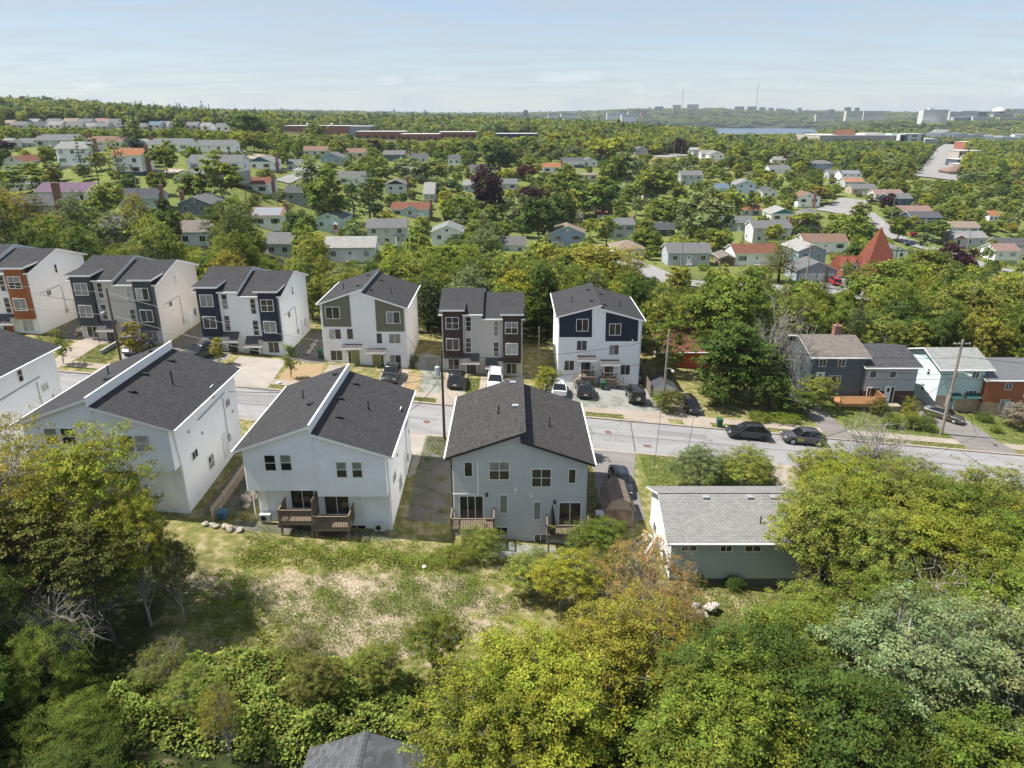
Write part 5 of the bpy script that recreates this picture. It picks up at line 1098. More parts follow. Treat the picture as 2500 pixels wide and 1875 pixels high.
# far row with side gables and projecting bays
BAYW = [((1640,793,1750,898),'2x2'),((1645,978,1755,1080),'2x2'),((2152,835,2262,938),'2x2'),((2155,1018,2264,1120),'2x2')]
NARW = [(1812,787,1860,918),(1813,968,1861,1100),(2050,825,2098,958),(2050,1008,2100,1138)]
GRDW = [(1660,1152,1758,1247),(2160,1190,2256,1285)]; DRS = [(1848,1180,1903,1282,-1),(2020,1220,2075,1312,-1)]; CANS = [(1778,1105,1932,1177),(1985,1142,2133,1216)]
def bay_duplex(label, cx, fmat, smat, bmat, dmat, drop=True):
    ref_c, ref_z = -3.7, gz(-3.7, 85); zb = gz(cx, 85)-.25; dz = 0.0
    o = thing('duplex_house', label, 'house', (cx, 85.0, zb), 0, 'stepped duplex houses'); w = 4.95; ov = .4; D = 12.0; t = .2
    refo = type('q', (), {})(); refo.location = Vector((ref_c, 85.0, ref_z-.25)); fr = Frame(refo, 625, 550, 3.539, 85.0)
    eA = 8.2-(ref_z-.25); rA = 10.06-(ref_z-.25)
    for s, dh in ((-1, 0.0), (1, -.55)):
        e, r = eA+dh, rA+dh; sl = (r-e)/(6.0+ov); wt = e+sl*ov-t
        x0, x1 = (-w, 0) if s < 0 else (.004, w)
        MB().prism_x([(0,-2.2),(D,-2.2),(D,wt),(D/2,r-t),(0,wt)], x0, x1, 1, 0).build('wall', [fmat, smat], o)
        ra, rb = (-w-ov, .12) if s < 0 else (.02, w+ov)
        mb = MB(); mb.slab((ra,-ov,e),(rb,-ov,e),(rb,D/2,r),(ra,D/2,r),t); mb.slab((rb,D+ov,e),(ra,D+ov,e),(ra,D/2,r),(rb,D/2,r),t)
        rf = mb.build('roof', [DSH, WHITE], o, uv=True)
        MB().box(ra,-ov-.12,e-.14,rb,-ov,e-.01).build('gutter', WHITE, o)
        roof_bits(rf, [('pipe',(ra+rb)/2+.6,7.6,r-sl*1.6)], 0)
        # bay
        bx0, bx1 = (fr.pt(1617,800)[0], fr.pt(1783,800)[0]) if s < 0 else (fr.pt(2133,800)[0], fr.pt(2290,800)[0])
        zt = (fr.pt(1700,727)[2] if s < 0 else fr.pt(2200,764)[2]); z0 = (fr.pt(1700,1140)[2] if s < 0 else fr.pt(2200,1178)[2])
        bay = MB().box(bx0,-.55,z0,bx1,.02,zt); bay.build('bay', bmat, o)
        mb = MB(); mb.slab((bx0-.35,-1.0,zt+.22),(bx1+.35,-1.0,zt+.22),(bx1+.35,2.2,zt+.42),(bx0-.35,2.2,zt+.42),.22); mb.build('bay_roof', [DSH, WHITE], o, uv=True)
        downspout(o, [(bx1+.08 if s < 0 else bx0-.08,-.05,wt),(bx1+.08 if s < 0 else bx0-.08,-.05,3.4)], WHITE)
        for c_ in (bx0-.0, bx1): pass
    for r_, s_ in BAYW:
        cx_, y, z, ww, hh = fr.rect(*r_, 84.45); window(o, 'F', cx_, -.554, z, round(ww,2), round(hh,2), '2x2' if WR.random() < .35 else '2', blind=.45)
    for r_ in NARW:
        cx_, y, z, ww, hh = fr.rect(*r_); window(o, 'F', cx_, -.004, z, round(ww,2), round(hh,2), 'tall3', blind=.35)
    for r_ in GRDW:
        cx_, y, z, ww, hh = fr.rect(*r_); window(o, 'F', cx_, -.004, z, round(ww,2), round(hh,2), '2', blind=.4)
    fo = Frame(o, 625, 550, 3.539, 85.0); fo.pt = lambda x, y, Y=None: fr.pt(x, y, Y)
    for (x0, y0, x1, y1, sl_) in DRS:
        cx_, y, z, ww, hh = fr.rect(x0, y0, x1, y1); door(o, 'F', cx_, -.004, z, round(ww,2), round(hh,2), dmat, sl_); MB().box(cx_-1.0,-1.2,-1.6,cx_+1.1,-.01,z-.02).build('entry_slab', CONC, o)
    for a_ in CANS: canopy(fo, *a_, dep=1.1, posts=WOOD)
    for s in (-1, 1): MB().box(s*w-(.03 if s < 0 else .06),-.03,-.6,s*w+(.06 if s < 0 else .03),.03,eA-.4 if s < 0 else eA-.95).build('corner_board', WHITE, o)
    MB().box(-w+.04,.04,-3,w-.04,D-.04,.1).build('foundation', FOUND, o)
    for (y, z, ww, hh, st) in ((5.6,6.3,.6,1.15,'dh'),(3.2,3.9,.95,.75,'2'),(9.6,.9,.85,1.2,'2')): window(o, 'R', w+.004, y, z, ww, hh, st, blind=.3)
    door(o, 'R', w+.004, 8.1, .1, .95, 2.05, DOORW)
    MB().tube([(w+.06,1.6,4.6),(w+.06,5.6,4.75),(w+.06,5.9,4.4),(w+.06,5.9,1.0)], .04, 6).build('service_pipe', GREYPAINT, o); MB().box(w+.003,5.7,1.0,w+.2,6.1,1.6).build('electric_meter', GREYPAINT, o)
    return o
BROWND = M('brown_door', (.05,.032,.026), .45, .1, 2); SLATED = M('slate_door', (.06,.063,.066), .45, .1, 2); RUSTD = M('rust_door', (.33,.10,.025), .45, .1, 2)
F5 = bay_duplex('beige duplex with two dark brown bays', -3.7, BEBAT, BESIDE, BROWNC, BROWND)
F3 = bay_duplex('white duplex with two navy bays', -33.4, WBAT, WSIDE, NAVY, DOORD)
F2 = bay_duplex('grey beige duplex with two slate coloured bays', -48.3, BEBAT, BESIDE, SLATE, SLATED)
F1 = bay_duplex('white duplex with rust orange bay at the left picture edge', -63.4, WBAT, WSIDE, RUSTC, RUSTD)
for o_, xa, xb in ((F1,0,190),(F2,155,490),(F3,470,760),(F4,770,1030),(F5,1065,1290),(F6,1340,1575)):
    KEEP.append((xa, xb, {F1:585,F2:612,F3:648,F4:655,F5:700,F6:697}[o_], 900, 86))

# decks behind the near houses, built board by board
def deck(o, x0, x1, y0, y1, z, sides, ground_z, screen=None, mat=None):
    """o: house; deck from the wall y1 out to y0 (towards us), floor height z"""
    mat = mat or WOOD; d = link_obj('deck', None, o, (0,0,0))
    n = max(3, int((y1-y0)/.145)); bm_ = MB().box(x0,0,-.03,x1,.135,0).mesh('deck_board', mat)
    for i in range(n): link_obj('deck_board', bm_, d, (0, y0+i*(y1-y0)/n, z))
    fr = MB().box(x0,y0-.04,z-.25,x1,y0,z-.04); fr.box(x0-.04,y0-.04,z-.25,x0,y1,z-.04); fr.box(x1,y0-.04,z-.25,x1+.04,y1,z-.04); fr.build('deck_frame', mat, d)
    bal = MB().box(-.02,-.02,0,.02,.02,.92).mesh('baluster', mat)
    runs = [((x0,y0),(x1,y0))]+([((x0,y1),(x0,y0))] if 'L' in sides else [])+([((x1,y0),(x1,y1))] if 'R' in sides else [])
    for a, b in runs:
        L = math.hypot(b[0]-a[0], b[1]-a[1]); m_ = int(L/.135)
        for i in range(m_+1):
            t = (i+.5)/(m_+1); link_obj('baluster', bal, d, (a[0]+(b[0]-a[0])*t, a[1]+(b[1]-a[1])*t, z+.06))
        mb = MB(); e = .05
        mb.box(min(a[0],b[0])-e,min(a[1],b[1])-e,z+.98,max(a[0],b[0])+e,max(a[1],b[1])+e,z+1.03); mb.build('rail', mat, d)
        MB().box(min(a[0],b[0])-.025,min(a[1],b[1])-.025,z+.03,max(a[0],b[0])+.025,max(a[1],b[1])+.025,z+.07).build('rail', mat, d)
    for x in (x0+.1, x1-.1): MB().box(x-.07,y0+.02,ground_z-.3,x+.07,y0+.16,z-.04).build('post', mat, d)
    for x in (x0, x1): MB().box(x-.05,y0-.05,z-.2,x+.05,y0+.05,z+1.08).build('rail_post', mat, d)
    if screen is not None:
        sb = MB().box(-.02,-.066,0,.02,.066,1.75).mesh('screen_board', mat); k = int((y1-y0)/.14)
        for i in range(k): link_obj('screen_board', sb, d, (screen, y0+.07+i*.14, z))
    return d
zf = fr2.pt(620,1300,48.35)[2]; zf_r = fr2.pt(900,1346,48.35)[2]
xa = fr2.pt(437,1400,46.4)[0]; xb = fr2.pt(706,1400,46.4)[0]; xc = fr2.pt(722,1440,46.4)[0]; xd = fr2.pt(1003,1440,46.4)[0]
deck(H2, xa, xb, -1.0, .9, zf, 'L', -.6, xb+.04); deck(H2, xc, xd, -1.05, .9, zf_r, 'R', -.6)
zf = fr3.pt(320,1236)[2]; zf_r = fr3.pt(1090,1287)[2]
xa = fr3.pt(163,1300,46.8)[0]; xb = fr3.pt(496,1300,46.8)[0]; xc = fr3.pt(914,1350,46.8)[0]; xd = fr3.pt(1240,1350,46.8)[0]
deck(H3, xa, xb, -1.6, -.02, zf, 'LR', -.5); deck(H3, xc, xd, -1.6, -.02, zf_r, 'LR', -.5)
z1_ = fr1.pt(650,1200,48.35)[2]; deck(H1, -3.9, -.9, -1.0, .9, z1_, 'L', -.6, -.86); deck(H1, -.75, 2.4, -1.05, .9, z1_-.5, 'R', -.6)
# entry stairs of the navy panelled duplex
for (x0, y0, x1, y1, rs) in ((592,1252,697,1285,-1),(780,1288,885,1320,1)):
    cx_, y, z, ww, hh = f.rect(x0, y0, x1, y1); zf = f.rect(620,1168,678,1283)[2] if rs < 0 else f.rect(797,1203,852,1305)[2]
    d = deck(F6, cx_-ww/2, cx_+ww/2, -1.5, -.02, zf, 'L' if rs > 0 else 'R', -.4)
    for k_ in range(3):
        xs = cx_+rs*(ww/2+.15+.28*k_); MB().box(xs-.15,-1.4,zf-.2*(k_+1)-.05,xs+.15,-.2,zf-.2*(k_+1)).build('stair_tread', WOOD, d)
    MB().tube([(cx_+rs*ww/2,-1.45,zf+1.0),(cx_+rs*(ww/2+.95),-1.45,zf+.3)], .04, 4).build('stair_rail', WOOD, d); MB().tube([(cx_+rs*(ww/2+.95),-1.45,zf+.3),(cx_+rs*(ww/2+.95),-1.45,-.3)], .04, 4).build('stair_post', WOOD, d)
heat_pump('outdoor heat pump left of the twin decks', *[(lambda p: (p[0], 47.9, gz(p[0], 47.9)+.1))(at_y(550+340/3.318, 850+1475/3.318, 47.9))][0])
heat_pump('outdoor heat pump at the right corner below the twin decks', *[(lambda p: (p[0], 47.9, gz(p[0], 47.9)+.1))(at_y(550+1258/3.318, 850+1520/3.318, 47.9))][0])
# ------------------------------------------------------------------ older houses on the right of the street
def side_house(name, label, x0, x1, yf, D, zb, e, rise, rmat, wmat, lower=None, lo_h=2.5, ov=.45, ovR=None, fas=None):
    cx = (x0+x1)/2; w = (x1-x0)/2; o = thing(name, label, 'house', (cx, yf, zb), 0, 'older houses across the street'); t = .18
    MB().prism_x([(0,-2),(D,-2),(D,e),(D/2,e+rise),(0,e)], -w, w).build('wall', wmat, o)
    if lower: MB().box(-w-.02,-.02,-2,w+.02,D+.02,lo_h).build('lower_wall', lower, o, uv=True)
    s = rise/(D/2); ovr = ov if ovR is None else ovR
    mb = MB(); mb.slab((-w-ov,-ov,e-ov*s+t),(w+ovr,-ov,e-ov*s+t),(w+ovr,D/2,e+rise+t),(-w-ov,D/2,e+rise+t),t)
    mb.slab((w+ovr,D+ov,e-ov*s+t),(-w-ov,D+ov,e-ov*s+t),(-w-ov,D/2,e+rise+t),(w+ovr,D/2,e+rise+t),t)
    rf = mb.build('roof', [rmat, fas or FASCIA], o, uv=True); gutter_ = MB().box(-w-ov,-ov-.11,e-ov*s+.02,w+ovr,-ov,e-ov*s+.14).build('gutter', fas or FASCIA, o)
    return o, rf
TAUPE = hshingle('taupe'); CHAR = SHINGLE('slate_shingles', (.07,.07,.075), .35, .18); LGRAY = SHINGLE('weathered_pale_shingles', (.27,.275,.265), .16, .12)
SLW = SIDING('slate_blue_siding', (.085,.105,.125), .14); SLG = SIDING('cool_grey_siding', (.36,.37,.39), .14); TEALW = SIDING('seafoam_siding', (.42,.55,.54), .16); TEALP = SIDING('pale_seafoam_siding', (.62,.74,.74), .16)
m_, nt_, b_ = new_mat('grey_metal_roof'); b_.inputs['Metallic'].default_value = .3; b_.inputs['Roughness'].default_value = .5; vary(nt_, b_, (.16,.16,.165), .06, 1)
METALR = m_
fg = lambda o: Frame(o, 1875, 550, 3.539, 86.5)
G1, r1_ = side_house('duplex_house', 'slate blue house with brown roof and cedar deck, left half of its pair', 38.6, 45.4, 86.5, 9.5, gz(42, 86.5)-.2, 6.3, 1.3, TAUPE, SLW)
q = fg(G1)
for r_, s_ in (((433,1155,510,1222),'2'),((597,1155,676,1222),'2'),((510,1298,632,1388),'pic'),((425,1303,465,1360),'1')): q.win(*r_, s_, blind=.2)
a_ = q.rect(415,1300,470,1400); door(G1, 'F', a_[0], -.006, a_[2], .95, 2.05, DOORW, 0, 1)
chimney(r1_, 1.4, 5.2, 6.6, 8.9, .85, .85)
G2, r2_ = side_house('duplex_house', 'pale grey house over dark brick with white door, right half of its pair', 45.45, 52.0, 86.0, 9.5, gz(48.5, 86)-.2, 5.7, 1.25, CHAR, SLG, DKBRICK, 2.45, .45)
q = Frame(G2, 1875, 550, 3.539, 86.0)
for r_, s_ in (((870,1258,945,1318),'1'),((1043,1258,1115,1318),'1'),((842,1400,970,1495),'pic')): q.win(*r_, s_, blind=.8 if r_[1] < 1300 else 0, dy=-.024 if r_[1] > 1350 else -.004)
a_ = q.rect(992,1393,1068,1525); door(G2, 'F', a_[0], -.024, a_[2], round(a_[3],2), round(a_[4],2), DOORW, 1, 1); MB().box(a_[0]-1.1,-1.5,-1.2,a_[0]+1.3,-.03,a_[2]-.02).build('entry_slab', CONC, G2)
d_ = deck(G1, -.6, 5.0, -3.2, -.02, 1.05, 'R', -.4, None, NEWWOOD)
heat_pump('outdoor heat pump beside the cedar deck', 45.0, 84.6, gz(45,84.6)+.15)
T1, r3_ = side_house('duplex_house', 'seafoam green house with pale weathered roof over tan brick', 55.7, 61.4, 87.0, 8.2, gz(58.5, 87)-.2, 6.1, 1.4, LGRAY, TEALW, TANBRICK, 2.4, .5, .9)
q = Frame(T1, 1875, 550, 3.539, 87.0)
for r_, s_ in (((1615,1260,1660,1322),'2'),((1757,1262,1832,1322),'2'),((1690,1425,1805,1500),'pic')): q.win(*r_, s_, blind=.1, dy=-.024 if r_[1] > 1350 else -.004)
MB().prism_x([(0,0),(0,6.05),(8.2,6.05),(8.2,0)][::-1], -2.875, -2.856).build('side_wall', TEALP, T1)
for (y, z, w_, h_) in ((2.6,4.3,.7,.9),(5.2,2.0,.6,.8),(3.2,1.9,.75,1.0)): window(T1, 'L', -2.878, y, z, w_, h_, 'dh', blind=.1)
door(T1, 'L', -2.878, 1.9, .1, .85, 2.0, DOORW); a_ = q.rect(1550,1440,1610,1530); door(T1, 'F', a_[0], -.024, .15, .95, 2.1, M('blue_door', (.18,.28,.36), .4), 0, 1)
for (x0, x1) in ((1575,1675),(1700,1840)):
    a_ = q.rect(x0,1390,x1,1425); MB().slab((a_[0]-a_[3]/2,-.9,2.25),(a_[0]+a_[3]/2,-.9,2.25),(a_[0]+a_[3]/2,-.03,2.75),(a_[0]-a_[3]/2,-.03,2.75),.03).build('awning', [M('green_awning', (.02,.07,.065), .7)]*2, T1)
O1, r4_ = side_house('duplex_house', 'rust orange house with grey ribbed metal roof at the right edge', 61.45, 70.0, 86.4, 8.6, gz(65, 86.4)-.2, 5.4, 1.3, METALR, SIDING('rust_orange_siding', (.30,.095,.035), .15), TANBRICK, 2.2, .4)
for k_ in range(24):
    x_ = -4.6+.39*k_; s_ = 1.3/4.3; MB().slab((x_,-.4,5.4-.4*s_+.18+.035),(x_+.05,-.4,5.4-.4*s_+.18+.035),(x_+.05,4.3,6.7+.18+.035),(x_,4.3,6.7+.18+.035),.04).build('roof_rib', [METALR]*2, r4_)
q = Frame(O1, 1875, 550, 3.539, 86.4)
for r_, s_ in (((2040,1360,2115,1422),'2'),((1985,1505,2090,1605),'2')): q.win(*r_, s_, blind=.5, dy=-.024 if r_[1] > 1450 else -.004)
window(O1, 'F', 1.5, -.004, 3.0, 1.2, 1.1, '2'); door(O1, 'F', -.6, -.024, .2, .95, 2.05, DOORW, 0, 1); deck(O1, -1.8, 1.2, -2.4, -.02, .2, 'R', -.6, None, NEWWOOD)
# red orange house behind the big maple
RH, r5_ = side_house('house', 'orange red house with brown roof mostly hidden behind the big round maple', 20.6, 33.5, 95.0, 9.0, gz(27, 95)-.2, 2.9, 1.9, hshingle('rust'), SIDING('orange_red_siding', (.55,.10,.025), .16))
chimney(r5_, 5.2, 3.2, 3.6, 6.6, .9, .9, TANBRICK); window(RH, 'L', -6.46, 3.2, .9, 1.0, 1.2, '2'); window(RH, 'F', -5.0, -.004, 1.0, 1.4, 1.2, '2'); window(RH, 'F', 1.5, -.004, 1.0, 1.4, 1.2, '2')
MB().prism_x([(0,0),(4,0),(4,2.9),(0,2.9)], -6.48,-6.46).build('cream_panel', hwall('cream'), RH)
KEEP += [(1965,2110,815,950,86),(2085,2235,845,985,86),(2215,2440,845,985,87),(1627,1665,855,945,95)]
# bungalow in the near row
BX0, BX1 = 11.7, 22.0
BG = thing('bungalow', 'low bungalow with pale grey roof and seafoam back wall', 'house', ((BX0+BX1)/2, 44.7, gz(17, 44.7)-.3))
zb = BG.location.z; w = (BX1-BX0)/2; e = 2.05-zb; rg = 3.75-zb
SEAF = SIDING('dull_seafoam_siding', (.42,.495,.49), .14, False, .018)
MB().prism_x([(0,.95),(7.7,.95),(7.7,e-.05),(3.8,rg-.22),(0,e-.05)], -w, w, 1, 0).build('wall', [SEAF, WSIDE], BG)
MB().box(-w+.05,.07,-2,w-.05,7.6,.96).build('foundation', M('dark_foundation', (.13,.125,.12), .9), BG)
PALESH = SHINGLE('pale_grey_tab_shingles', (.25,.245,.235), .13, .10)
mb = MB(); mb.slab((-w-.45,-.45,e-.1),(w+.45,-.45,e-.1),(w+.45,3.8,rg),(-w-.45,3.8,rg),.16); mb.slab((w+.45,8.15,e-.1),(-w-.45,8.15,e-.1),(-w-.45,3.8,rg),(w+.45,3.8,rg),.16)
rf = mb.build('roof', [PALESH, FASCIA], BG, uv=True); MB().box(-w-.45,-.56,e-.2,w+.45,-.45,e-.08).build('gutter', WHITE, BG)
MB().box(-w-.45,3.7,rg-.02,w+.45,3.92,rg+.05).build('ridge_cap', PALESH, rf, uv=True)
for (x_, y_, k_) in ((-2.0,3.4,'metal'),(1.4,3.4,'metal'),(3.2,3.4,'metal')): roof_bits(rf, [(k_, x_, y_, rg-.2)], 0)
roof_bits(rf, [('pipe', 1.6, 1.2, e+.45)], 0)
q = Frame(BG, 1450, 950, 3.318, 44.7)
for r_ in ((700,1262,838,1312),(1015,1262,1125,1317),(1215,1262,1360,1317)): q.win(*r_, '2', blind=0)
for r_ in ((1000,1470,1075,1495),(1215,1470,1290,1495)): q.win(*r_, '2', blind=0, dy=.06)
for (y_, z_) in ((1.6,1.3),(5.6,1.3)): window(BG, 'L', -w-.004, y_, z_, 1.1, 1.0, '2')
door(BG, 'L', -w-.004, 3.9, .5, .9, 2.0, DOORW)
KEEP.append((1590, 1890, 1185, 1330, 50))

# gambrel shed, grill, pile of boards
SH = thing('garden_shed', 'small gambrel roofed shed at the head of the asphalt driveway', 'shed', (8.95, 51.6, gz(9, 51.6)))
SHW = SIDING('shed_beige_siding', (.38,.31,.235), .2); mb = MB().prism_y([(-1.15,0),(1.15,0),(1.15,1.65),(.75,2.35),(0,2.7),(-.75,2.35),(-1.15,1.65)], 0, 3.4); mb.build('wall', SHW, SH)
SHR = SHINGLE('shed_brown_shingles', (.20,.155,.125), .25, .15); pr = [(-1.32,1.55),(-.82,2.45),(0,2.84),(.82,2.45),(1.32,1.55)]; mb = MB()
for (a, b) in zip(pr[:-1], pr[1:]): mb.slab((a[0],-.2,a[1]),(b[0],-.2,b[1]),(b[0],3.6,b[1]),(a[0],3.6,a[1]),.07)
mb.build('roof', [SHR, SHW], SH, uv=True)
tp = MB(); 
for i in range(8):
    for j in range(6):
        f_ = lambda u, v: (-1.0+2.0*u, -.12-.06*math.sin(u*9+v*5)-.05*math.sin(v*7), .1+1.5*v)
        tp.quad(f_(i/8,j/6), f_((i+1)/8,j/6), f_((i+1)/8,(j+1)/6), f_(i/8,(j+1)/6))
tag(tp.build('tarpaulin', M('brown_tarp', (.27,.185,.135), .7, .2, 2), None, (8.95, 51.6, gz(9,51.6)), smooth=True), 'brown tarpaulin hung over the shed doors', 'tarpaulin')
GR = thing('barbecue_grill', 'covered barbecue grill standing left of the shed', 'grill', (7.35, 51.9, gz(7.35, 51.9)))
MB().box(-.3,-.28,.08,.3,.28,.85).build('cabinet', BLACK, GR)
mb = MB(); mb.prism_x([(-.3,.86),(.3,.86),(.3,1.05),(.15,1.2),(-.15,1.2),(-.3,1.05)], -.38, .38); mb.build('lid', GALV, GR); MB().tube([(-.25,-.34,1.0),(.25,-.34,1.0)], .015, 6).build('handle', GALV, GR)
for s in (-.25,.25): MB().tube([(s,-.05,.06),(s,.05,.06)], .07, 8).build('wheel', RUBBER, GR)
for k_, (x_, y_, L_, a_, t_) in enumerate(((10.0,49.2,3.2,.5,'white'),(10.6,48.8,3.0,.65,'white'),(10.2,48.0,3.6,1.2,'wood'),(10.9,47.6,3.4,1.05,'wood'),(11.2,48.6,2.8,.9,'white'))):
    mb = MB().box(-L_/2,-.09,0,L_/2,.09,.045) if t_ == 'wood' else MB().box(-L_/2,-.09,0,L_/2,.09,.05)
    if t_ == 'white' and k_ < 2: mb = MB(); mb.box(-1.0,-.4,0,1.0,-.32,.06); mb.box(-1.0,.32,0,1.0,.4,.06); mb.box(-1.0,-.32,0,-.9,.32,.06); mb.box(.9,-.32,0,1.0,.32,.06); mb.box(-.03,-.32,0,.03,.32,.05)
    o_ = mb.build('old_window_frame' if t_ == 'white' and k_ < 2 else 'plank', WHITE if t_ == 'white' else NEWWOOD, None, (x_, y_, gz(x_, y_)+.12+.16*k_), a_); o_.rotation_euler = (R(14*(k_%3)), R(-18), a_)
    tag(o_, ['white window frame leaning in the scrap pile by the shed','second white window frame leaning in the scrap pile','long bare plank across the scrap pile','shorter bare plank on top of the scrap pile','white painted board in the scrap pile beside the bungalow'][k_], 'scrap', 'scrap pile by the bungalow')
# closed parasol on the right deck of the grey duplex
p_ = at_y(1050+950/3.19, 880+1310/3.19, 47.0); PA = thing('patio_umbrella', 'closed black patio umbrella on the right deck of the grey duplex', 'umbrella', (p_[0], 47.0, p_[2]-.35))
MB().tube([(0,0,0),(0,0,2.35)], .025, 6).build('pole', BLACK, PA)
mb = MB(); prof = [(.34,.28),(.30,.7),(.24,1.2),(.16,1.8),(.03,2.4)]; n_ = 12; mb.v = [(r_*(1 if k%2 else .72)*math.cos(2*math.pi*k/n_), r_*(1 if k%2 else .72)*math.sin(2*math.pi*k/n_), z_) for r_, z_ in prof for k in range(n_)]
for i in range(4):
    for k in range(n_): mb.f.append((i*n_+k, i*n_+(k+1)%n_, (i+1)*n_+(k+1)%n_, (i+1)*n_+k)); mb.m.append(0)
mb.build('canopy', M('black_canvas', (.02,.02,.022), .9), PA, smooth=True); MB().prism_z([(.3*math.cos(a), .3*math.sin(a)) for a in np.linspace(0, 5.5, 8)], 0, .06).build('base', BLACK, PA)
# small shingled hut at the bottom edge, shingle by shingle where it shows
HX, HY1 = -6.85, 25.5
HT = thing('garden_hut', 'dark shingled hut roof at the bottom edge of the picture', 'hut', (HX, HY1-6.0, gz(HX, 22))); hz = 4.0-HT.location.z; hw_, hr_ = 2.75, 1.05
MB().prism_y([(-hw_+.3,-.5),(hw_-.3,-.5),(hw_-.3,hz-hr_),(0,hz-.15),(-hw_+.3,hz-hr_)], .3, 5.7).build('wall', SIDING('hut_siding', (.25,.22,.19), .15), HT)
GSH = SHINGLE('hut_roof_shingles', (.085,.087,.092), .2, .1); mb = MB(); mb.slab((-hw_,0,hz-hr_),(0,0,hz),(0,6,hz),(-hw_,6,hz-hr_),.1); mb.slab((0,0,hz),(hw_,0,hz-hr_),(hw_,6,hz-hr_),(0,6,hz),.1)
rf = mb.build('roof', [GSH, DARKTRIM], HT, uv=True); sl_ = math.atan2(hr_, hw_); Ls = math.hypot(hr_, hw_)
SMS = [M('hut_shingle_%d' % k, (.08*c,.082*c,.088*c), .92, .12, 6, .003) for k, c in enumerate((.8,1.0,1.2))]; tabs = [MB().box(-.155,0,0,.155,.215,.018).mesh('shingle', m) for m in SMS]
for s in (-1, 1):
    nrow = 15
    for i in range(nrow):
        dist = Ls*(i+.02)/nrow                                    # from the eave up
        for j in range(9):
            yy = 6.0-.16-.315*j-(.157 if i % 2 else 0)
            if yy < 3.1: continue
            xx = s*(hw_-dist*math.cos(sl_)); zz = hz-hr_+dist*math.sin(sl_)+.004
            t_ = link_obj('shingle', tabs[random.randrange(3)], rf, (xx, yy, zz))
            # local +Y of a tab runs up the slope, its width runs along the ridge
            ux = Vector((0, -s, 0)); uy = Vector((-s*math.cos(sl_), 0, math.sin(sl_))); uz = ux.cross(uy)
            t_.rotation_euler = Matrix((ux, uy, uz)).transposed().to_euler()
            t_.rotation_euler.rotate_axis('X', -.05)
cap = MB().prism_x([(-.17,-.055),(0,.02),(.17,-.055),(.17,-.035),(0,.045),(-.17,-.035)][::1], -.15, .15).mesh('ridge_shingle', SMS[1])
for j in range(11):
    c_ = link_obj('ridge_shingle', cap, rf, (0, 5.85-.27*j, hz+.01+.0), math.pi/2)
# ------------------------------------------------------------------ red church with steep spire
p_ = hit(2148, 690, 0, 120, 260); CX, CYY = p_[0], p_[1]; CH = thing('church', 'church with steep red pyramid spire and red roofs', 'church', (CX, CYY, p_[2])); k_ = p_[3]/F
REDR = SHINGLE('red_church_shingles', (.205,.062,.038), .2, .10); apex = (690-562)*k_*1.0; hb = 41*k_
MB().box(-hb*.95,.0,-2,hb*.95,hb*1.9,3.0).build('wall', TANBRICK, CH, uv=True)
def pyr(mb, cx, cy, z0, half0, z1, half1):
    a = [(cx-half0,cy-half0,z0),(cx+half0,cy-half0,z0),(cx+half0,cy+half0,z0),(cx-half0,cy+half0,z0)]; b = [(cx-half1,cy-half1,z1),(cx+half1,cy-half1,z1),(cx+half1,cy+half1,z1),(cx-half1,cy+half1,z1)]
    mb.add(a+b, [(0,1,5,4),(1,2,6,5),(2,3,7,6),(3,0,4,7)])
mb = MB(); pyr(mb, 0, hb*.95, 2.4, hb*1.12, 5.2, hb*.78); pyr(mb, 0, hb*.95, 5.2, hb*.78, apex, .06); sp = mb.build('spire', REDR, CH, uv=True)
MB().tube([(0,hb*.95,apex-.2),(0,hb*.95,apex+1.6)], .07, 6).build('finial', WHITE, sp)
wl = 95*k_; mb = MB(); mb.prism_x([(hb*.25,2.3),(hb*2.1,2.3),(hb*1.15,6.0)], -wl, -hb*.55); mb.build('nave_roof', REDR, CH, uv=True)
MB().box(-wl+.4,.5,-2,-hb*.5,hb*2.1,2.4).build('nave_wall', TANBRICK, CH, uv=True)
MB().slab((-wl-3.5,-2.5,2.3),(-hb*.3,-2.5,2.3),(-hb*.3,1.5,3.0),(-wl-3.5,1.5,3.0),.2).build('porch_roof', [REDR, FASCIA], CH, uv=True)
MB().box(-wl-3,-2.0,-2,-hb*.4,.6,2.2).build('porch_wall', TANBRICK, CH, uv=True)
for x_ in (-hb*1.5, -hb*2.05):
    d_ = MB().prism_y([(x_-.8,4.0),(x_+.8,4.0),(x_,5.7)], hb*.28, hb*1.0); d_.prism_y([(x_-.8,3.0),(x_+.8,3.0),(x_+.8,4.0),(x_-.8,4.0)], hb*.28, hb*1.0); d_ = d_.build('dormer', WHITE, CH)
    mb = MB(); mb.slab((x_-1.05,hb*.2,3.75),(x_,hb*.2,5.95),(x_,hb*1.1,5.95),(x_-1.05,hb*1.1,3.75),.12); mb.slab((x_,hb*.2,5.95),(x_+1.05,hb*.2,3.75),(x_+1.05,hb*1.1,3.75),(x_,hb*1.1,5.95),.12); mb.build('dormer_roof', [REDR, REDR], d_, uv=True)
    window(d_, 'F', x_, hb*.28-.004, 3.3, .8, .9, '2')
door(CH, 'F', -hb*.72, -2.01, 0, 1.1, 2.1, DOORW, 0, 1); window(CH, 'F', .3*hb, -.004, .8, 1.2, 1.4, '2')
KEEP.append((2035, 2180, 562, 680, p_[3]))
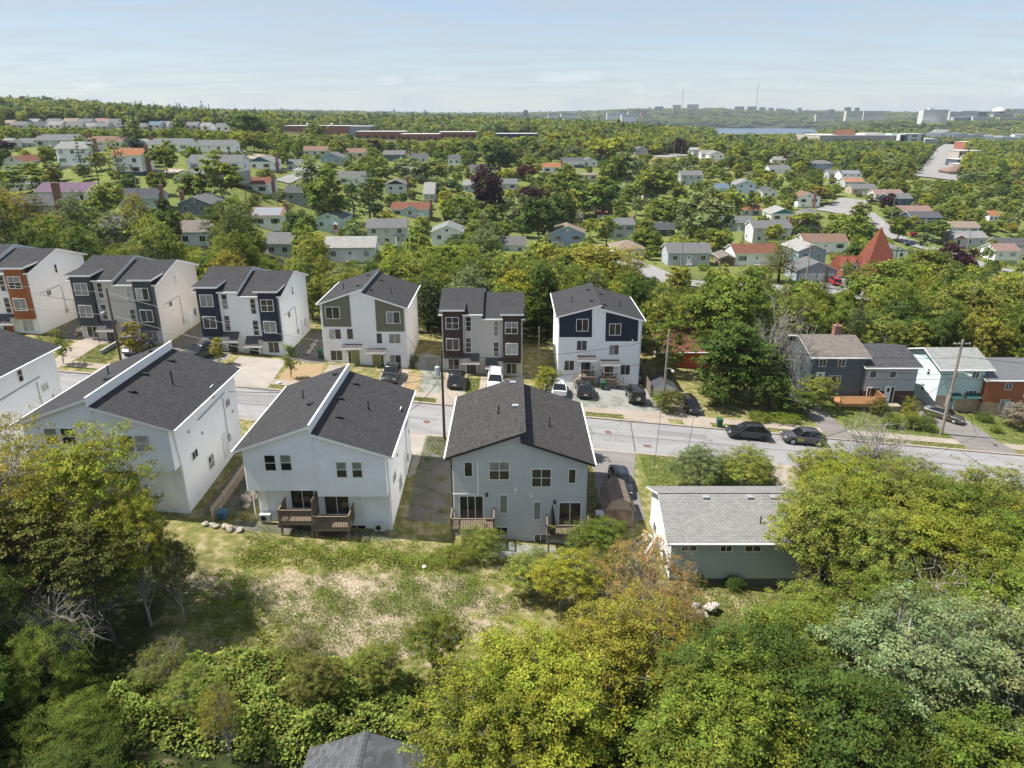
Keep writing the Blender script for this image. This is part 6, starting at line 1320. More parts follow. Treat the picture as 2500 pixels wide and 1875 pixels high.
# ------------------------------------------------------------------ vehicles
def loft(sections, mb, m=0, closed_ends=True):
    n = len(sections[0]); k = len(mb.v)
    for s in sections: mb.v.extend(s)
    for i in range(len(sections)-1):
        for q in range(n):
            r_ = (q+1) % n; mb.f.append((k+i*n+q, k+i*n+r_, k+(i+1)*n+r_, k+(i+1)*n+q)); mb.m.append(m)
    if closed_ends:
        mb.f.append(tuple(k+n-1-q for q in range(n))); mb.m.append(m); e = k+(len(sections)-1)*n; mb.f.append(tuple(e+q for q in range(n))); mb.m.append(m)
CARM = {}
def car_meshes(kind):
    if kind in CARM: return CARM[kind]
    # x: nose at +L/2; profile of the body top (x fraction, z), cabin: base front, roof front, roof rear, base rear (fractions from the nose)
    P = dict(suv=dict(L=4.75,W=1.88,H=1.68,belt=1.04,hood=.99,cab=(.26,.42,.80,.965),gc=.25,wr=.38),
             sedan=dict(L=4.7,W=1.80,H=1.45,belt=.90,hood=.84,cab=(.27,.42,.72,.89),gc=.18,wr=.33),
             hatch=dict(L=4.2,W=1.76,H=1.52,belt=.95,hood=.90,cab=(.24,.40,.86,.98),gc=.19,wr=.33),
             jeep=dict(L=4.2,W=1.80,H=1.86,belt=1.14,hood=1.10,cab=(.36,.40,.985,.995),gc=.34,wr=.41),
             van=dict(L=5.0,W=1.95,H=1.75,belt=1.05,hood=1.02,cab=(.20,.36,.95,.99),gc=.2,wr=.35))[kind]
    L, W, H = P['L'], P['W'], P['H']; hw = W/2; X = lambda f_: L/2-f_*L; box = kind == 'jeep'
    body = MB(); secs = []
    for f_ in (0,.02,.07,.16,P['cab'][0],.45,.65,P['cab'][3]-.03 if P['cab'][3] < .95 else .9,.96,.99,1.0):
        tz = P['hood']+(P['belt']-P['hood'])*min(1, max(0, (f_-.1)/.25)); 
        if f_ < .08: tz -= (.08-f_)*(3.2 if not box else 1.0)
        if f_ > .9: tz -= (f_-.9)*(.9 if kind != 'sedan' else .6)
        w = hw*(1-.22*max(0,(.1-f_)/.1)**1.6-.14*max(0,(f_-.92)/.08)**2) if not box else hw*(1-.06*(f_ < .01))
        z0 = P['gc']+(.14*max(0,(.06-f_)/.06)+.14*max(0,(f_-.94)/.06))
        x = X(f_); zm = (z0+tz)*.5
        secs.append([(x,-w*.86,z0),(x,w*.86,z0),(x,w*.985,z0+.12),(x,w,zm),(x,w*.975,tz-.10),(x,w*.90,tz),(x,0,tz+.035),(x,-w*.90,tz),(x,-w*.975,tz-.10),(x,-w,zm),(x,-w*.985,z0+.12)])
    loft(secs, body); bodym = body
    b0, r0, r1, b1 = [X(f_) for f_ in P['cab']]; bt = P['belt']-.04; wb, wr_ = hw*.90, hw*(.72 if not box else .84); rz = H
    glass_ = MB(); g_secs = [[(b0,-wb,bt),(b0,wb,bt),(b0,wb*.98,bt+.02),(b0,-wb*.98,bt+.02)],[(r0,-wb,bt),(r0,wb,bt),(r0,wr_,rz-.07),(r0,-wr_,rz-.07)],[(r1,-wb,bt),(r1,wb,bt),(r1,wr_*.97,rz-.09),(r1,-wr_*.97,rz-.09)],[(b1,-wb*.95,bt),(b1,wb*.95,bt),(b1,wb*.93,bt+.02),(b1,-wb*.93,bt+.02)]]
    loft(g_secs, glass_)
    xm = (r0+r1)/2; roof = MB(); rs = []
    for x, k, dz in ((r0+.04,.985,-.075),(r0-.12,1.0,-.02),(xm,1.02,.0),(r1+.12,.98,-.03),(r1-.06,.95,-.10)):
        rs.append([(x,-wr_*k-.02,rz+dz-.06),(x,wr_*k+.02,rz+dz-.06),(x,wr_*k*.94,rz+dz),(x,0,rz+dz+.025),(x,-wr_*k*.94,rz+dz)])
    loft(rs, roof)
    pil = MB()
    for s in (-1, 1):
        for (xa, xb) in ((b0-.02, r0), (xm+.12, xm+.02), (b1+.02, r1)): pil.tube([(xa,s*(wb+.005),bt),(xb,s*(wr_+.015),rz-.07)], .045 if xa != xm+.12 else .04, 4)
    wheel = MB(); wr = P['wr']
    for (ra, ya, rb, yb) in ((wr*.62,.115,wr*.97,.10),(wr*.97,.10,wr,.06),(wr,.06,wr,-.08),(wr,-.08,wr*.6,-.1)):
        k = len(wheel.v); n = 20
        for r_, y in ((ra,ya),(rb,yb)): wheel.v.extend([(r_*math.cos(2*math.pi*q/n), y, r_*math.sin(2*math.pi*q/n)) for q in range(n)])
        for q in range(n): wheel.f.append((k+q,k+(q+1)%n,k+n+(q+1)%n,k+n+q)); wheel.m.append(0)
    rim = MB(); n = 20; rim.v = [(0,.09,0)]+[(wr*.63*math.cos(2*math.pi*q/n),.10,wr*.63*math.sin(2*math.pi*q/n)) for q in range(n)]; rim.f = [(0,1+(q+1)%n,1+q) for q in range(n)]; rim.m = [0]*n
    for q in range(5):
        a = 2*math.pi*q/5; rim.tube([(.04*math.cos(a),.112,.04*math.sin(a)),(wr*.58*math.cos(a),.112,wr*.58*math.sin(a))], .03, 4)
    arch = MB(); arch.tube([((wr+.055)*math.cos(a),0,(wr+.055)*math.sin(a)) for a in np.linspace(0, math.pi, 13)], .03, 4)
    hl = MB().box(-.03,-.17,-.06,.03,.17,.06); tl = MB().box(-.025,-.13,-.09,.025,.13,.09); mi = MB().box(-.07,-.09,-.06,.07,.09,.07)
    CARM[kind] = dict(P=P, body=body, glass=glass_.mesh('windows', CARGLASS), roof=roof, pil=pil, wheel=wheel.mesh('tyre', RUBBER, True), rim=rim, arch=arch.mesh('wheel_arch', BLACK), hl=hl.mesh('headlight', LAMPW), tl=tl.mesh('tail_light', LAMPR), mi=mi, hb=(b0,r0,r1,b1,bt), cache={})
    return CARM[kind]
def car(kind, x, y, rz, col, cname, label, name='parked_car', rimd=False, onroad=False, off=0.03, z=None):
    c = car_meshes(kind); P = c['P']; pm = paint('paint_'+cname, col); key = cname
    if key not in c['cache']: c['cache'][key] = (c['body'].mesh('body', pm, False), c['roof'].mesh('roof', pm, True), c['pil'].mesh('pillars', pm), c['mi'].mesh('mirror', pm))
    bo, ro, pi_, mi = c['cache'][key]; zz = (gz(x, y)+(-.12 if onroad else off)) if z is None else z
    o = thing(name, label, 'car', (x, y, zz), 0, 'parked vehicles')
    # lie on the slope
    fw = Vector((math.cos(rz), math.sin(rz), 0)); e = .8; nz = Vector((-(gz(x+e,y)-gz(x-e,y))/(2*e), -(gz(x,y+e)-gz(x,y-e))/(2*e), 1)).normalized(); fw = (fw-nz*fw.dot(nz)).normalized(); lf = nz.cross(fw)
    o.rotation_euler = Matrix((fw, lf, nz)).transposed().to_euler()
    link_obj('body', bo, o); link_obj('roof', ro, o); link_obj('windows', c['glass'], o); link_obj('pillars', pi_, o)
    L, W, wr = P['L'], P['W'], P['wr']; rm = c.setdefault('rims', {}); rk = 'd' if rimd else 'l'
    if rk not in rm: rm[rk] = c['rim'].mesh('rim', RIMD if rimd else RIM)
    for fx in (.19, .80):
        for s in (-1, 1):
            wx = L/2-fx*L; wh = link_obj('wheel', c['wheel'], o, (wx, s*(W/2-.085), wr)); wh.rotation_euler = (0, 0, 0 if s > 0 else math.pi); link_obj('rim', rm[rk], wh)
            link_obj('wheel_arch', c['arch'], o, (wx, s*(W/2-.005), wr))
    hz = P['hood']-.22
    for s in (-1, 1):
        link_obj('headlight', c['hl'], o, (L/2-.045-.05, s*(W/2-.30), hz)); link_obj('tail_light', c['tl'], o, (-L/2+.05, s*(W/2-.26), P['belt']-.2)); link_obj('mirror', mi, o, (c['hb'][0]-.35, s*(W/2+.06), P['belt']+.02))
    MB().box(-L/2-.01,-.2,.62,-L/2+.02,.2,.76).build('licence_plate', WHITE, o)
    MB().box(L/2-.06,-.45,P['gc']+.2,L/2-.005,.45,P['gc']+.38).build('grille', BLACK, o)
    if kind == 'jeep':
        sp = link_obj('spare_wheel', c['wheel'], o, (-L/2-.1, 0, .95), math.pi/2); link_obj('rim', rm[rk], sp)
    if kind in ('suv', 'van'):
        for s in (-1, 1): MB().tube([(c['hb'][1]-.15,s*W*.33,P['H']+.0),(c['hb'][1]-.25,s*W*.33,P['H']+.05),(c['hb'][2]+.3,s*W*.33,P['H']+.05),(c['hb'][2]+.2,s*W*.33,P['H']-.02)], .02, 4).build('roof_rail', BLACK, o)
    return o
PI = math.pi; BK = (.012,.012,.013); 
car('suv', 32.4, 72.2, PI, (.055,.055,.062), 'graphite', 'graphite grey SUV parked at the far kerb, the right one of two', onroad=True)
car('suv', 26.2, 72.3, PI, (.018,.018,.020), 'black', 'black SUV parked at the far kerb behind the green bin', onroad=True, rimd=True)
car('jeep', 14.9, 80.6, PI/2, (.014,.015,.015), 'jet_black', 'black boxy off-roader with spare wheel on its rear door', rimd=False)
car('suv', 8.75, 81.2, PI/2-.02, (.012,.012,.013), 'black', 'black SUV with its tail to us in front of the entry stairs')
car('suv', 5.5, 81.0, PI/2+.03, (.75,.75,.74), 'white', 'white SUV parked beside the yellow green bush')
car('hatch', 21.2, 79.0, -PI/2+.15, (.016,.016,.018), 'black', 'black hatchback nosing out under the big maple')
car('sedan', 55.0, 83.6, -PI/2+.75, (.07,.063,.055), 'bronze_grey', 'dark bronze sedan on the driveway of the seafoam house')
car('van', -2.1, 81.2, -PI/2, (.78,.78,.77), 'white', 'white minivan facing us in front of the brown bayed duplex', off=.035)
car('suv', -6.8, 80.6, PI/2, (.013,.013,.014), 'black', 'black SUV with its tail to us left of the white minivan', off=.035)
car('suv', -14.5, 80.4, -PI/2, (.016,.017,.020), 'blue_black', 'dark SUV facing us in front of the olive panelled duplex', off=.035)
car('suv', -37.6, 82.0, -PI/2-.5, (.020,.022,.035), 'midnight', 'midnight blue SUV left of the navy bayed duplex', off=.03)
car('sedan', -45.3, 82.2, -PI/2, (.05,.045,.11), 'violet_blue', 'violet blue car in front of the slate bayed duplex', off=.03)
car('sedan', 9.9, 58.2, -PI/2, (.014,.018,.028), 'dark_navy', 'dark navy sedan on the asphalt driveway behind the shed', off=.035)
def car_px(kind, px, py, rz, col, cname, label):
    p = hit(px, py); return car(kind, p[0], p[1], rz, col, cname, label, off=.4)
car_px('van', 2034, 697, PI/2-.1, (.33,.012,.02), 'red', 'red minivan in front of the double garage'); car_px('sedan', 2231, 579, 0.2, (.40,.012,.02), 'red', 'small red car parked right of the red spire')
car_px('suv', 2310, 587, 0.1, (.36,.012,.02), 'red', 'red SUV parked by the street at right'); car_px('sedan', 2318, 603, 0.0, (.02,.022,.03), 'black', 'dark car parked in front of the red SUV')
car_px('sedan', 2219, 599, .4, (.03,.05,.12), 'blue', 'blue car just right of the tudor gable'); car_px('suv', 589, 376, .3, (.75,.75,.74), 'white', 'white car on the pale driveway by the far bungalows')
car_px('van', 182, 512, .1, (.72,.73,.74), 'white', 'white van parked below the purple roofed bungalow'); car_px('sedan', 168, 520, .3, (.10,.16,.32), 'blue', 'light blue car below the white van')
car_px('sedan', 1185, 534, .3, (.03,.03,.033), 'black', 'dark car parked between maples in the middle'); car_px('suv', 1182, 547, .2, (.35,.36,.37), 'silver', 'silver car parked below a dark car in the middle')
car_px('sedan', 2130, 497, .1, (.02,.02,.022), 'black', 'black car below the pinkish roofed house'); car_px('sedan', 2385, 617, .2, (.6,.6,.58), 'white', 'white car at the right behind the utility poles')
car_px('sedan', 239, 512, 0, (.22,.02,.04), 'maroon', 'maroon car under the carport of the purple roofed bungalow')

# ------------------------------------------------------------------ poles, wires, bins, fences, stones
def pole(x, y, h, label, mat, arms=(), lamp=0, tr=0, r=.14, z=None):
    z0 = gz(x, y) if z is None else z; o = thing('utility_pole', label, 'utility pole', (x, y, z0-.3), 0, 'utility poles')
    MB().tube([(0,0,0),(0,0,h*.5),(.01,0,h+.3)], [r*1.15, r, r*.72], 9).build('pole_shaft', mat, o)
    for za, w in arms:
        MB().box(-w/2,-.06,za-.06,w/2,.06,za+.06).build('crossarm', mat, o)
        for k in np.linspace(-.45, .45, 4): MB().tube([(k*w,0,za+.06),(k*w,0,za+.2)], [.05,.03], 6).build('insulator', GREYPAINT, o)
    if lamp:
        ar = MB().tube([(0,-.1,lamp),(.2,-.9,lamp+.35),(.3,-1.9,lamp+.45)], .035, 6).build('lamp_arm', GALV, o)
        mb = MB(); loft([[(.22+dx_*0,-1.85-.55*t_,lamp+.40+dz_) for dx_, dz_ in ((0,0),(0,.0),(0,.1),(0,.1))] for t_ in (0,1)], mb) if 0 else mb.box(.18,-2.5,lamp+.38,.42,-1.85,lamp+.52); mb.build('lamp_head', GREYPAINT, ar)
    if tr:
        t_ = MB().tube([(-.42,0,tr-.45),(-.42,0,tr+.45),(-.42,0,tr+.52)], [.27,.27,.1], 14).build('transformer', GALV, o); MB().tube([(-.42,0,tr+.5),(-.42,0,tr+.8)], .04, 6).build('bushing', GREYPAINT, t_)
    return o
P1 = pole(-6.75, 64.7, 9.5, 'tall dark pole with grey transformer beside the near gravel strip', DARKPOLE, (), 0, 7.6, .13)
P2 = pole(18.1, 79.0, 9.6, 'grey pole right of the black off-roader', POLEWOOD, (), 5.2, 0)
P3 = pole(51.6, 78.1, 11.9, 'tall leaning-looking pale pole with street lamp by the driveway at right', POLEWOOD, ((11.7,2.0),), 8.2, 0, .17)
P0 = pole(-45.4, 78.4, 8.6, 'dark pole with street lamp in front of the slate bayed duplex', DARKPOLE, (), 6.2, 0, .13)
pole(3.4, 86.5, 6.5, 'thin leaning pole between the brown bayed and navy panelled duplexes', POLEWOOD, (), 0, 0, .07)
def wire(a, b, sag, label, r=.028, n=14):
    a, b = Vector(a), Vector(b); pts = []
    for i in range(n+1):
        t = i/n; p = a.lerp(b, t); p.z -= sag*4*t*(1-t); pts.append(p)
    tag(MB().tube(pts, r, 3, cap=False).build('utility_wire', BLACK), label, 'wire', 'overhead wires')
zp = lambda o, h: (o.location.x, o.location.y, o.location.z+h)
PL = (-100, 78.4, 9.5+9.3)
for k_, (h1, h2) in enumerate(((9.0,8.2),(6.4,6.0))): 
    wire(PL if k_ == 0 else (-100,78.4,9.5+6.6), zp(P0, h1-.6), .7, ['upper','lower'][k_]+' street wire at the far left'); wire(zp(P0, h1-.6), zp(P1, h2+.8), .9, ['upper','lower'][k_]+' wire from the lamp pole to the transformer pole')
    wire(zp(P1, h2+.8), zp(P2, h1), .8, ['upper','lower'][k_]+' wire crossing the street in the middle'); wire(zp(P2, h1), zp(P3, h1+1.0), .9, ['upper','lower'][k_]+' wire across the street trees at right'); wire(zp(P3, h1+1.2), (105,80,1.0+k_*-2), .8, ['upper','lower'][k_]+' wire leaving at the right edge')
wire(zp(P1, 7.2), (-9.3, 58.8, 6.2), .4, 'service wire to the right wall of the twin deck duplex'); wire(zp(P1, 7.0), (-25.0, 58.6, 8.2), .6, 'service wire to the half hidden duplex')
wire(zp(P1, 7.4), (-8.6, 86, 5.6), .5, 'service wire to the brown bayed duplex'); wire(zp(P1, 7.5), (-13.1, 85.5, 5.2), .5, 'service wire to the olive panelled duplex'); wire(zp(P2, 7.2), (16.0, 86, 4.2), .3, 'service wire to the navy panelled duplex')
wire(zp(P2, 7.0), (11.7, 52.5, 3.6), .8, 'service wire to the seafoam bungalow'); wire(zp(P3, 8.0), (39.0, 86.4, 1.4), .5, 'service wire to the slate blue house'); wire(zp(P3, 8.0), (57.5, 86.6, -.4), .4, 'service wire to the seafoam house'); wire(zp(P3,7.6), (28.5, 60, 3.0), .8, 'service wire sloping over the street to the near lawn')
wire(zp(P0, 7.6), (-43.4, 85.4, 9.5), .2, 'service wire to the slate bayed duplex'); wire(zp(P0, 7.4), (-58.3, 86, 10.4), .3, 'service wire to the rust bayed duplex')
def far_pole(px, py0, py1, label):
    p = hit(px, py1); 
    if p is None: return
    h = min(13, (py1-py0)*p[3]/F*1.03); pole(p[0], p[1], h, label, POLEWOOD, ((h-.2,2.2),) if py1-py0 > 50 else (), 0, 0, .16, p[2])
for a_ in [(1965,598,703,'grey pole in front of the blue house left of the church'),(2358,558,620,'grey pole right of the red SUV'),(2408,578,655,'tall grey pole at right behind the copper maple'),(2480,608,675,'pole at the right edge'),(2175,485,540,'pole by the turning circle'),
    (1018,525,585,'pole behind the grey bay window house'),(345,435,520,'pole in front of the pale blue house'),(684,480,550,'pole in front of the solar panel house'),(1661,575,660,'pole in front of the blue grey bungalow'),(1337,570,640,'pole beside the large blue gable'),
    (1336,370,400,'far pole above the orange roof'),(1442,375,412,'far pole by the small white gable'),(1457,365,402,'far pole with arm right of the small white gable'),(1644,350,385,'far pole in the hillside car park'),(1663,358,383,'second far pole in the hillside car park'),(970,345,385,'far pole in front of the dark teal house'),
    (310,302,350,'far pole beside the tall firs'),(62,310,355,'far pole near the upper left houses'),(1926,372,404,'far pole on the right slope'),(2001,425,445,'far pole by the far street'),(2467,400,440,'far pole at the right edge'),(822,320,345,'far pole near the school'),(1172,310,335,'far pole right of the school')]: far_pole(*a_)
def bin_(x, y, col, label, h=1.05, rz=0.0):
    o = thing('wheeled_bin', label, 'bin', (x, y, gz(x, y)+.03), rz, 'wheeled bins'); m = M('bin_%s' % col, dict(green=(.02,.085,.045), dark=(.02,.03,.028), blue=(.03,.12,.2))[col], .5, .1, 3)
    mb = MB(); a, b = .24, .31; mb.add([(-a,-a,.05),(a,-a,.05),(a,a,.05),(-a,a,.05),(-b,-b,h-.12),(b,-b,h-.12),(b,b,h-.12),(-b,b,h-.12)], [(0,3,2,1),(4,5,6,7),(0,1,5,4),(1,2,6,5),(2,3,7,6),(3,0,4,7)]); mb.build('bin_body', m, o)
    MB().prism_x([(-.34,h-.12),(.36,h-.12),(.36,h-.04),(0,h),(-.34,h-.06)], -.34, .34).build('lid', m, o)
    for s in (-1, 1): MB().tube([(s*.2,.27,.1),(s*.28,.27,.1)], .1, 10).build('wheel', RUBBER, o)
    return o
bin_(11.35, 83.2, 'green', 'green bin between the two entry stairs'); bin_(23.6, 74.3, 'green', 'green bin standing at the kerb left of the parked cars', 1.15).location.z -= .12
bin_(-24.1, 85.4, 'green', 'green bin at the left corner of the olive panelled duplex', 1.15); bin_(-27.6, 85.2, 'green', 'green bin at the right corner of the navy bayed duplex', 1.15); bin_(-12.5, 84.6, 'dark', 'dark bin at the right corner of the olive panelled duplex', 1.15); bin_(-22.4, 48.0, 'blue', 'low blue bin at the near end of the picket fence', .75); bin_(-38.2, 85.3, 'green', 'green bin left of the navy bayed duplex')
# picket fence
FE = thing('picket_fence', 'pale wooden picket fence on the gravel between two near duplexes', 'fence', (-23.0, 47.6, gz(-23, 52))); pk = MB().prism_y([(-.042,0),(.042,0),(.042,1.15),(0,1.22),(-.042,1.15)], -.012, .012).mesh('picket', FENCEWOOD)
for i in range(47):
    y_ = i*.2; o_ = link_obj('picket', pk, FE, (0, y_, gz(-23, 47.6+y_)-FE.location.z+.06), PI/2)
for i in range(5):
    y_ = i*2.35; z_ = gz(-23, 47.6+y_)-FE.location.z; MB().box(-.03,y_-.05,z_-.3,.09,y_+.05,z_+1.3).build('post', FENCEWOOD, FE)
for zz in (.35, .95): MB().tube([(.03,y_,gz(-23,47.6+y_)-FE.location.z+zz) for y_ in np.linspace(0, 9.4, 12)], .03, 4).build('rail', FENCEWOOD, FE)
BF = thing('board_fence', 'grey board fence running back right of the navy panelled duplex', 'fence', (17.1, 82.0, gz(17.1, 87))); bd = MB().box(-.012,0,0,.012,.14,1.75).mesh('board', WOOD)
for i in range(74): link_obj('board', bd, BF, (0, i*.15, gz(17.1, 82+i*.15)-BF.location.z))
# stones: every boulder is a mesh of its own
def stone_mesh(seed, s):
    rng = np.random.default_rng(seed); bm = bmesh.new(); bmesh.ops.create_icosphere(bm, subdivisions=2, radius=1)
    d = nrm(rng.normal(size=(9,3))); 
    for v in bm.verts:
        p = np.array(v.co); 
        for k in d:
            t = p@k
            if t > .68: p = p-k*(t-.68)*.92
        v.co = p*np.array([1.0,.8,.62])
    me = bpy.data.meshes.new('stone'); bm.to_mesh(me); bm.free(); return me
STONE = M('field_stone', (.36,.315,.26), .92, .3, 2.5, .03); STONEL = M('pale_stone', (.46,.41,.36), .92, .2, 2.5, .03)
SMESH = []
for k_ in range(8):
    me_ = stone_mesh(k_, 1); me_.materials.append(STONE); SMESH.append(me_)
SMESHL = []
for k_ in range(4):
    me_ = stone_mesh(20+k_, 1); me_.materials.append(STONEL); SMESHL.append(me_)
def stone_wall(label, x0, y0, x1, y1, n, rows, s, spread=.35, pale=False):
    o = thing('stone_wall', label, 'stone wall', (x0, y0, gz(x0, y0)), 0, 'dry stone retaining walls'); rr_ = random.Random(int(x0*10+y0))
    for r_ in range(rows):
        for i in range(n):
            t = (i+.5+.3*(r_ % 2))/n; x = x0+(x1-x0)*t+rr_.uniform(-spread,spread)*.5; y = y0+(y1-y0)*t+rr_.uniform(-spread,spread)*.5; k = s*rr_.uniform(.75,1.3)
            q_ = link_obj('stone', rr_.choice(SMESHL if pale else SMESH), o, (x-x0, y-y0, gz(x, y)-o.location.z+.3*s+r_*s*.95)); q_.scale = (k,k,k); q_.rotation_euler = (rr_.uniform(-.3,.3), rr_.uniform(-.3,.3), rr_.uniform(0,6.3))
stone_wall('dry stone wall beside the picket fence, stepping down to the clearing', -21.3, 49.6, -21.1, 54.6, 8, 3, .42)
stone_wall('row of loose boulders left of the heat pump', -23.6, 46.9, -20.4, 46.6, 6, 1, .42)
stone_wall('stone retaining wall left of the navy bayed duplex', -39.2, 85.0, -39.4, 94.0, 12, 2, .5); stone_wall('stone retaining wall left of the slate bayed duplex', -54.4, 85.2, -54.6, 94, 12, 2, .5); stone_wall('low rubble strip left of the olive panelled duplex', -25.9, 86, -26.3, 92, 9, 1, .4)
stone_wall('pale boulder heap beyond the orange leaved tree', 11.6, 40.0, 14.2, 41.4, 8, 2, .42, .9, True); stone_wall('pale boulder heap under the right hand trees', 15.5, 37.6, 21.0, 39.2, 8, 1, .5, 1.2, True); stone_wall('small pale rocks lying on the bare earth', -17, 39.6, -8, 37.2, 9, 1, .14, 2.4, True)
MB_ = MB().box(-.12,0,-.6,.12,5.0,.55); o_ = MB_.build('garden_wall', FOUND, None, (-48.4, 79.8, gz(-48.4, 81))); tag(o_, 'low concrete wall along the lawn of the slate bayed duplex', 'wall')
# small shed by the fence, boats, odds and ends
S2 = thing('low_shed', 'small shed with dark roof between the board fence and the grey pole', 'shed', (18.9, 82.4, gz(18.9, 82.4))); MB().prism_y([(-1.35,0),(1.35,0),(1.35,1.2),(0,1.75),(-1.35,1.2)], 0, 3.4).build('wall', hwall('white'), S2)
mb = MB(); mb.slab((-1.6,-.2,1.1),(0,-.2,1.85),(0,3.6,1.85),(-1.6,3.6,1.1),.08); mb.slab((0,-.2,1.85),(1.6,-.2,1.1),(1.6,3.6,1.1),(0,3.6,1.85),.08); mb.build('roof', [hshingle('dark'), FASCIA], S2, uv=True)
for k_, (px_, py_, c_, s_, lb) in enumerate(((2238,958,(.03,.16,.42),.75,'blue tarpaulin heap beside the seafoam house'),(2246,966,(.16,.42,.36),.6,'mint green tarpaulin heap beside the blue one'),(2215,935,(.45,.02,.02),.5,'red covered heap behind the tarpaulins'),(1555,936,(.05,.04,.045),.6,'covered motorcycle at the corner of the navy panelled duplex'),(1563,925,(.45,.5,.55),.55,'pale plastic sheet heap behind the covered motorcycle'),(1035,1374,(.8,.8,.78),.22,'white plastic bag lying in the grass'),(680,937,(.55,.6,.7),.3,'white and blue bag on the verge'),(715,1000,(0,0,0),0,''))):
    if not lb: continue
    x_, y_ = on_plane(px_, py_); me_ = stone_mesh(40+k_, 1); me_.materials.append(M('heap_%d' % k_, c_, .6, .2, 3)); o_ = link_obj('covered_heap', me_, None, (x_, y_, gz(x_, y_)+.3*s_), k_*1.1); o_.scale = (s_*1.2, s_, s_*.8); tag(o_, lb, 'heap' if s_ > .3 else 'bag')
p_ = on_plane(2213, 1165); 
# ------------------------------------------------------------------ far buildings
def block(name, label, px0, px1, pyt, pyb, Y, dep, wall, roofm=None, cols=0, rows=0, cat='building', winm=None, band=False, yaw=0.0, group=None, ww=.55, hh=.5, keep=True):
    a, b = at_y(px0, pyb, Y), at_y(px1, pyt, Y); w = (b[0]-a[0]); h = b[2]-a[2]; cx = (a[0]+b[0])/2; zb = a[2]
    o = thing(name, label, cat, (cx, Y, zb), yaw, group); MB().box(-w/2,0,-14,w/2,dep,h).build('wall', wall, o, uv=True)
    MB().box(-w/2-.3,-.3,h,w/2+.3,dep+.3,h+.35).build('roof', roofm or WHITE, o)
    if keep: KEEP.append((px0, px1, pyt-1, pyt+(pyb-pyt)*(.7 if 'school' in name else .4 if Y < 850 else .75), Y*1.02))
    wm = winm or GL[0]
    if cols and rows:
        cw, rh = w/cols, h/rows
        if band:
            for c in range(cols):
                for r_ in range(rows): pass
        pm = MB().box(-cw*ww/2,-.12,0,cw*ww/2,-.01,rh*hh).mesh('window', wm)
        for r_ in range(rows):
            for c in range(cols): link_obj('window', pm, o, (-w/2+cw*(c+.5), 0, rh*(r_+.3)))
    return o, w, h
FWHITE = M('far_white', (.56,.56,.56), .8, .06, .05); FCREAM = M('far_cream', (.55,.50,.43), .8, .08, .05); FGREY = M('far_grey', (.34,.35,.36), .8, .08, .05); FDARK = M('far_dark', (.085,.10,.13), .7, .1, .05); FBEIGE = M('far_beige', (.42,.38,.33), .8, .06, .05); FTAN = M('far_tan', (.50,.40,.33), .8, .06, .05)
SCHB = BRICKM('school_brick', (.33,.11,.065), (.37,.125,.075), (.3,.18,.13), .6, .2, .02, .9, .0, .12, .5, .06); GRAVR = M('pale_roof_gravel', (.46,.45,.43), .9, .1, .2)
o, w, h = block('school', 'red brick school block with flat pale roof on the hill', 686, 850, 308, 333, 700, 45, SCHB, GRAVR, 0, 0)
for x_ in (-9, 14): MB().tube([(x_,12,h+.3),(x_,12,h+2.0),(x_,12,h+2.6)], [1.3,1.3,.5], 10).build('roof_ventilator', GALV, o)
for k_ in range(6): MB().box(-w/2+6+k_*9,-.1,1.0,-w/2+7.6+k_*9,-.01,2.6).build('window', GL[0], o)
o, w, h = block('school_hall', 'grey end block beside the brick school', 850.5, 903, 309, 330, 701, 40, FGREY, GRAVR)
o, w, h = block('school_wing', 'long low brick wing of the school with flat roof', 868, 988, 322, 347, 640, 30, SCHB, GRAVR, 6, 1, winm=GL[0], ww=.5, hh=.35)
o, w, h = block('school_wing', 'lower brick wing at the right end of the school', 978, 1070, 328, 346, 610, 26, SCHB, GRAVR, 7, 1, winm=GL[0], ww=.5, hh=.35)
o, w, h = block('school_wing', 'far right brick wing of the school behind bushes', 1071, 1162, 323, 340, 640, 30, SCHB, GRAVR, 6, 1, ww=.5, hh=.35)
o, w, h = block('hall_building', 'long low building with white flat roof right of the school', 1208, 1314, 327, 338, 690, 22, FDARK, FWHITE, 8, 1, ww=.7, hh=.5)
# big house with several gables beyond the school
p_ = at_y(1060, 318, 760); VB = thing('villa', 'large grey house with several gables beyond the school', 'house', (p_[0], 760, p_[2])); MB().box(-11,0,-8,11,12,4).build('wall', hwall('grey'), VB)
for cx_, ww_ in ((-6, 5.5), (0, 4), (6.5, 5.2)): MB().prism_y([(cx_-ww_,3.8),(cx_+ww_,3.8),(cx_,3.8+ww_*.75)], -.6, 12).build('roof', hshingle('grey'), VB, uv=True)
for cx_ in (-7,-3,3,7): window(VB, 'F', cx_, -.01, 1, 2, 1.6, '2')
# mall and offices on the right
o, w, h = block('shopping_mall', 'long pale flat roofed shopping building behind the woods', 1998, 2206, 331, 357, 820, 70, FBEIGE, GRAVR)
for k_ in range(9): MB().box(-w/2+16+k_*4.6,-.1,h*.48,-w/2+19.6+k_*4.6,-.01,h*.64).build('window', GL[0], o)
for k_ in range(5): MB().box(-w/2+14+k_*16,-.1,-1,-w/2+24+k_*16,-.01,h*.28).build('loading_door', FDARK, o)
MB().prism_x([(5,h),(25,h),(15,h+6)], -22, -4).build('mall_gable', hshingle('rust'), o, uv=True); MB().box(8,10,h,30,30,h+2.2).build('roof_unit', FWHITE, o); MB().box(40,15,h,52,30,h+1.8).build('roof_unit', M('mint_green', (.35,.5,.45), .7), o)
block('mall_wing', 'low grey wing right of the white office tower', 2256, 2292, 340, 358, 830, 30, FGREY, GRAVR)
o, w, h = block('office_tower', 'slim white office tower with dark glazed ends', 2204, 2257, 327, 366, 800, 18, FWHITE, FWHITE, 1, 4, winm=FDARK, ww=.3, hh=.4)
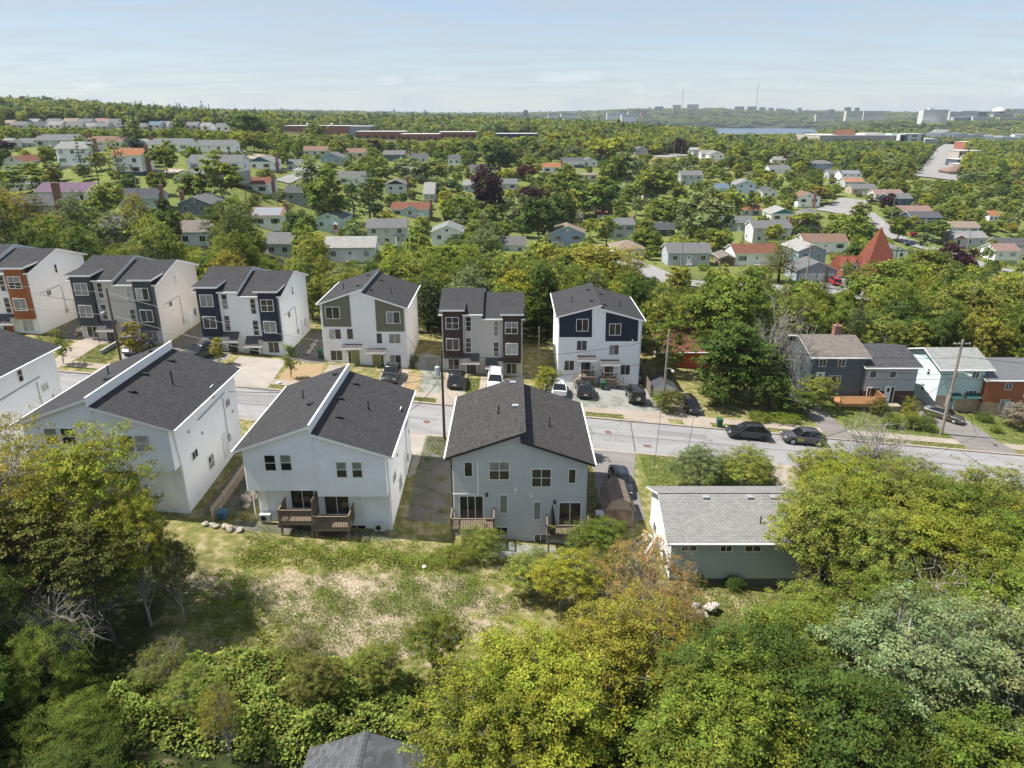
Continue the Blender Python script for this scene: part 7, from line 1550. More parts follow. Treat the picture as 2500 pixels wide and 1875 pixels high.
for s in (-1, 1): MB().box(s*w/2-(2.6 if s > 0 else -0.0),-.4,0,s*w/2+(0 if s > 0 else 2.6),10,h-1).build('glazed_end', FDARK, o)
o, w, h = block('brick_building', 'red brick flat roofed building beside the wide road', 2355, 2392, 347, 366, 760, 20, SCHB, GRAVR, 4, 2, ww=.6, hh=.4, keep=False)
for i_, (a, b, c, d, Y, mt, lb) in enumerate([(2340,2400,369,383,640,FBEIGE,'low flat shop building nearest the brick building'),(2362,2432,371,380,690,FGREY,'low grey shop building behind the others'),(2372,2428,384,396,600,FWHITE,'white motel like building with dark roof'),(2336,2382,390,402,580,FDARK,'dark blue flat roofed shop'),(2345,2390,402,412,540,FBEIGE,'low pale roofed shop at the end of the row')]):
    block('shop_building', lb, a, b, c, d, Y, 16, mt, GRAVR if i_ != 2 else FGREY, 6, 1, ww=.6, hh=.45, group='shops along the wide road', keep=False)
PK = thing('motel', 'house like building with broad pinkish hip roof below the shops', 'building', (hit(2366,430)[0], hit(2366,430)[1], hit(2366,430)[2])); MB().box(-14,0,-3,14,12,3).build('wall', FTAN, PK)
mb = MB(); mb.add([(-15,-1,3),(15,-1,3),(15,13,3),(-15,13,3),(-8,6,6.5),(8,6,6.5)], [(0,1,5,4),(1,2,5),(2,3,4,5),(3,0,4)]); mb.build('roof', hshingle('pinkbrown'), PK, uv=True)
o, w, h = block('apartment_tower', 'white apartment slab with rows of balconies on the right skyline', 2250, 2317, 268, 301, 1800, 22, FWHITE, FWHITE, 10, 11, winm=FGREY, ww=.55, hh=.45)
MB().box(-w*.25,4,h,-w*.05,14,h+4).build('roof_house', FWHITE, o); MB().box(-w/2-8,-12,-10,w*.1,-1,6).build('podium', FWHITE, o)
for i_, (a, b, t_, bt, Y, mt, c, r_, lb) in enumerate([(1599,1620,260,272,4200,FDARK,5,7,'dark tower left of the pair of pinkish towers'),(1642,1663,256,270,4300,FTAN,5,8,'pinkish tower beside the left radio mast'),(1677,1706,255,269,4300,FTAN,6,8,'broad pinkish tower right of the left radio mast'),(1795,1817,260,270,4400,FDARK,5,6,'dark block left of the right radio mast'),(1826,1848,260,271,4400,FDARK,5,6,'dark block at the foot of the right radio mast'),(1856,1869,262,271,4400,FDARK,4,6,'small dark block right of the radio mast'),
    (1876,1889,263,273,4300,FGREY,4,6,'small grey tower on the right skyline'),(1894,1918,265,274,4300,FTAN,6,5,'pale low tower row on the right skyline'),(1946,1958,263,275,4200,FGREY,4,6,'lone grey tower on the right skyline'),(1992,2040,279,290,3300,FBEIGE,9,5,'beige block below the dark tower'),(2023,2038,267,280,3900,FDARK,4,6,'dark tower above the beige block'),
    (2065,2108,271,286,2900,FCREAM,8,8,'cream apartment row left part'),(2108,2164,271,284,2950,FCREAM,10,8,'cream apartment row right part'),(2065,2079,262,274,3600,FDARK,4,6,'dark tower behind the cream row at left'),(2089,2099,263,275,3600,FDARK,3,6,'second dark tower behind the cream row'),(1278,1289,269,282,2600,FDARK,3,6,'lone glass tower above the central treetops')]):
    block('tower_block', lb, a, b, t_, bt, Y, 20, mt, None, c, r_, winm=FDARK if mt != FDARK else FGREY, group='towers on the skyline')
for i_, (a, b, t_, bt, Y) in enumerate([(1482,1530,276,283,3300),(1533,1552,273,281,3500),(1338,1360,276,283,2400),(1370,1410,276,283,2500),(1565,1578,275,281,3600),(1518,1556,280,287,2900)]):
    block('industrial_building', ['long white shed on the skyline','reddish flat building on the skyline','pale roof left above the ridge','longer pale roof above the ridge','small brick block on the skyline','white shed below the skyline'][i_], a, b, t_, bt, Y, 30, [FWHITE,FTAN,FWHITE,FWHITE,SCHB,FWHITE][i_], None, 6, 1, group='sheds on the skyline')
for i_, (a, b, t_, bt, Y, mt) in enumerate([(2318,2350,273,284,2200,FWHITE),(2345,2390,271,283,2250,FWHITE),(2388,2412,273,285,2250,FDARK),(2328,2365,287,296,1900,FGREY),(2375,2420,285,293,2000,FWHITE),(2425,2475,279,286,2300,FGREY),(2470,2500,266,276,2500,FWHITE),(2440,2500,288,294,2000,FBEIGE),(2448,2470,266,273,2500,FTAN),(2350,2372,286,293,2000,FDARK)]):
    block('hilltop_building', ['white','white','dark','grey','white','grey','white','beige','tan','dark'][i_]+' building on the right hilltop, '+['first','second','third','fourth','fifth','sixth','seventh','eighth','ninth','tenth'][i_]+' counted from the apartment slab', a, b, t_, bt, Y, 18, mt, None, 7, 3, group='buildings on the right hilltop')
p_ = at_y(2438, 273, 2400); DM = thing('white_dome', 'large white dome on the right hilltop', 'dome', (p_[0], 2400, p_[2])); mb = MB(); n_ = 24; rr_ = 19
for j in range(7):
    a = j/6*math.pi/2; mb.v.extend([(rr_*math.cos(a)*math.cos(2*math.pi*k/n_), rr_*math.cos(a)*math.sin(2*math.pi*k/n_), 1+12*math.sin(a)) for k in range(n_)])
for j in range(6):
    for k in range(n_): mb.f.append((j*n_+k, j*n_+(k+1)%n_, (j+1)*n_+(k+1)%n_, (j+1)*n_+k)); mb.m.append(0)
mb.build('dome_shell', FWHITE, DM, smooth=True); MB().tube([(0,0,-14),(0,0,1)], 18, 24).build('drum', FDARK, DM)
for (px_, t_, b_, Y, lb) in ((1665,220,266,4300,'slender radio mast beside the pinkish towers'),(1845,205,262,4400,'tallest radio mast on the right skyline'),(785,268,283,3500,'small mast above the left horizon'),(34,235,247,950,'thin mast on the left wooded hill')):
    a, b = at_y(px_, b_, Y), at_y(px_, t_, Y); o = thing('radio_mast', lb, 'mast', a, 0, 'radio masts'); H_ = b[2]-a[2]; r_ = Y*.00035
    MB().tube([(0,0,-20),(0,0,H_)], r_, 4).build('mast_shaft', M('mast_red_grey', (.28,.22,.21), .7), o); MB().tube([(0,0,H_),(0,0,H_*1.06)], r_*.4, 4).build('antenna', GREYPAINT, o)
# rows of far houses
ORD = ['leftmost','second','third','fourth','fifth','sixth','seventh','eighth','ninth','tenth','eleventh','twelfth','thirteenth','fourteenth','fifteenth','sixteenth','seventeenth','eighteenth','nineteenth','twentieth']+['%dth' % k for k in range(21, 90)]
def far_house(px, py, W, roof, wall, label, D=8, h=2.8, Y=None):
    p = hit(px, py) if Y is None else None
    if Y is not None: q_ = at_y(px, py, Y); p = (q_[0], Y, q_[2], 0)
    if p is None: return
    o = thing('house', label, 'house', p[:3], R(HRNG.uniform(-8,8)), 'far rows of houses'); hw = W/2; k_ = F/(p[1]*1.02); KEEP.append((px-hw*k_, px+hw*k_, py-5.2*k_, py-1.2*k_, p[1]*1.0))
    MB().prism_x([(0,-5),(D,-5),(D,h),(D/2,h+2.0),(0,h)], -hw, hw).build('wall', hwall(wall), o)
    mb = MB(); mb.slab((-hw-.4,-.4,h),(hw+.4,-.4,h),(hw+.4,D/2,h+2.2),(-hw-.4,D/2,h+2.2),.15); mb.slab((hw+.4,D+.4,h),(-hw-.4,D+.4,h),(-hw-.4,D/2,h+2.2),(hw+.4,D/2,h+2.2),.15); mb.build('roof', [hshingle(roof), FASCIA], o, uv=True)
    for k in (-.5, .5): MB().box(k*hw-.8,-.06,.9,k*hw+.8,-.004,2.1).build('window', GL[0], o)
fx = [(20,310,'tan'),(46,316,'grey'),(74,306,'lgrey'),(97,317,'dkgrey'),(127,306,'grey'),(136,316,'lgrey'),(172,306,'tan'),(181,317,'grey'),(206,307,'grey'),(218,318,'lgrey'),(243,306,'pinkbrown'),(249,317,'grey'),(280,307,'grey'),(272,319,'dkgrey'),(289,318,'grey'),(350,318,'grey'),(376,313,'blue'),(393,319,'lgrey'),(402,312,'grey'),(466,317,'grey'),(495,318,'lgrey'),(543,319,'grey')]
for i_, (px_, py_, rc_) in enumerate(fx): far_house(px_+HRNG.uniform(-3,3), py_+HRNG.uniform(-2,2), 9.5, rc_, HRNG.choice(['grey','palegrey','white']), '%s roofed house in the far row below the wooded hill, %s from left' % (dict(lgrey='pale grey', dkgrey='dark grey', pinkbrown='pink brown').get(rc_, rc_), ORD[i_]), Y=(560 if py_ < 312 else 520)+HRNG.uniform(-14,14))
fx = [(2278,336,'grey','white'),(2293,333,'lgrey','paleblue'),(2312,333,'dkgrey','white'),(2330,335,'grey','paleblue'),(2345,336,'dkgrey','grey'),(2300,328,'lgrey','white'),(2362,338,'grey','grey'),(2385,336,'dkgrey','grey'),(2410,340,'lgrey','white'),(2433,342,'pale','white'),(2455,342,'grey','paleblue'),(2478,344,'grey','palegrey'),(2490,337,'lgrey','white')]
for i_, (px_, py_, rc_, wc_) in enumerate(fx): far_house(px_, py_, 20, rc_, wc_, '%s house with %s roof in the cluster by the mall, %s from left' % ({'paleblue':'pale blue','palegrey':'pale grey'}.get(wc_, wc_), dict(lgrey='light grey', dkgrey='dark grey').get(rc_, rc_), ORD[i_]), 12, 5, Y=1100+20*i_)
# ------------------------------------------------------------------ trees placed one by one (near), then those read off the middle distance
T = tree
# left foreground group
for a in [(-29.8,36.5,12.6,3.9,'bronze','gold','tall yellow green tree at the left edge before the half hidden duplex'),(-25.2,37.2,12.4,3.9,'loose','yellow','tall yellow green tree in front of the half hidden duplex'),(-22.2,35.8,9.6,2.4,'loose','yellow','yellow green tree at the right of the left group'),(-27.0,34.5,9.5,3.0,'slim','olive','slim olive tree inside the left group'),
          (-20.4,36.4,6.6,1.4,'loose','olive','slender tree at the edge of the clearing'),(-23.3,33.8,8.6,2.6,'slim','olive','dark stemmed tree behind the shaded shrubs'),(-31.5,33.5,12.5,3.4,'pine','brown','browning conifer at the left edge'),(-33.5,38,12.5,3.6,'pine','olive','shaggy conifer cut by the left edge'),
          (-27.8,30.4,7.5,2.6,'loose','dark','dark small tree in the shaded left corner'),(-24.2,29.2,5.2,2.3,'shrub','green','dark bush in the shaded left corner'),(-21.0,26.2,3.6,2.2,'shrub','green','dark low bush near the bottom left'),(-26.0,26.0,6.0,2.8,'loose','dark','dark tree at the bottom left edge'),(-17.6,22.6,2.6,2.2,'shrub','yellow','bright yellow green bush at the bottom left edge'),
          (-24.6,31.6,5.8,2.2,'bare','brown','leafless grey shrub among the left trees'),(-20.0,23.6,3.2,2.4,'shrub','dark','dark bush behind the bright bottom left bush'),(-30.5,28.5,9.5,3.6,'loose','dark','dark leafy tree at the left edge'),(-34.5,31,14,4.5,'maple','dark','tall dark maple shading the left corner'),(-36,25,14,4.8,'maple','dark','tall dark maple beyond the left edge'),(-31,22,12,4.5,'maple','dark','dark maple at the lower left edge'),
          (-14.0,26.6,4.6,1.2,'bronze','gold','slim golden sapling in the knotweed'),(-16.2,28.6,3.4,1.5,'loose','light','light green bush inside the knotweed'),(-10.6,30.2,3.3,1.7,'loose','olive','olive bush inside the knotweed'),(-7.4,31.6,3.6,1.6,'loose','light','feathery light bush at the right of the knotweed'),(-18.8,30.6,3.2,1.6,'bronze','olive','dry olive bush at the left of the knotweed'),(-12.2,33.2,2.6,1.4,'bronze','olive','dry weedy bush at the top of the knotweed'),(-4.4,32.8,4.6,1.9,'willow' if 0 else 'loose','green','small feathery green tree between knotweed and maple')]: T(*a)
# centre and right foreground
for a in [(1.0,27.2,8.2,4.4,'maple','yellow','bright yellow green maple at the bottom centre'),(-1.5,24.6,8.2,3.6,'loose','yellow','yellow green tree beside the hut roof'),(4.8,30.8,7.4,3.5,'loose','gold','golden green tree right of the bright maple'),(8.4,33.0,7.2,3.2,'bronze','gold','sparse golden tree in the middle of the foreground'),
          (8.9,38.4,7.4,3.3,'bronze','bronze','orange leaved sparse tree in front of the bungalow'),(9.4,35.6,6.4,2.4,'bronze','bronze','smaller orange leaved tree by the boulder heap'),(1.2,41.4,3.0,1.9,'loose','light','light green shrub at the right end of the bare earth'),(3.4,40.2,4.6,2.4,'loose','yellow','scrubby olive tree below the grey duplex'),(5.6,42.2,3.6,1.8,'bronze','gold','low golden scrub right of the grey duplex gravel'),
          (6.3,44.8,4.7,2.5,'loose','green','fresh green small tree before the right deck of the grey duplex'),(-2.2,45.6,2.6,1.9,'shrub','light','round light green bush below the left deck'),(1.8,44.3,2.2,1.2,'shrub','light','small light bush on the gravel behind the grey duplex'),(-4.2,44.6,1.6,1.3,'shrub','green','low green bush left of the round bush'),
          (11.6,27.8,9.4,4.2,'maple','dark','dark green maple at the bottom right of centre'),(15.8,31.0,8.2,4.2,'maple','green','green maple below the boulders'),(9.2,23.8,9.8,4.2,'maple','green','green tree at the bottom edge right of the bright maple'),(14.5,24.2,10.2,4.4,'maple','dark','dark tree at the bottom edge right'),
          (19.6,29.0,11.0,4.8,'loose','silver','pale backed poplar at the lower right'),(24.4,26.6,11.4,4.6,'loose','silver','second pale backed poplar at the right edge'),(20.5,22.8,9.4,4.2,'maple','green','green tree in the bottom right corner'),(22.4,34.0,8.8,4.2,'maple','green','broad green maple at mid right'),
          (28.5,32.2,11.0,4.8,'maple','green','broad maple at the right edge'),(18.2,36.0,6.2,3.0,'loose','light','light green tree behind the pale boulders'),(20.9,42.6,10.4,3.7,'loose','light','tall light green tree beside the bungalow'),(24.2,46.6,10.0,4.2,'maple','yellow','yellow green maple right of the bungalow roof'),(24.4,40.4,9.6,3.8,'loose','light','light green tree in front of the bungalow end'),
          (28.8,47.5,9.8,4.6,'loose','light','light green tree near the street at right'),(33.6,46.2,9.6,4.8,'maple','green','green maple at the right edge below the street'),(29.0,40.4,10.2,4.6,'maple','yellow','yellow green tree at the right below the street'),(34.5,39.6,10.4,4.8,'maple','green','large green tree at the right edge'),(27.2,37.0,9.0,3.8,'bare','olive','nearly leafless tree with pale branches at right'),
          (38.5,50.4,8.6,4.4,'loose','light','light green tree at the right edge by the street'),(26.0,51.5,9.2,3.6,'maple','yellow','upright yellow green tree beside the concrete driveway'),(23.4,42.4,2.0,1.4,'shrub','green','bush on the grass behind the bungalow'),(33.8,54.0,7.2,3.0,'loose','light','small light green tree at the street edge'),(40.5,44,9.6,4.6,'maple','green','big maple cut by the right edge'),
          (35.4,62.8,7.2,3.6,'bare','willow','sparse grey branched tree reaching over the street'),(13.6,44.25,1.1,.8,'shrub','dark','dark shrub at the foot of the bungalow wall'),(16.4,44.25,1.2,.9,'shrub','dark','second dark shrub along the bungalow wall'),(36.0,61.9,4.6,2.4,'bronze','olive','small leafy tree below the grey branched one'),(17.0,58.2,4.7,2.7,'loose','willow','round lawn tree left of its neighbour behind the bungalow'),(21.6,58.4,4.8,2.8,'loose','light','right hand round lawn tree behind the bungalow'),(23.6,58.2,2.4,1.7,'shrub','green','low bush at the foot of the right lawn tree'),
          (20.0,60.6,3.0,1.6,'shrub','dark','dark bush between the two lawn trees'),(6.6,63.6,3.4,1.3,'slim','light','slim street tree right of the grey duplex')]: T(*a)
for k_ in range(16):
    x_, y_ = RNG.uniform(10, 36), RNG.uniform(20, 36); TREES.append(dict(x=x_, y=y_, H=RNG.uniform(3.5,6), R=RNG.uniform(2.0,3.0), kind='loose', tint=['green','dark','light'][k_ % 3], label=None, group=None, name=None, z=gz(x_, y_)))
# across the street
for a in [(28.2,83.6,10.4,5.5,'maple','dark','big round dark green maple in front of the orange red house'),(27.4,84.6,9.8,4.4,'maple','dark','dense dark crown merging with the big round maple'),(24.8,80.6,4.6,2.6,'maple','dark','lower dark green bush tree beside the black hatchback'),(31.6,81.2,5.6,3.0,'maple','dark','dark green small tree right of the big maple'),(36.4,86.4,12.0,3.0,'bare','brown','dead grey spruce left of the slate blue house'),(33.8,88.5,13.5,3.4,'bare','brown','second dead grey conifer behind the first'),
          (35.2,80.2,3.2,1.7,'slim','dark','clipped dark cedar by the asphalt drive'),(33.2,79.8,2.8,1.5,'slim','dark','clipped dark cedar left of the other'),(38.3,82.8,4.6,2.6,'loose','light','bright green tree in front of the cedar deck'),(32.5,77.9,1.0,2.0,'shrub','green','low ground cover hedge along the sidewalk'),(29.6,77.8,.9,1.8,'shrub','green','low hedge behind the parked cars'),
          (46.4,83.4,2.2,1.6,'shrub','olive','olive shrub on the lawn of the grey brick house'),(49.8,82.4,3.2,1.4,'shrub','gold','golden conifer shrub on the lawn'),(46.2,79.2,1.7,1.5,'shrub','green','dark round shrub by the sidewalk'),(50.2,79.4,1.6,1.4,'shrub','dark','dark clipped shrub at the foot of the pole'),(48.3,79.0,1.9,1.0,'slim','green','young slim shrub planted by the sidewalk'),(52.2,82.2,1.4,1.0,'shrub','green','small shrub beside the asphalt driveway'),(47.5,84.6,1.5,1.0,'shrub','dark','small dark shrub by the entry steps'),
          (60.6,84.2,1.1,1.4,'shrub','dark','low dark shrub before the seafoam house'),(63.5,82.6,3.4,2.0,'loose','lilac','lilac bush in pink grey bloom'),(59.9,80.6,1.0,.9,'shrub','green','tiny round shrub on the right lawn'),(66.4,84.5,1.2,1.2,'shrub','green','small shrub at the right edge'),
          (-25.6,77.8,4.2,1.0,'slim','light','young street tree before the dry yard'),(-50.4,75.9,4.2,1.0,'slim','light','staked sapling on the verge before the slate bayed duplex'),(-44.3,80.0,4.4,1.6,'slim','gold','small golden tree beside the lamp pole'),(-34.9,80.4,3.4,1.0,'slim','gold','small golden tree beside the midnight blue SUV'),(4.2,80.6,3.4,1.7,'loose','yellow','yellow green bush beside the white SUV'),(18.6,77.8,2.8,1.7,'loose','olive','olive bush at the foot of the grey pole'),(17.6,78.4,2.4,1.3,'shrub','green','small green bush right of the gravel pad'),
          (-12.6,87.2,1.2,.9,'shrub','green','weed bush beside the olive panelled duplex'),(-2.9,88.4,1.4,.9,'shrub','dark','dark shrub beside the brown bayed duplex'),(20.2,91.5,8.0,3.2,'loose','green','green tree behind the small dark roofed shed')]: T(*a)
# feature trees in the neighbourhood: px, top, bottom of crown, distance, radius
def feat(px, pyt, pyb, wpx, kind, tint, label):
    p = hit(px, pyb, 0, 97, 900)
    if p is None: return
    H = (pyb-pyt)*p[3]/F*1.04; T(p[0], p[1], max(2.5, H), max(1.2, wpx/2*p[3]/F), kind, tint, label)
for a in [(1188,415,540,85,'maple','purple','big dark purple maple in the middle'),(1290,405,440,56,'maple','copper','copper leaved tree left of the orange roof'),(1293,458,510,72,'maple','purple','dark purple maple in the middle distance'),(912,345,378,44,'maple','purple','small round purple maple below the school'),(1050,450,478,30,'maple','purple','purple leaved tree beside the pale steep roof'),(1655,340,382,36,'maple','purple','dark purple tree in the far hillside car park'),
          (1322,276,300,22,'maple','copper','copper treetop on the ridge'),(1765,352,372,22,'maple','copper','copper tree at the hillside cluster'),(1494,365,392,22,'maple','purple','small purple tree right of the round grey trees'),(2320,600,690,100,'maple','purple','large dark purple maple right of the red church'),(2350,622,672,60,'maple','copper','copper coloured tree at the side of the purple maple'),(2165,475,524,44,'loose','purple','purple leaved tree by the pinkish roofed house'),(1925,372,404,26,'maple','purple','purple tree on the right slope'),(12,345,372,50,'maple','purple','dark reddish bush at the upper left edge'),
          (1218,345,425,90,'maple','dark','large copper green maple right of the pale houses'),(1130,482,545,85,'maple','green','round fresh green maple above the dark cars'),(1170,540,600,85,'maple','green','round dense maple in front of the white gabled house'),(1130,575,640,95,'maple','dark','dense dark maple behind the brown bayed duplex'),(570,495,640,125,'maple','dark','big round dark maple above the navy bayed duplex'),(735,520,600,80,'maple','dark','dark round tree left of the mint house'),
          (545,388,500,120,'loose','green','broad loose tree behind the slate house'),(470,430,500,70,'loose','green','green tree in front of the pale blue gable'),(865,445,545,75,'pine','spruce','dark layered pine in the middle left'),(905,430,560,95,'pine','spruce','big dark pine left of the rust roofed house'),(800,420,560,90,'loose','green','tall loose green tree above the solar panel house'),(770,400,520,85,'loose','willow','pale willow in front of the pyramid roof'),(1010,390,440,80,'loose','willow','pale willow behind the light roofed house'),(1060,395,445,70,'loose','light','light willow right of the purple maple'),
          (203,340,432,34,'spruce','spruce','tall blue spruce before the white two storey house'),(242,345,450,50,'pine','spruce','dark pine left of the orange roofed house'),(298,350,470,60,'pine','olive','twisted pine in front of the orange roofed house'),(85,405,470,120,'loose','green','wide green trees at the left below the rust roof'),(410,350,430,70,'loose','green','leafy tree below the white bungalow with shutters'),
          (310,270,362,44,'spruce','spruce','tall dark fir left of the pole pair'),(338,283,362,40,'spruce','spruce','tall dark fir right of the pole pair'),(370,300,352,44,'spruce','spruce','dark fir behind the shuttered bungalow'),(430,285,340,40,'spruce','spruce','dark fir above the bungalow row'),(505,310,345,34,'spruce','spruce','dark fir between the bungalows'),(540,320,356,34,'spruce','spruce','dark fir right of the far bungalow'),(610,285,352,90,'maple','dark','dense dark trees left of the school'),(600,325,370,70,'loose','gold','golden brown tree by the far bungalows'),(775,305,355,50,'maple','green','round green tree before the school'),(820,345,380,44,'loose','gold','orange leaved tree between brown roofs'),
          (1390,470,590,75,'pine','gold','golden green pine beside the dark roof'),(1370,480,590,70,'maple','dark','dark tree left of the golden pine'),(1315,490,600,95,'maple','dark','dark green maple behind the large blue gable'),(1455,440,535,110,'maple','green','broad green maple behind the salmon roof'),(1385,410,500,80,'loose','green','tall green tree behind the golden pine'),(1530,380,470,75,'loose','willow','pale round tree in the middle'),(1500,390,470,70,'maple','green','green tree in the middle left of the grey two storey house'),(1590,415,500,110,'maple','green','big green tree left of the two storey grey house'),
          (1480,530,600,60,'maple','light','light flowering tree before the two storey blue grey house'),(1570,560,625,70,'maple','green','dark green tree right of the two storey blue grey house'),(1720,470,610,130,'loose','willow','large willow right of the dark house'),(1620,490,560,100,'maple','green','green tree behind the dark brown house'),(1830,470,525,60,'spruce','spruce','blue green spruce beside the pale blue house'),(1780,470,540,90,'loose','yellow','yellow willow right of the large willow'),(1990,455,500,60,'loose','gold','golden willow behind the red chimney house'),(1960,520,560,90,'loose','yellow','round yellow green trees by the hip roofed house'),
          (2060,530,610,85,'maple','green','dense green trees left of the red spire'),(2030,545,600,55,'maple','yellow','yellow green tree before the flat white roof'),(2095,495,545,45,'loose','light','light tree by the turning circle'),(2190,530,590,55,'maple','green','round green tree right of the red spire'),(2230,530,575,40,'maple','light','light green tree beside the round one'),(2275,540,590,80,'loose','green','green trees above the red SUV'),(2235,465,520,32,'spruce','spruce','dark spruce at the end of the pinkish roof'),(2080,600,660,60,'maple','dark','dark hedge like trees left of the church'),(2065,640,690,34,'loose','green','green tree before the church porch'),
          (2010,650,720,34,'spruce','spruce','thin spruce in front of the double garage'),(1900,600,690,110,'pine','olive','spreading dark pine left of the blue house'),(1890,550,600,50,'maple','yellow','yellow tree above the rust roofed house'),(1405,670,760,70,'loose','green','green tree behind the navy panelled duplex'),(1445,600,730,230,'loose','gold','wide golden tree crown behind the navy panelled duplex'),(1530,600,720,120,'bronze','gold','sparse golden tree right of the wide golden crown'),(1375,620,720,120,'loose','yellow','yellow green tree left of the wide golden crown'),
          (1790,655,900,200,'maple','green','very large bright green tree mass right of the golden crown'),(1720,700,880,150,'maple','green','large green tree behind the big round maple'),(1905,700,850,90,'loose','olive','grey olive tree with bare branches behind the slate blue house'),(1990,695,850,100,'maple','green','green tree behind the slate blue house chimney'),(2085,720,860,40,'spruce','spruce','narrow spruce behind the duplex pair at right'),(2150,640,790,180,'maple','green','big green tree below the church'),(2240,610,760,130,'maple','light','bright green tree right of the church'),
          (2170,720,880,170,'maple','dark','dark green tree behind the seafoam house'),(2330,690,880,200,'loose','light','pale green tall tree behind the seafoam house roof'),(2440,670,880,200,'loose','light','pale green tall tree at the right edge'),(2260,690,870,140,'maple','green','green tree between the church and the seafoam house'),(2480,720,900,90,'loose','green','green tree cut by the right edge'),(40,470,600,110,'loose','gold','autumn toned larch at the left'),(110,480,600,80,'pine','olive','dark larch left of the tall chimney'),(200,480,640,80,'loose','willow','pale thin tree above the slate bayed duplex'),(290,520,630,100,'loose','willow','pale green tree behind the slate bayed duplex'),(150,520,610,110,'loose','gold','golden brown tree behind the rust bayed duplex'),(345,480,620,80,'loose','gold','rusty sparse tree behind the slate bayed duplex'),(400,560,650,80,'loose','light','light tree right of the rusty one')]: feat(*a)
# fill: belt behind the duplexes, gardens between the houses
FR = np.random.default_rng(21)
def blocked(x, y, z, H, Rr, tol=.05):
    cxp, top, d = pxl(x, y, z+H); bot = pxl(x, y, z+.15*H)[1]; rp = Rr*F/d*.85
    for (x0, x1, y0, y1, dk) in KEEP:
        if dk < d-3: continue
        ix = min(x1, cxp+rp)-max(x0, cxp-rp); iy = min(y1, bot)-max(y0, top)
        if ix > 0 and iy > 0 and ix*iy > tol*(x1-x0)*(y1-y0): return True
    return False
HXY = np.array([(q_[0], q_[1]) for q_ in HPOS]); HWD = np.array([q_[4] for q_ in HPOS])
cells = {}
def far_enough(x, y, s):
    i, j = int(x//6), int(y//6)
    for a in range(i-2, i+3):
        for b in range(j-2, j+3):
            for (u, v, t_) in cells.get((a, b), ()):
                if (u-x)**2+(v-y)**2 < (.5*(s+t_))**2: return False
    return True
def put(x, y, s): cells.setdefault((int(x//6), int(y//6)), []).append((x, y, s))
for t_ in TREES: put(t_['x'], t_['y'], t_['R']*1.25)
def pick():
    r_ = FR.random()
    for lim, k, c in ((.27,'maple','green'),(.40,'loose','green'),(.50,'maple','dark'),(.62,'loose','light'),(.72,'loose','yellow'),(.78,'maple','light'),(.84,'loose','willow'),(.90,'spruce','spruce'),(.94,'pine','pine'),(.96,'loose','gold'),(1.01,'loose','olive')):
        if r_ < lim: return k, c
FILL = []
def fill(n, y0, y1, sp, hlo, hhi, rad):
    for _ in range(n):
        y = math.sqrt(FR.uniform(y0*y0, y1*y1)) if y1 > 160 else FR.uniform(y0, y1); x = FR.uniform(-1, 1)*(.76*y+8)
        if not far_enough(x, y, sp): continue
        dd = np.hypot((HXY[:,0]-x), (HXY[:,1]+4-y))
        if (dd < HWD*.55+3.2).any(): continue
        if len(ROAD_XY) and (np.hypot(ROAD_XY[:,0]-x, ROAD_XY[:,1]-y) < 7).any(): continue
        if math.hypot(x-CX, y-CYY-5) < 13: continue
        k, c = pick(); z = gz(x, y); H = FR.uniform(hlo, hhi); Rr = FR.uniform(*rad)
        if k in ('spruce','slim'): Rr *= .55
        for s_ in (1.0,.8,.62,.45,.32):
            if not blocked(x, y, z, H*s_, Rr*max(s_,.6)):
                kk = k if s_ > .5 else 'shrub'
                FILL.append(dict(x=x, y=y, z=z, H=H*s_*(1 if s_ > .5 else .9), R=Rr*max(s_,.6), kind=kk, tint=c if c != 'spruce' or kk == 'spruce' else 'green', label=None, group=None, name=None)); put(x, y, sp); break
for p_ in ROADS[0]:
    q_ = pxl(p_[0], p_[1], gz(*p_)+.6); KEEP.append((q_[0]-13*F/q_[2], q_[0]+13*F/q_[2], q_[1]-2, q_[1]+2, q_[2]))
for rp_ in ROADS[1:]:
    for p_ in rp_[::2]:
        q_ = pxl(p_[0], p_[1], gz(*p_)+.3); KEEP.append((q_[0]-7, q_[0]+7, q_[1]-3, q_[1]+3, q_[2]))
fill(6000, 99.5, 158, 3.9, 8.0, 12.5, (2.6, 4.0))
fill(12000, 150, 470, 7.2, 4.5, 8.6, (2.2, 3.9))
# ------------------------------------------------------------------ turn the tree list into objects
ALL = TREES+FILL
for t_ in ALL:
    cxp, top, d = pxl(t_['x'], t_['y'], t_['z']+t_['H']); bot = pxl(t_['x'], t_['y'], t_['z'])[1]; rp = t_['R']*F/d
    vis = (cxp+rp > 0) and (cxp-rp < 2500) and top < 1875
    t_['score'] = (1e6 if t_['label'] else 0)+(rp*(bot-top) if vis else -1); t_['px'] = cxp
ALL.sort(key=lambda t_: -t_['score'])
NIND = 296
IND = [t_ for t_ in ALL[:NIND]]; REST = ALL[NIND:]
KW = dict(maple='round crowned', loose='loose crowned', slim='slender', shrub='bushy', bronze='sparse', bare='leafless', spruce='conical', pine='layered'); TW = dict(green='green', dark='dark green', yellow='yellow green', light='light green', bronze='orange', gold='golden', purple='purple', copper='copper', spruce='blue green', pine='pine green', willow='grey green', silver='pale', olive='olive', knot='green', brown='brown', lilac='pinkish')
zones = {}
for t_ in IND:
    if t_['label'] is None:
        zn = 'in the foreground wood' if t_['y'] < 62 else 'in the belt behind the duplexes' if t_['y'] < 160 else 'among the houses on the hillside' if t_['y'] < 260 else 'among the farther houses'
        zones.setdefault((t_['tint'], t_['kind'], zn), []).append(t_)
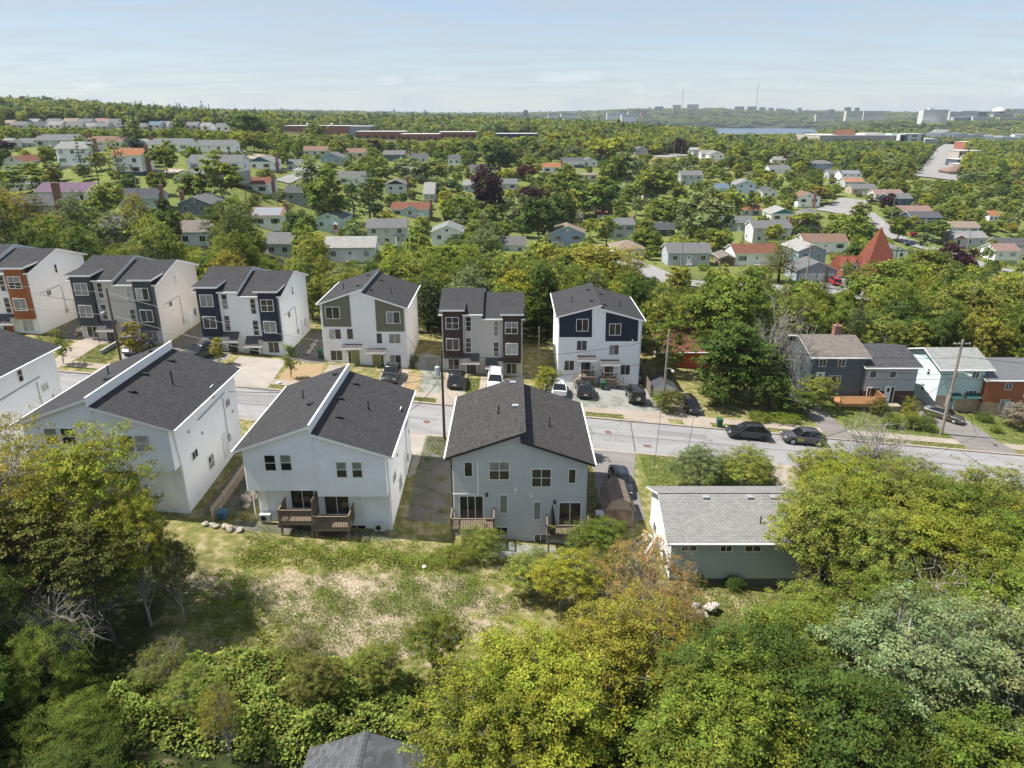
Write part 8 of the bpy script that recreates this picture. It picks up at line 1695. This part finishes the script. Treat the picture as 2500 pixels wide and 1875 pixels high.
for (ti, ki, zn), lst in zones.items():
    lst.sort(key=lambda t_: t_['px'])
    for i, t_ in enumerate(lst):
        base = '%s %s %s %s' % (TW[ti], KW[ki], 'conifer' if ki in ('spruce','pine') else 'bush' if ki == 'shrub' else 'tree', zn)
        t_['label'] = base if len(lst) == 1 else base+(', leftmost one' if i == 0 else ', %s from left' % ORD[i])
seen = set()
for t_ in IND:
    assert t_['label'] not in seen, t_['label']; seen.add(t_['label'])
JR = random.Random(3)
def jitter(c): 
    k = JR.uniform(.86, 1.14); h = JR.uniform(-.06, .06); return (c[0]*k*(1+h), c[1]*k, c[2]*k*(1-h))
for t_ in IND:
    lod = 'A' if t_['y'] < 64 else 'B' if t_['y'] < 175 else 'C'
    var = JR.randrange(3 if lod != 'A' else 2 if t_['kind'] in ('maple','loose','bronze') else 1)
    tm, cm, rc, V, mb, cl = proto(t_['kind'], lod, var); ki = t_['kind']
    nm = 'conifer' if ki in ('spruce','pine') else 'shrub' if ki == 'shrub' or (ki == 'slim' and t_['H'] < 3.5) else 'tree'
    o = thing(nm, t_['label'], dict(conifer='conifer', shrub='shrub', tree='tree')[nm], (t_['x'], t_['y'], t_['z']-.05), JR.uniform(0, 6.28), dict(conifer='conifers', shrub='garden shrubs', tree='broadleaf trees')[nm])
    sx, sz = t_['R']/rc, t_['H']/10.0
    for nme, me in (('trunk', tm), ('crown', cm)):
        if me is None: continue
        c = link_obj(nme, me, o); c.scale = (sx*JR.uniform(.93,1.07), sx*JR.uniform(.93,1.07), sz)
        if nme == 'crown': c['tint'] = jitter(TINT[t_['tint']])
# ------------------------------------------------------------------ all the other trees: one wood
PT = []                                                      # x,y,z, sx, sz, rot, idx, tint
WK = ['maple','loose','slim','shrub','bronze','spruce','pine']
wcol = bpy.data.collections.new('wood_prototypes'); WIDX = {}
def wood_proto(kind, lod, var):
    k = (kind, lod, var)
    if k not in WIDX:
        tm, cm, rc, V, mb, cl = proto(kind, lod, var)
        n = len(V); Fv = [tuple(range(4*i, 4*i+4)) for i in range(n//4)]; Vv = [tuple(p) for p in V]; mi = [0]*len(Fv)
        Fv += [tuple(i+n for i in f_) for f_ in mb.f]; Vv += mb.v; mi += [1]*len(mb.f)
        me = mesh_from(np.array(Vv), Fv, 'wood_tree', [LEAF, BARK], mi); set_clump(me, cl)
        o = OBJ.new('w%03d' % len(WIDX), me); wcol.objects.link(o); WIDX[k] = (len(WIDX), rc)
    return WIDX[k]
for t_ in REST:
    lod = 'B' if t_['y'] < 120 else 'C'; i, rc = wood_proto(t_['kind'] if t_['kind'] != 'bare' else 'loose', lod, JR.randrange(3)); PT.append((t_['x'], t_['y'], t_['z']-.05, t_['R']/rc, t_['H']/10, JR.uniform(0,6.28), i, *[1.12*v_ for v_ in jitter(TINT[t_['tint']])]))
wr = np.random.default_rng(99)
KEEP += [(1750,1995,312,326,3200)]
KP = np.array(KEEP)
for (y0, y1, area, rlo, rhi, hlo, hhi, lod) in ((440,800,30,3.0,4.6,6.5,11,'C'),(800,1500,100,4.5,7,7,11,'D'),(1500,2600,330,8,13,8,12,'D'),(2600,5400,1300,18,28,10,15,'D')):
    n = int(.80*(y1*y1-y0*y0)/area); y = np.sqrt(wr.uniform(y0*y0, y1*y1, n)); x = wr.uniform(-1, 1, n)*(.78*y+10); z = ground(x, y)
    Rr = wr.uniform(rlo, rhi, n)*np.exp(wr.normal(0, .28, n)); H = wr.uniform(hlo, hhi, n)*np.exp(wr.normal(0, .16, n))
    dz = z+H-CZ; d = y*CT-dz*ST; cxp = 1250+F*x/d; top = 937.5-F*(y*ST+dz*CT)/d; dz0 = z-CZ; d0 = y*CT-dz0*ST; bot = 937.5-F*(y*ST+dz0*CT)/d0; rp = Rr*F/d*.7
    ok = z > -19.0
    for (a, b, c, e, dk) in KP:
        ok &= ~((cxp+rp > a) & (cxp-rp < b) & (top < e) & (bot > c+1) & (d < dk+2))
    if y0 < 1000:
        for p_ in ROAD_XY: ok &= np.hypot(x-p_[0], y-p_[1]) > 9
        rb_ = np.array(ROADS[0])                                  # keep the wide road in sight
        for p_ in rb_:
            q_ = pxl(p_[0], p_[1], gz(*p_)); ok &= ~((abs(cxp-q_[0]) < 14*F/q_[2]) & (top < q_[1]+1) & (bot > q_[1]-1) & (d < q_[2]))
        ok &= (np.hypot(HXY[:,0][:,None]-x[None], HXY[:,1][:,None]-y[None]) > 10).all(0)
    for i in np.nonzero(ok)[0]:
        nz_ = math.sin(x[i]*.011+1.3)*math.sin(y[i]*.006+.4)+.5*math.sin(x[i]*.031+y[i]*.017); r_ = wr.random()
        con = r_ < (.16+.22*max(0, nz_) + (.25 if y[i] > 900 and x[i] < 200 else 0)); k = ('spruce' if wr.random() < .7 else 'pine') if con else ('maple' if wr.random() < .5 else 'loose')
        ti = 'spruce' if con else ['green','light','dark','yellow','green','light','willow'][int(wr.integers(7))]
        idx, rc = wood_proto(k, lod, int(wr.integers(3))); cc = tuple(1.22*v_ for v_ in jitter(TINT[ti])); PT.append((x[i], y[i], z[i]-.2, Rr[i]/rc*(1.0 if not con or y[i] > 1500 else .75), H[i]/10*(1.15 if con else 1), wr.uniform(0, 6.28), idx, *cc))
PT = np.array(PT)
def scatter(name, P_, coll, label):
    me = bpy.data.meshes.new(name); n = len(P_); me.vertices.add(n); me.vertices.foreach_set('co', P_[:,:3].astype(np.float32).ravel())
    a = me.attributes.new('scl', 'FLOAT_VECTOR', 'POINT'); a.data.foreach_set('vector', np.stack([P_[:,3],P_[:,3],P_[:,4]],1).astype(np.float32).ravel())
    a = me.attributes.new('rotz', 'FLOAT_VECTOR', 'POINT'); a.data.foreach_set('vector', np.stack([0*P_[:,5],0*P_[:,5],P_[:,5]],1).astype(np.float32).ravel())
    a = me.attributes.new('idx', 'INT', 'POINT'); a.data.foreach_set('value', P_[:,6].astype(np.int32))
    a = me.attributes.new('tint', 'FLOAT_COLOR', 'POINT'); a.data.foreach_set('color', np.concatenate([P_[:,7:10], np.ones((n,1))],1).astype(np.float32).ravel())
    o = link_obj(name, me); ng = bpy.data.node_groups.new(name, 'GeometryNodeTree')
    ng.interface.new_socket('Geometry', in_out='INPUT', socket_type='NodeSocketGeometry'); ng.interface.new_socket('Geometry', in_out='OUTPUT', socket_type='NodeSocketGeometry')
    gi, go = ng.nodes.new('NodeGroupInput'), ng.nodes.new('NodeGroupOutput'); ci = ng.nodes.new('GeometryNodeCollectionInfo'); ci.inputs['Collection'].default_value = coll; ci.inputs['Separate Children'].default_value = True; ci.inputs['Reset Children'].default_value = True
    ip = ng.nodes.new('GeometryNodeInstanceOnPoints'); ip.inputs['Pick Instance'].default_value = True
    def na(nm, dt):
        q_ = ng.nodes.new('GeometryNodeInputNamedAttribute'); q_.data_type = dt; q_.inputs['Name'].default_value = nm; return q_
    mp_ = ng.nodes.new('GeometryNodeMeshToPoints')
    ng.links.new(gi.outputs[0], mp_.inputs[0]); ng.links.new(mp_.outputs[0], ip.inputs['Points']); ng.links.new(ci.outputs[0], ip.inputs['Instance'])
    ng.links.new(na('idx','INT').outputs[0], ip.inputs['Instance Index']); ng.links.new(na('rotz','FLOAT_VECTOR').outputs[0], ip.inputs['Rotation']); ng.links.new(na('scl','FLOAT_VECTOR').outputs[0], ip.inputs['Scale']); ng.links.new(ip.outputs[0], go.inputs[0])
    md = o.modifiers.new('scatter', 'NODES'); md.node_group = ng; tag(o, label, kind='stuff'); return o
scatter('woodland', PT, wcol, 'woods and garden trees covering the hillsides to the horizon')
# ------------------------------------------------------------------ undergrowth
def leaf_stuff(name, P_, Nn, size, tint, label, rng, ratio=.7, fold=.15):
    V = leaf_arrays(P_, Nn, size, rng, ratio, fold); me = mesh_from(V, np.arange(len(V)).reshape(-1,4), name, LEAF); set_clump(me, np.clip(.5+.35*np.sin(P_[:,0]*2.3+np.sin(P_[:,1]*1.7))*np.sin(P_[:,1]*2.6)+.25*rng.normal(size=len(P_)), 0, 1)); o = link_obj(name, me); o['tint'] = tint; return tag(o, label, kind='stuff')
ur = np.random.default_rng(17)
def thicket(name, poly, n, hlo, hhi, leaf, tint, label, lump=1.6, hole=.25):
    xs = [p[0] for p in poly]; ys = [p[1] for p in poly]; x = ur.uniform(min(xs), max(xs), n*3); y = ur.uniform(min(ys), max(ys), n*3); k = in_poly(x, y, poly); x, y = x[k][:n], y[k][:n]
    nz_ = (np.sin(x*lump+1.1*np.sin(y*1.3))*np.sin(y*lump*1.15+np.sin(x*.9))+.6*np.sin(x*2.9+y*.7)*np.sin(y*3.3-x*.4)+1.6)/3.2; edge = np.clip(-poly_dist(x, y, poly)/1.2, .25, 1)
    top = (hlo+(hhi-hlo)*nz_)*edge; f_ = ur.random(len(x))**.45; z = ground(x, y)+top*f_
    Nn = nrm(np.stack([.35*np.cos(x*lump*2), .35*np.sin(y*lump*2), np.ones_like(x)], 1)+ur.normal(size=(len(x),3))*.42)
    keep = ((nz_ > hole) | (ur.random(len(x)) < .35)) & (ur.random(len(x)) < np.clip((-poly_dist(x, y, poly)+.3*np.sin(x*3.1+y*2.3))/2.2, .03, 1)**.8)
    leaf_stuff(name, np.stack([x,y,z],1)[keep], Nn[keep], leaf*ur.uniform(.6,1.35,keep.sum()), tint, label, ur, .8)
KN = [(-22.5,28.6),(-20.3,31.8),(-18.6,33.4),(-13.6,34.6),(-10.8,33.6),(-8.6,34.2),(-5.6,33.4),(-4.2,30.5),(-4.4,27.4),(-7.0,27.6),(-10.0,26.0),(-13.5,26.4),(-17.0,26.6),(-20,27)]
thicket('knotweed', KN, 46000, .5, 2.3, .18, TINT['knot'], 'dense bright green knotweed thicket left of the hut roof', 1.6, .38)
thicket('undergrowth', KN, 12000, .4, 2.0, .14, TINT['olive'], 'dry olive weeds mixed into the knotweed', 2.3, .5)
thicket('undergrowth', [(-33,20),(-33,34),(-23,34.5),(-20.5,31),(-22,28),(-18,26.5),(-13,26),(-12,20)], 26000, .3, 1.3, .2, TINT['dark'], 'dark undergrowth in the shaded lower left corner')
thicket('undergrowth', [(1,20),(-2,26),(-1,33),(2,37.5),(6,40.5),(10,41.5),(15,37.5),(24,41),(40,44),(40,20)], 42000, .3, 1.5, .24, TINT['green'], 'green undergrowth beneath the right hand trees')
thicket('rough_growth', [(-20,41.5),(-20,46),(-9,46.2),(-5,46.4),(-4,44.2),(1,43.6),(1,42.6),(-4,42.8),(-12,42.8)], 24000, .02, .30, .12, TINT['light'], 'rough green growth between the houses and the bare earth', 1.1, .45)
thicket('rough_growth', [(-20.5,36.2),(-21,40),(-16.5,38.6),(-13.5,36),(-14,33.8),(-18,34)], 12000, .02, .28, .12, TINT['light'], 'rough green growth at the left of the bare earth', 1.3, .45)
# tufts and weeds on the bare earth
tp_ = []; tn_ = []; ts_ = []
for _ in range(820):
    x, y = ur.uniform(-22, 3), ur.uniform(33.2, 43)
    if not in_poly(np.array([x]), np.array([y]), DIRT)[0]: continue
    m = int(ur.integers(14, 60)) if ur.random() < .78 else int(ur.integers(150, 500)); s_ = .05+.045*math.sqrt(m)*.55
    o_ = ur.normal(size=(m,3))*np.array([s_,s_,s_*.5]); P_ = np.stack([x+o_[:,0], y+o_[:,1], gz(x, y)+np.abs(o_[:,2])+.03], 1); tp_.append(P_); tn_.append(nrm(np.array([0,0,.8])+ur.normal(size=(m,3))*.6)); ts_.append(ur.uniform(.06,.15,m))
for (xa, xb, ya, yb, nn) in ((-8.6,-5.0,50,65,90),(-24,-20.6,48,65,110),(4,17.4,77,84.8,60),(-45,-35,77,84,80),(-11,-8.6,77,92,50),(-9,-5,43,47,60),(-20,-9,43,47.5,160),(-4,6,43.5,47.8,60)):
    for _ in range(nn):
        x, y = ur.uniform(xa, xb), ur.uniform(ya, yb); m = int(ur.integers(10, 70)); s_ = .05+.03*math.sqrt(m); o_ = ur.normal(size=(m,3))*np.array([s_,s_,s_*.5]); tp_.append(np.stack([x+o_[:,0], y+o_[:,1], gz(x, y)+np.abs(o_[:,2])+.03], 1)); tn_.append(nrm(np.array([0,0,.8])+ur.normal(size=(m,3))*.6)); ts_.append(ur.uniform(.06,.15,m))
leaf_stuff('weeds', np.concatenate(tp_), np.concatenate(tn_), np.concatenate(ts_), (.175,.225,.042), 'scattered weeds and grass tufts on the bare earth', ur, .45)
# grass blades on lawns and verges
gx = []; 
for poly, n in (([(12.8,57.2),(12.8,65.2),(26,65.2),(24.8,57.4)],9000),([(-50,75.0),(-50,75.3),(-46.5,75.3),(-46.5,75.0)],300),([(-50,77.2),(-50.3,83),(-49,83.6),(-46.9,82.2),(-46.5,77.2)],2500),([(-11.4,74.15),(-11.4,75.3),(-8.7,75.3),(-8.7,74.15)],500),([(8.4,74.15),(8.4,75.3),(12.7,75.3),(12.7,74.15)],500),([(-5.4,77.2),(-5.6,83),(-4.0,83),(-4.0,77.2)],1200),([(39.8,77.2),(41,86),(52,84),(52.4,77.2)],6000),([(59,77.2),(59,86),(72,86),(72,77.2)],6000),([(22.9,74.15),(22.9,75.3),(36,75.3),(36,74.15)],1200),([(39.5,74.15),(39.5,75.3),(52.4,75.3),(52.4,74.15)],1500),([(-8.4,62),(-8.4,65.2),(-6,65.2),(-5.2,60)],1200),([(6.2,52),(6.6,64),(7.8,65),(7.6,54)],1500),([(15,38.5),(13,42),(15,44.4),(23,44.4),(22,40)],5000),([(-33.2,74.15),(-40,74.15),(-40,75.3),(-33.2,75.3)],500),([(-27,74.15),(-27,75.3),(-23,75.3),(-23,74.15)],400),([(-58,82.9),(-58.6,85.4),(-53.6,83.4),(-53.6,80.8)],1500)):
    xs = [p[0] for p in poly]; ys = [p[1] for p in poly]; x = ur.uniform(min(xs), max(xs), n*3); y = ur.uniform(min(ys), max(ys), n*3); k = in_poly(x, y, poly); gx.append(np.stack([x[k][:n], y[k][:n]], 1))
gx = np.concatenate(gx); gzv = ground(gx[:,0], gx[:,1])+.04
leaf_stuff('lawn_grass', np.concatenate([gx, gzv[:,None]], 1), nrm(np.array([0,0,.7])+ur.normal(size=(len(gx),3))*.7), ur.uniform(.08,.2,len(gx)), (.15,.19,.045), 'short grass on the lawns and verges along the street', ur, .4)
# ------------------------------------------------------------------ air
HAZE = True
if HAZE:
    mb = MB().box(-6500,-60,-40,6500,9500,95); o = mb.build('haze', None); m = bpy.data.materials.new('haze_air'); m.use_nodes = True; nt = m.node_tree; nt.nodes.clear(); out = N(nt, 'ShaderNodeOutputMaterial')
    pv = N(nt, 'ShaderNodeVolumePrincipled'); pv.inputs['Density'].default_value = .000085; pv.inputs['Color'].default_value = (.78,.88,1.0,1); pv.inputs['Anisotropy'].default_value = .2; LK(nt, pv, 0, out, 'Volume')
    o.data.materials.clear(); o.data.materials.append(m); tag(o, 'thin blue haze in the distance', kind='stuff')
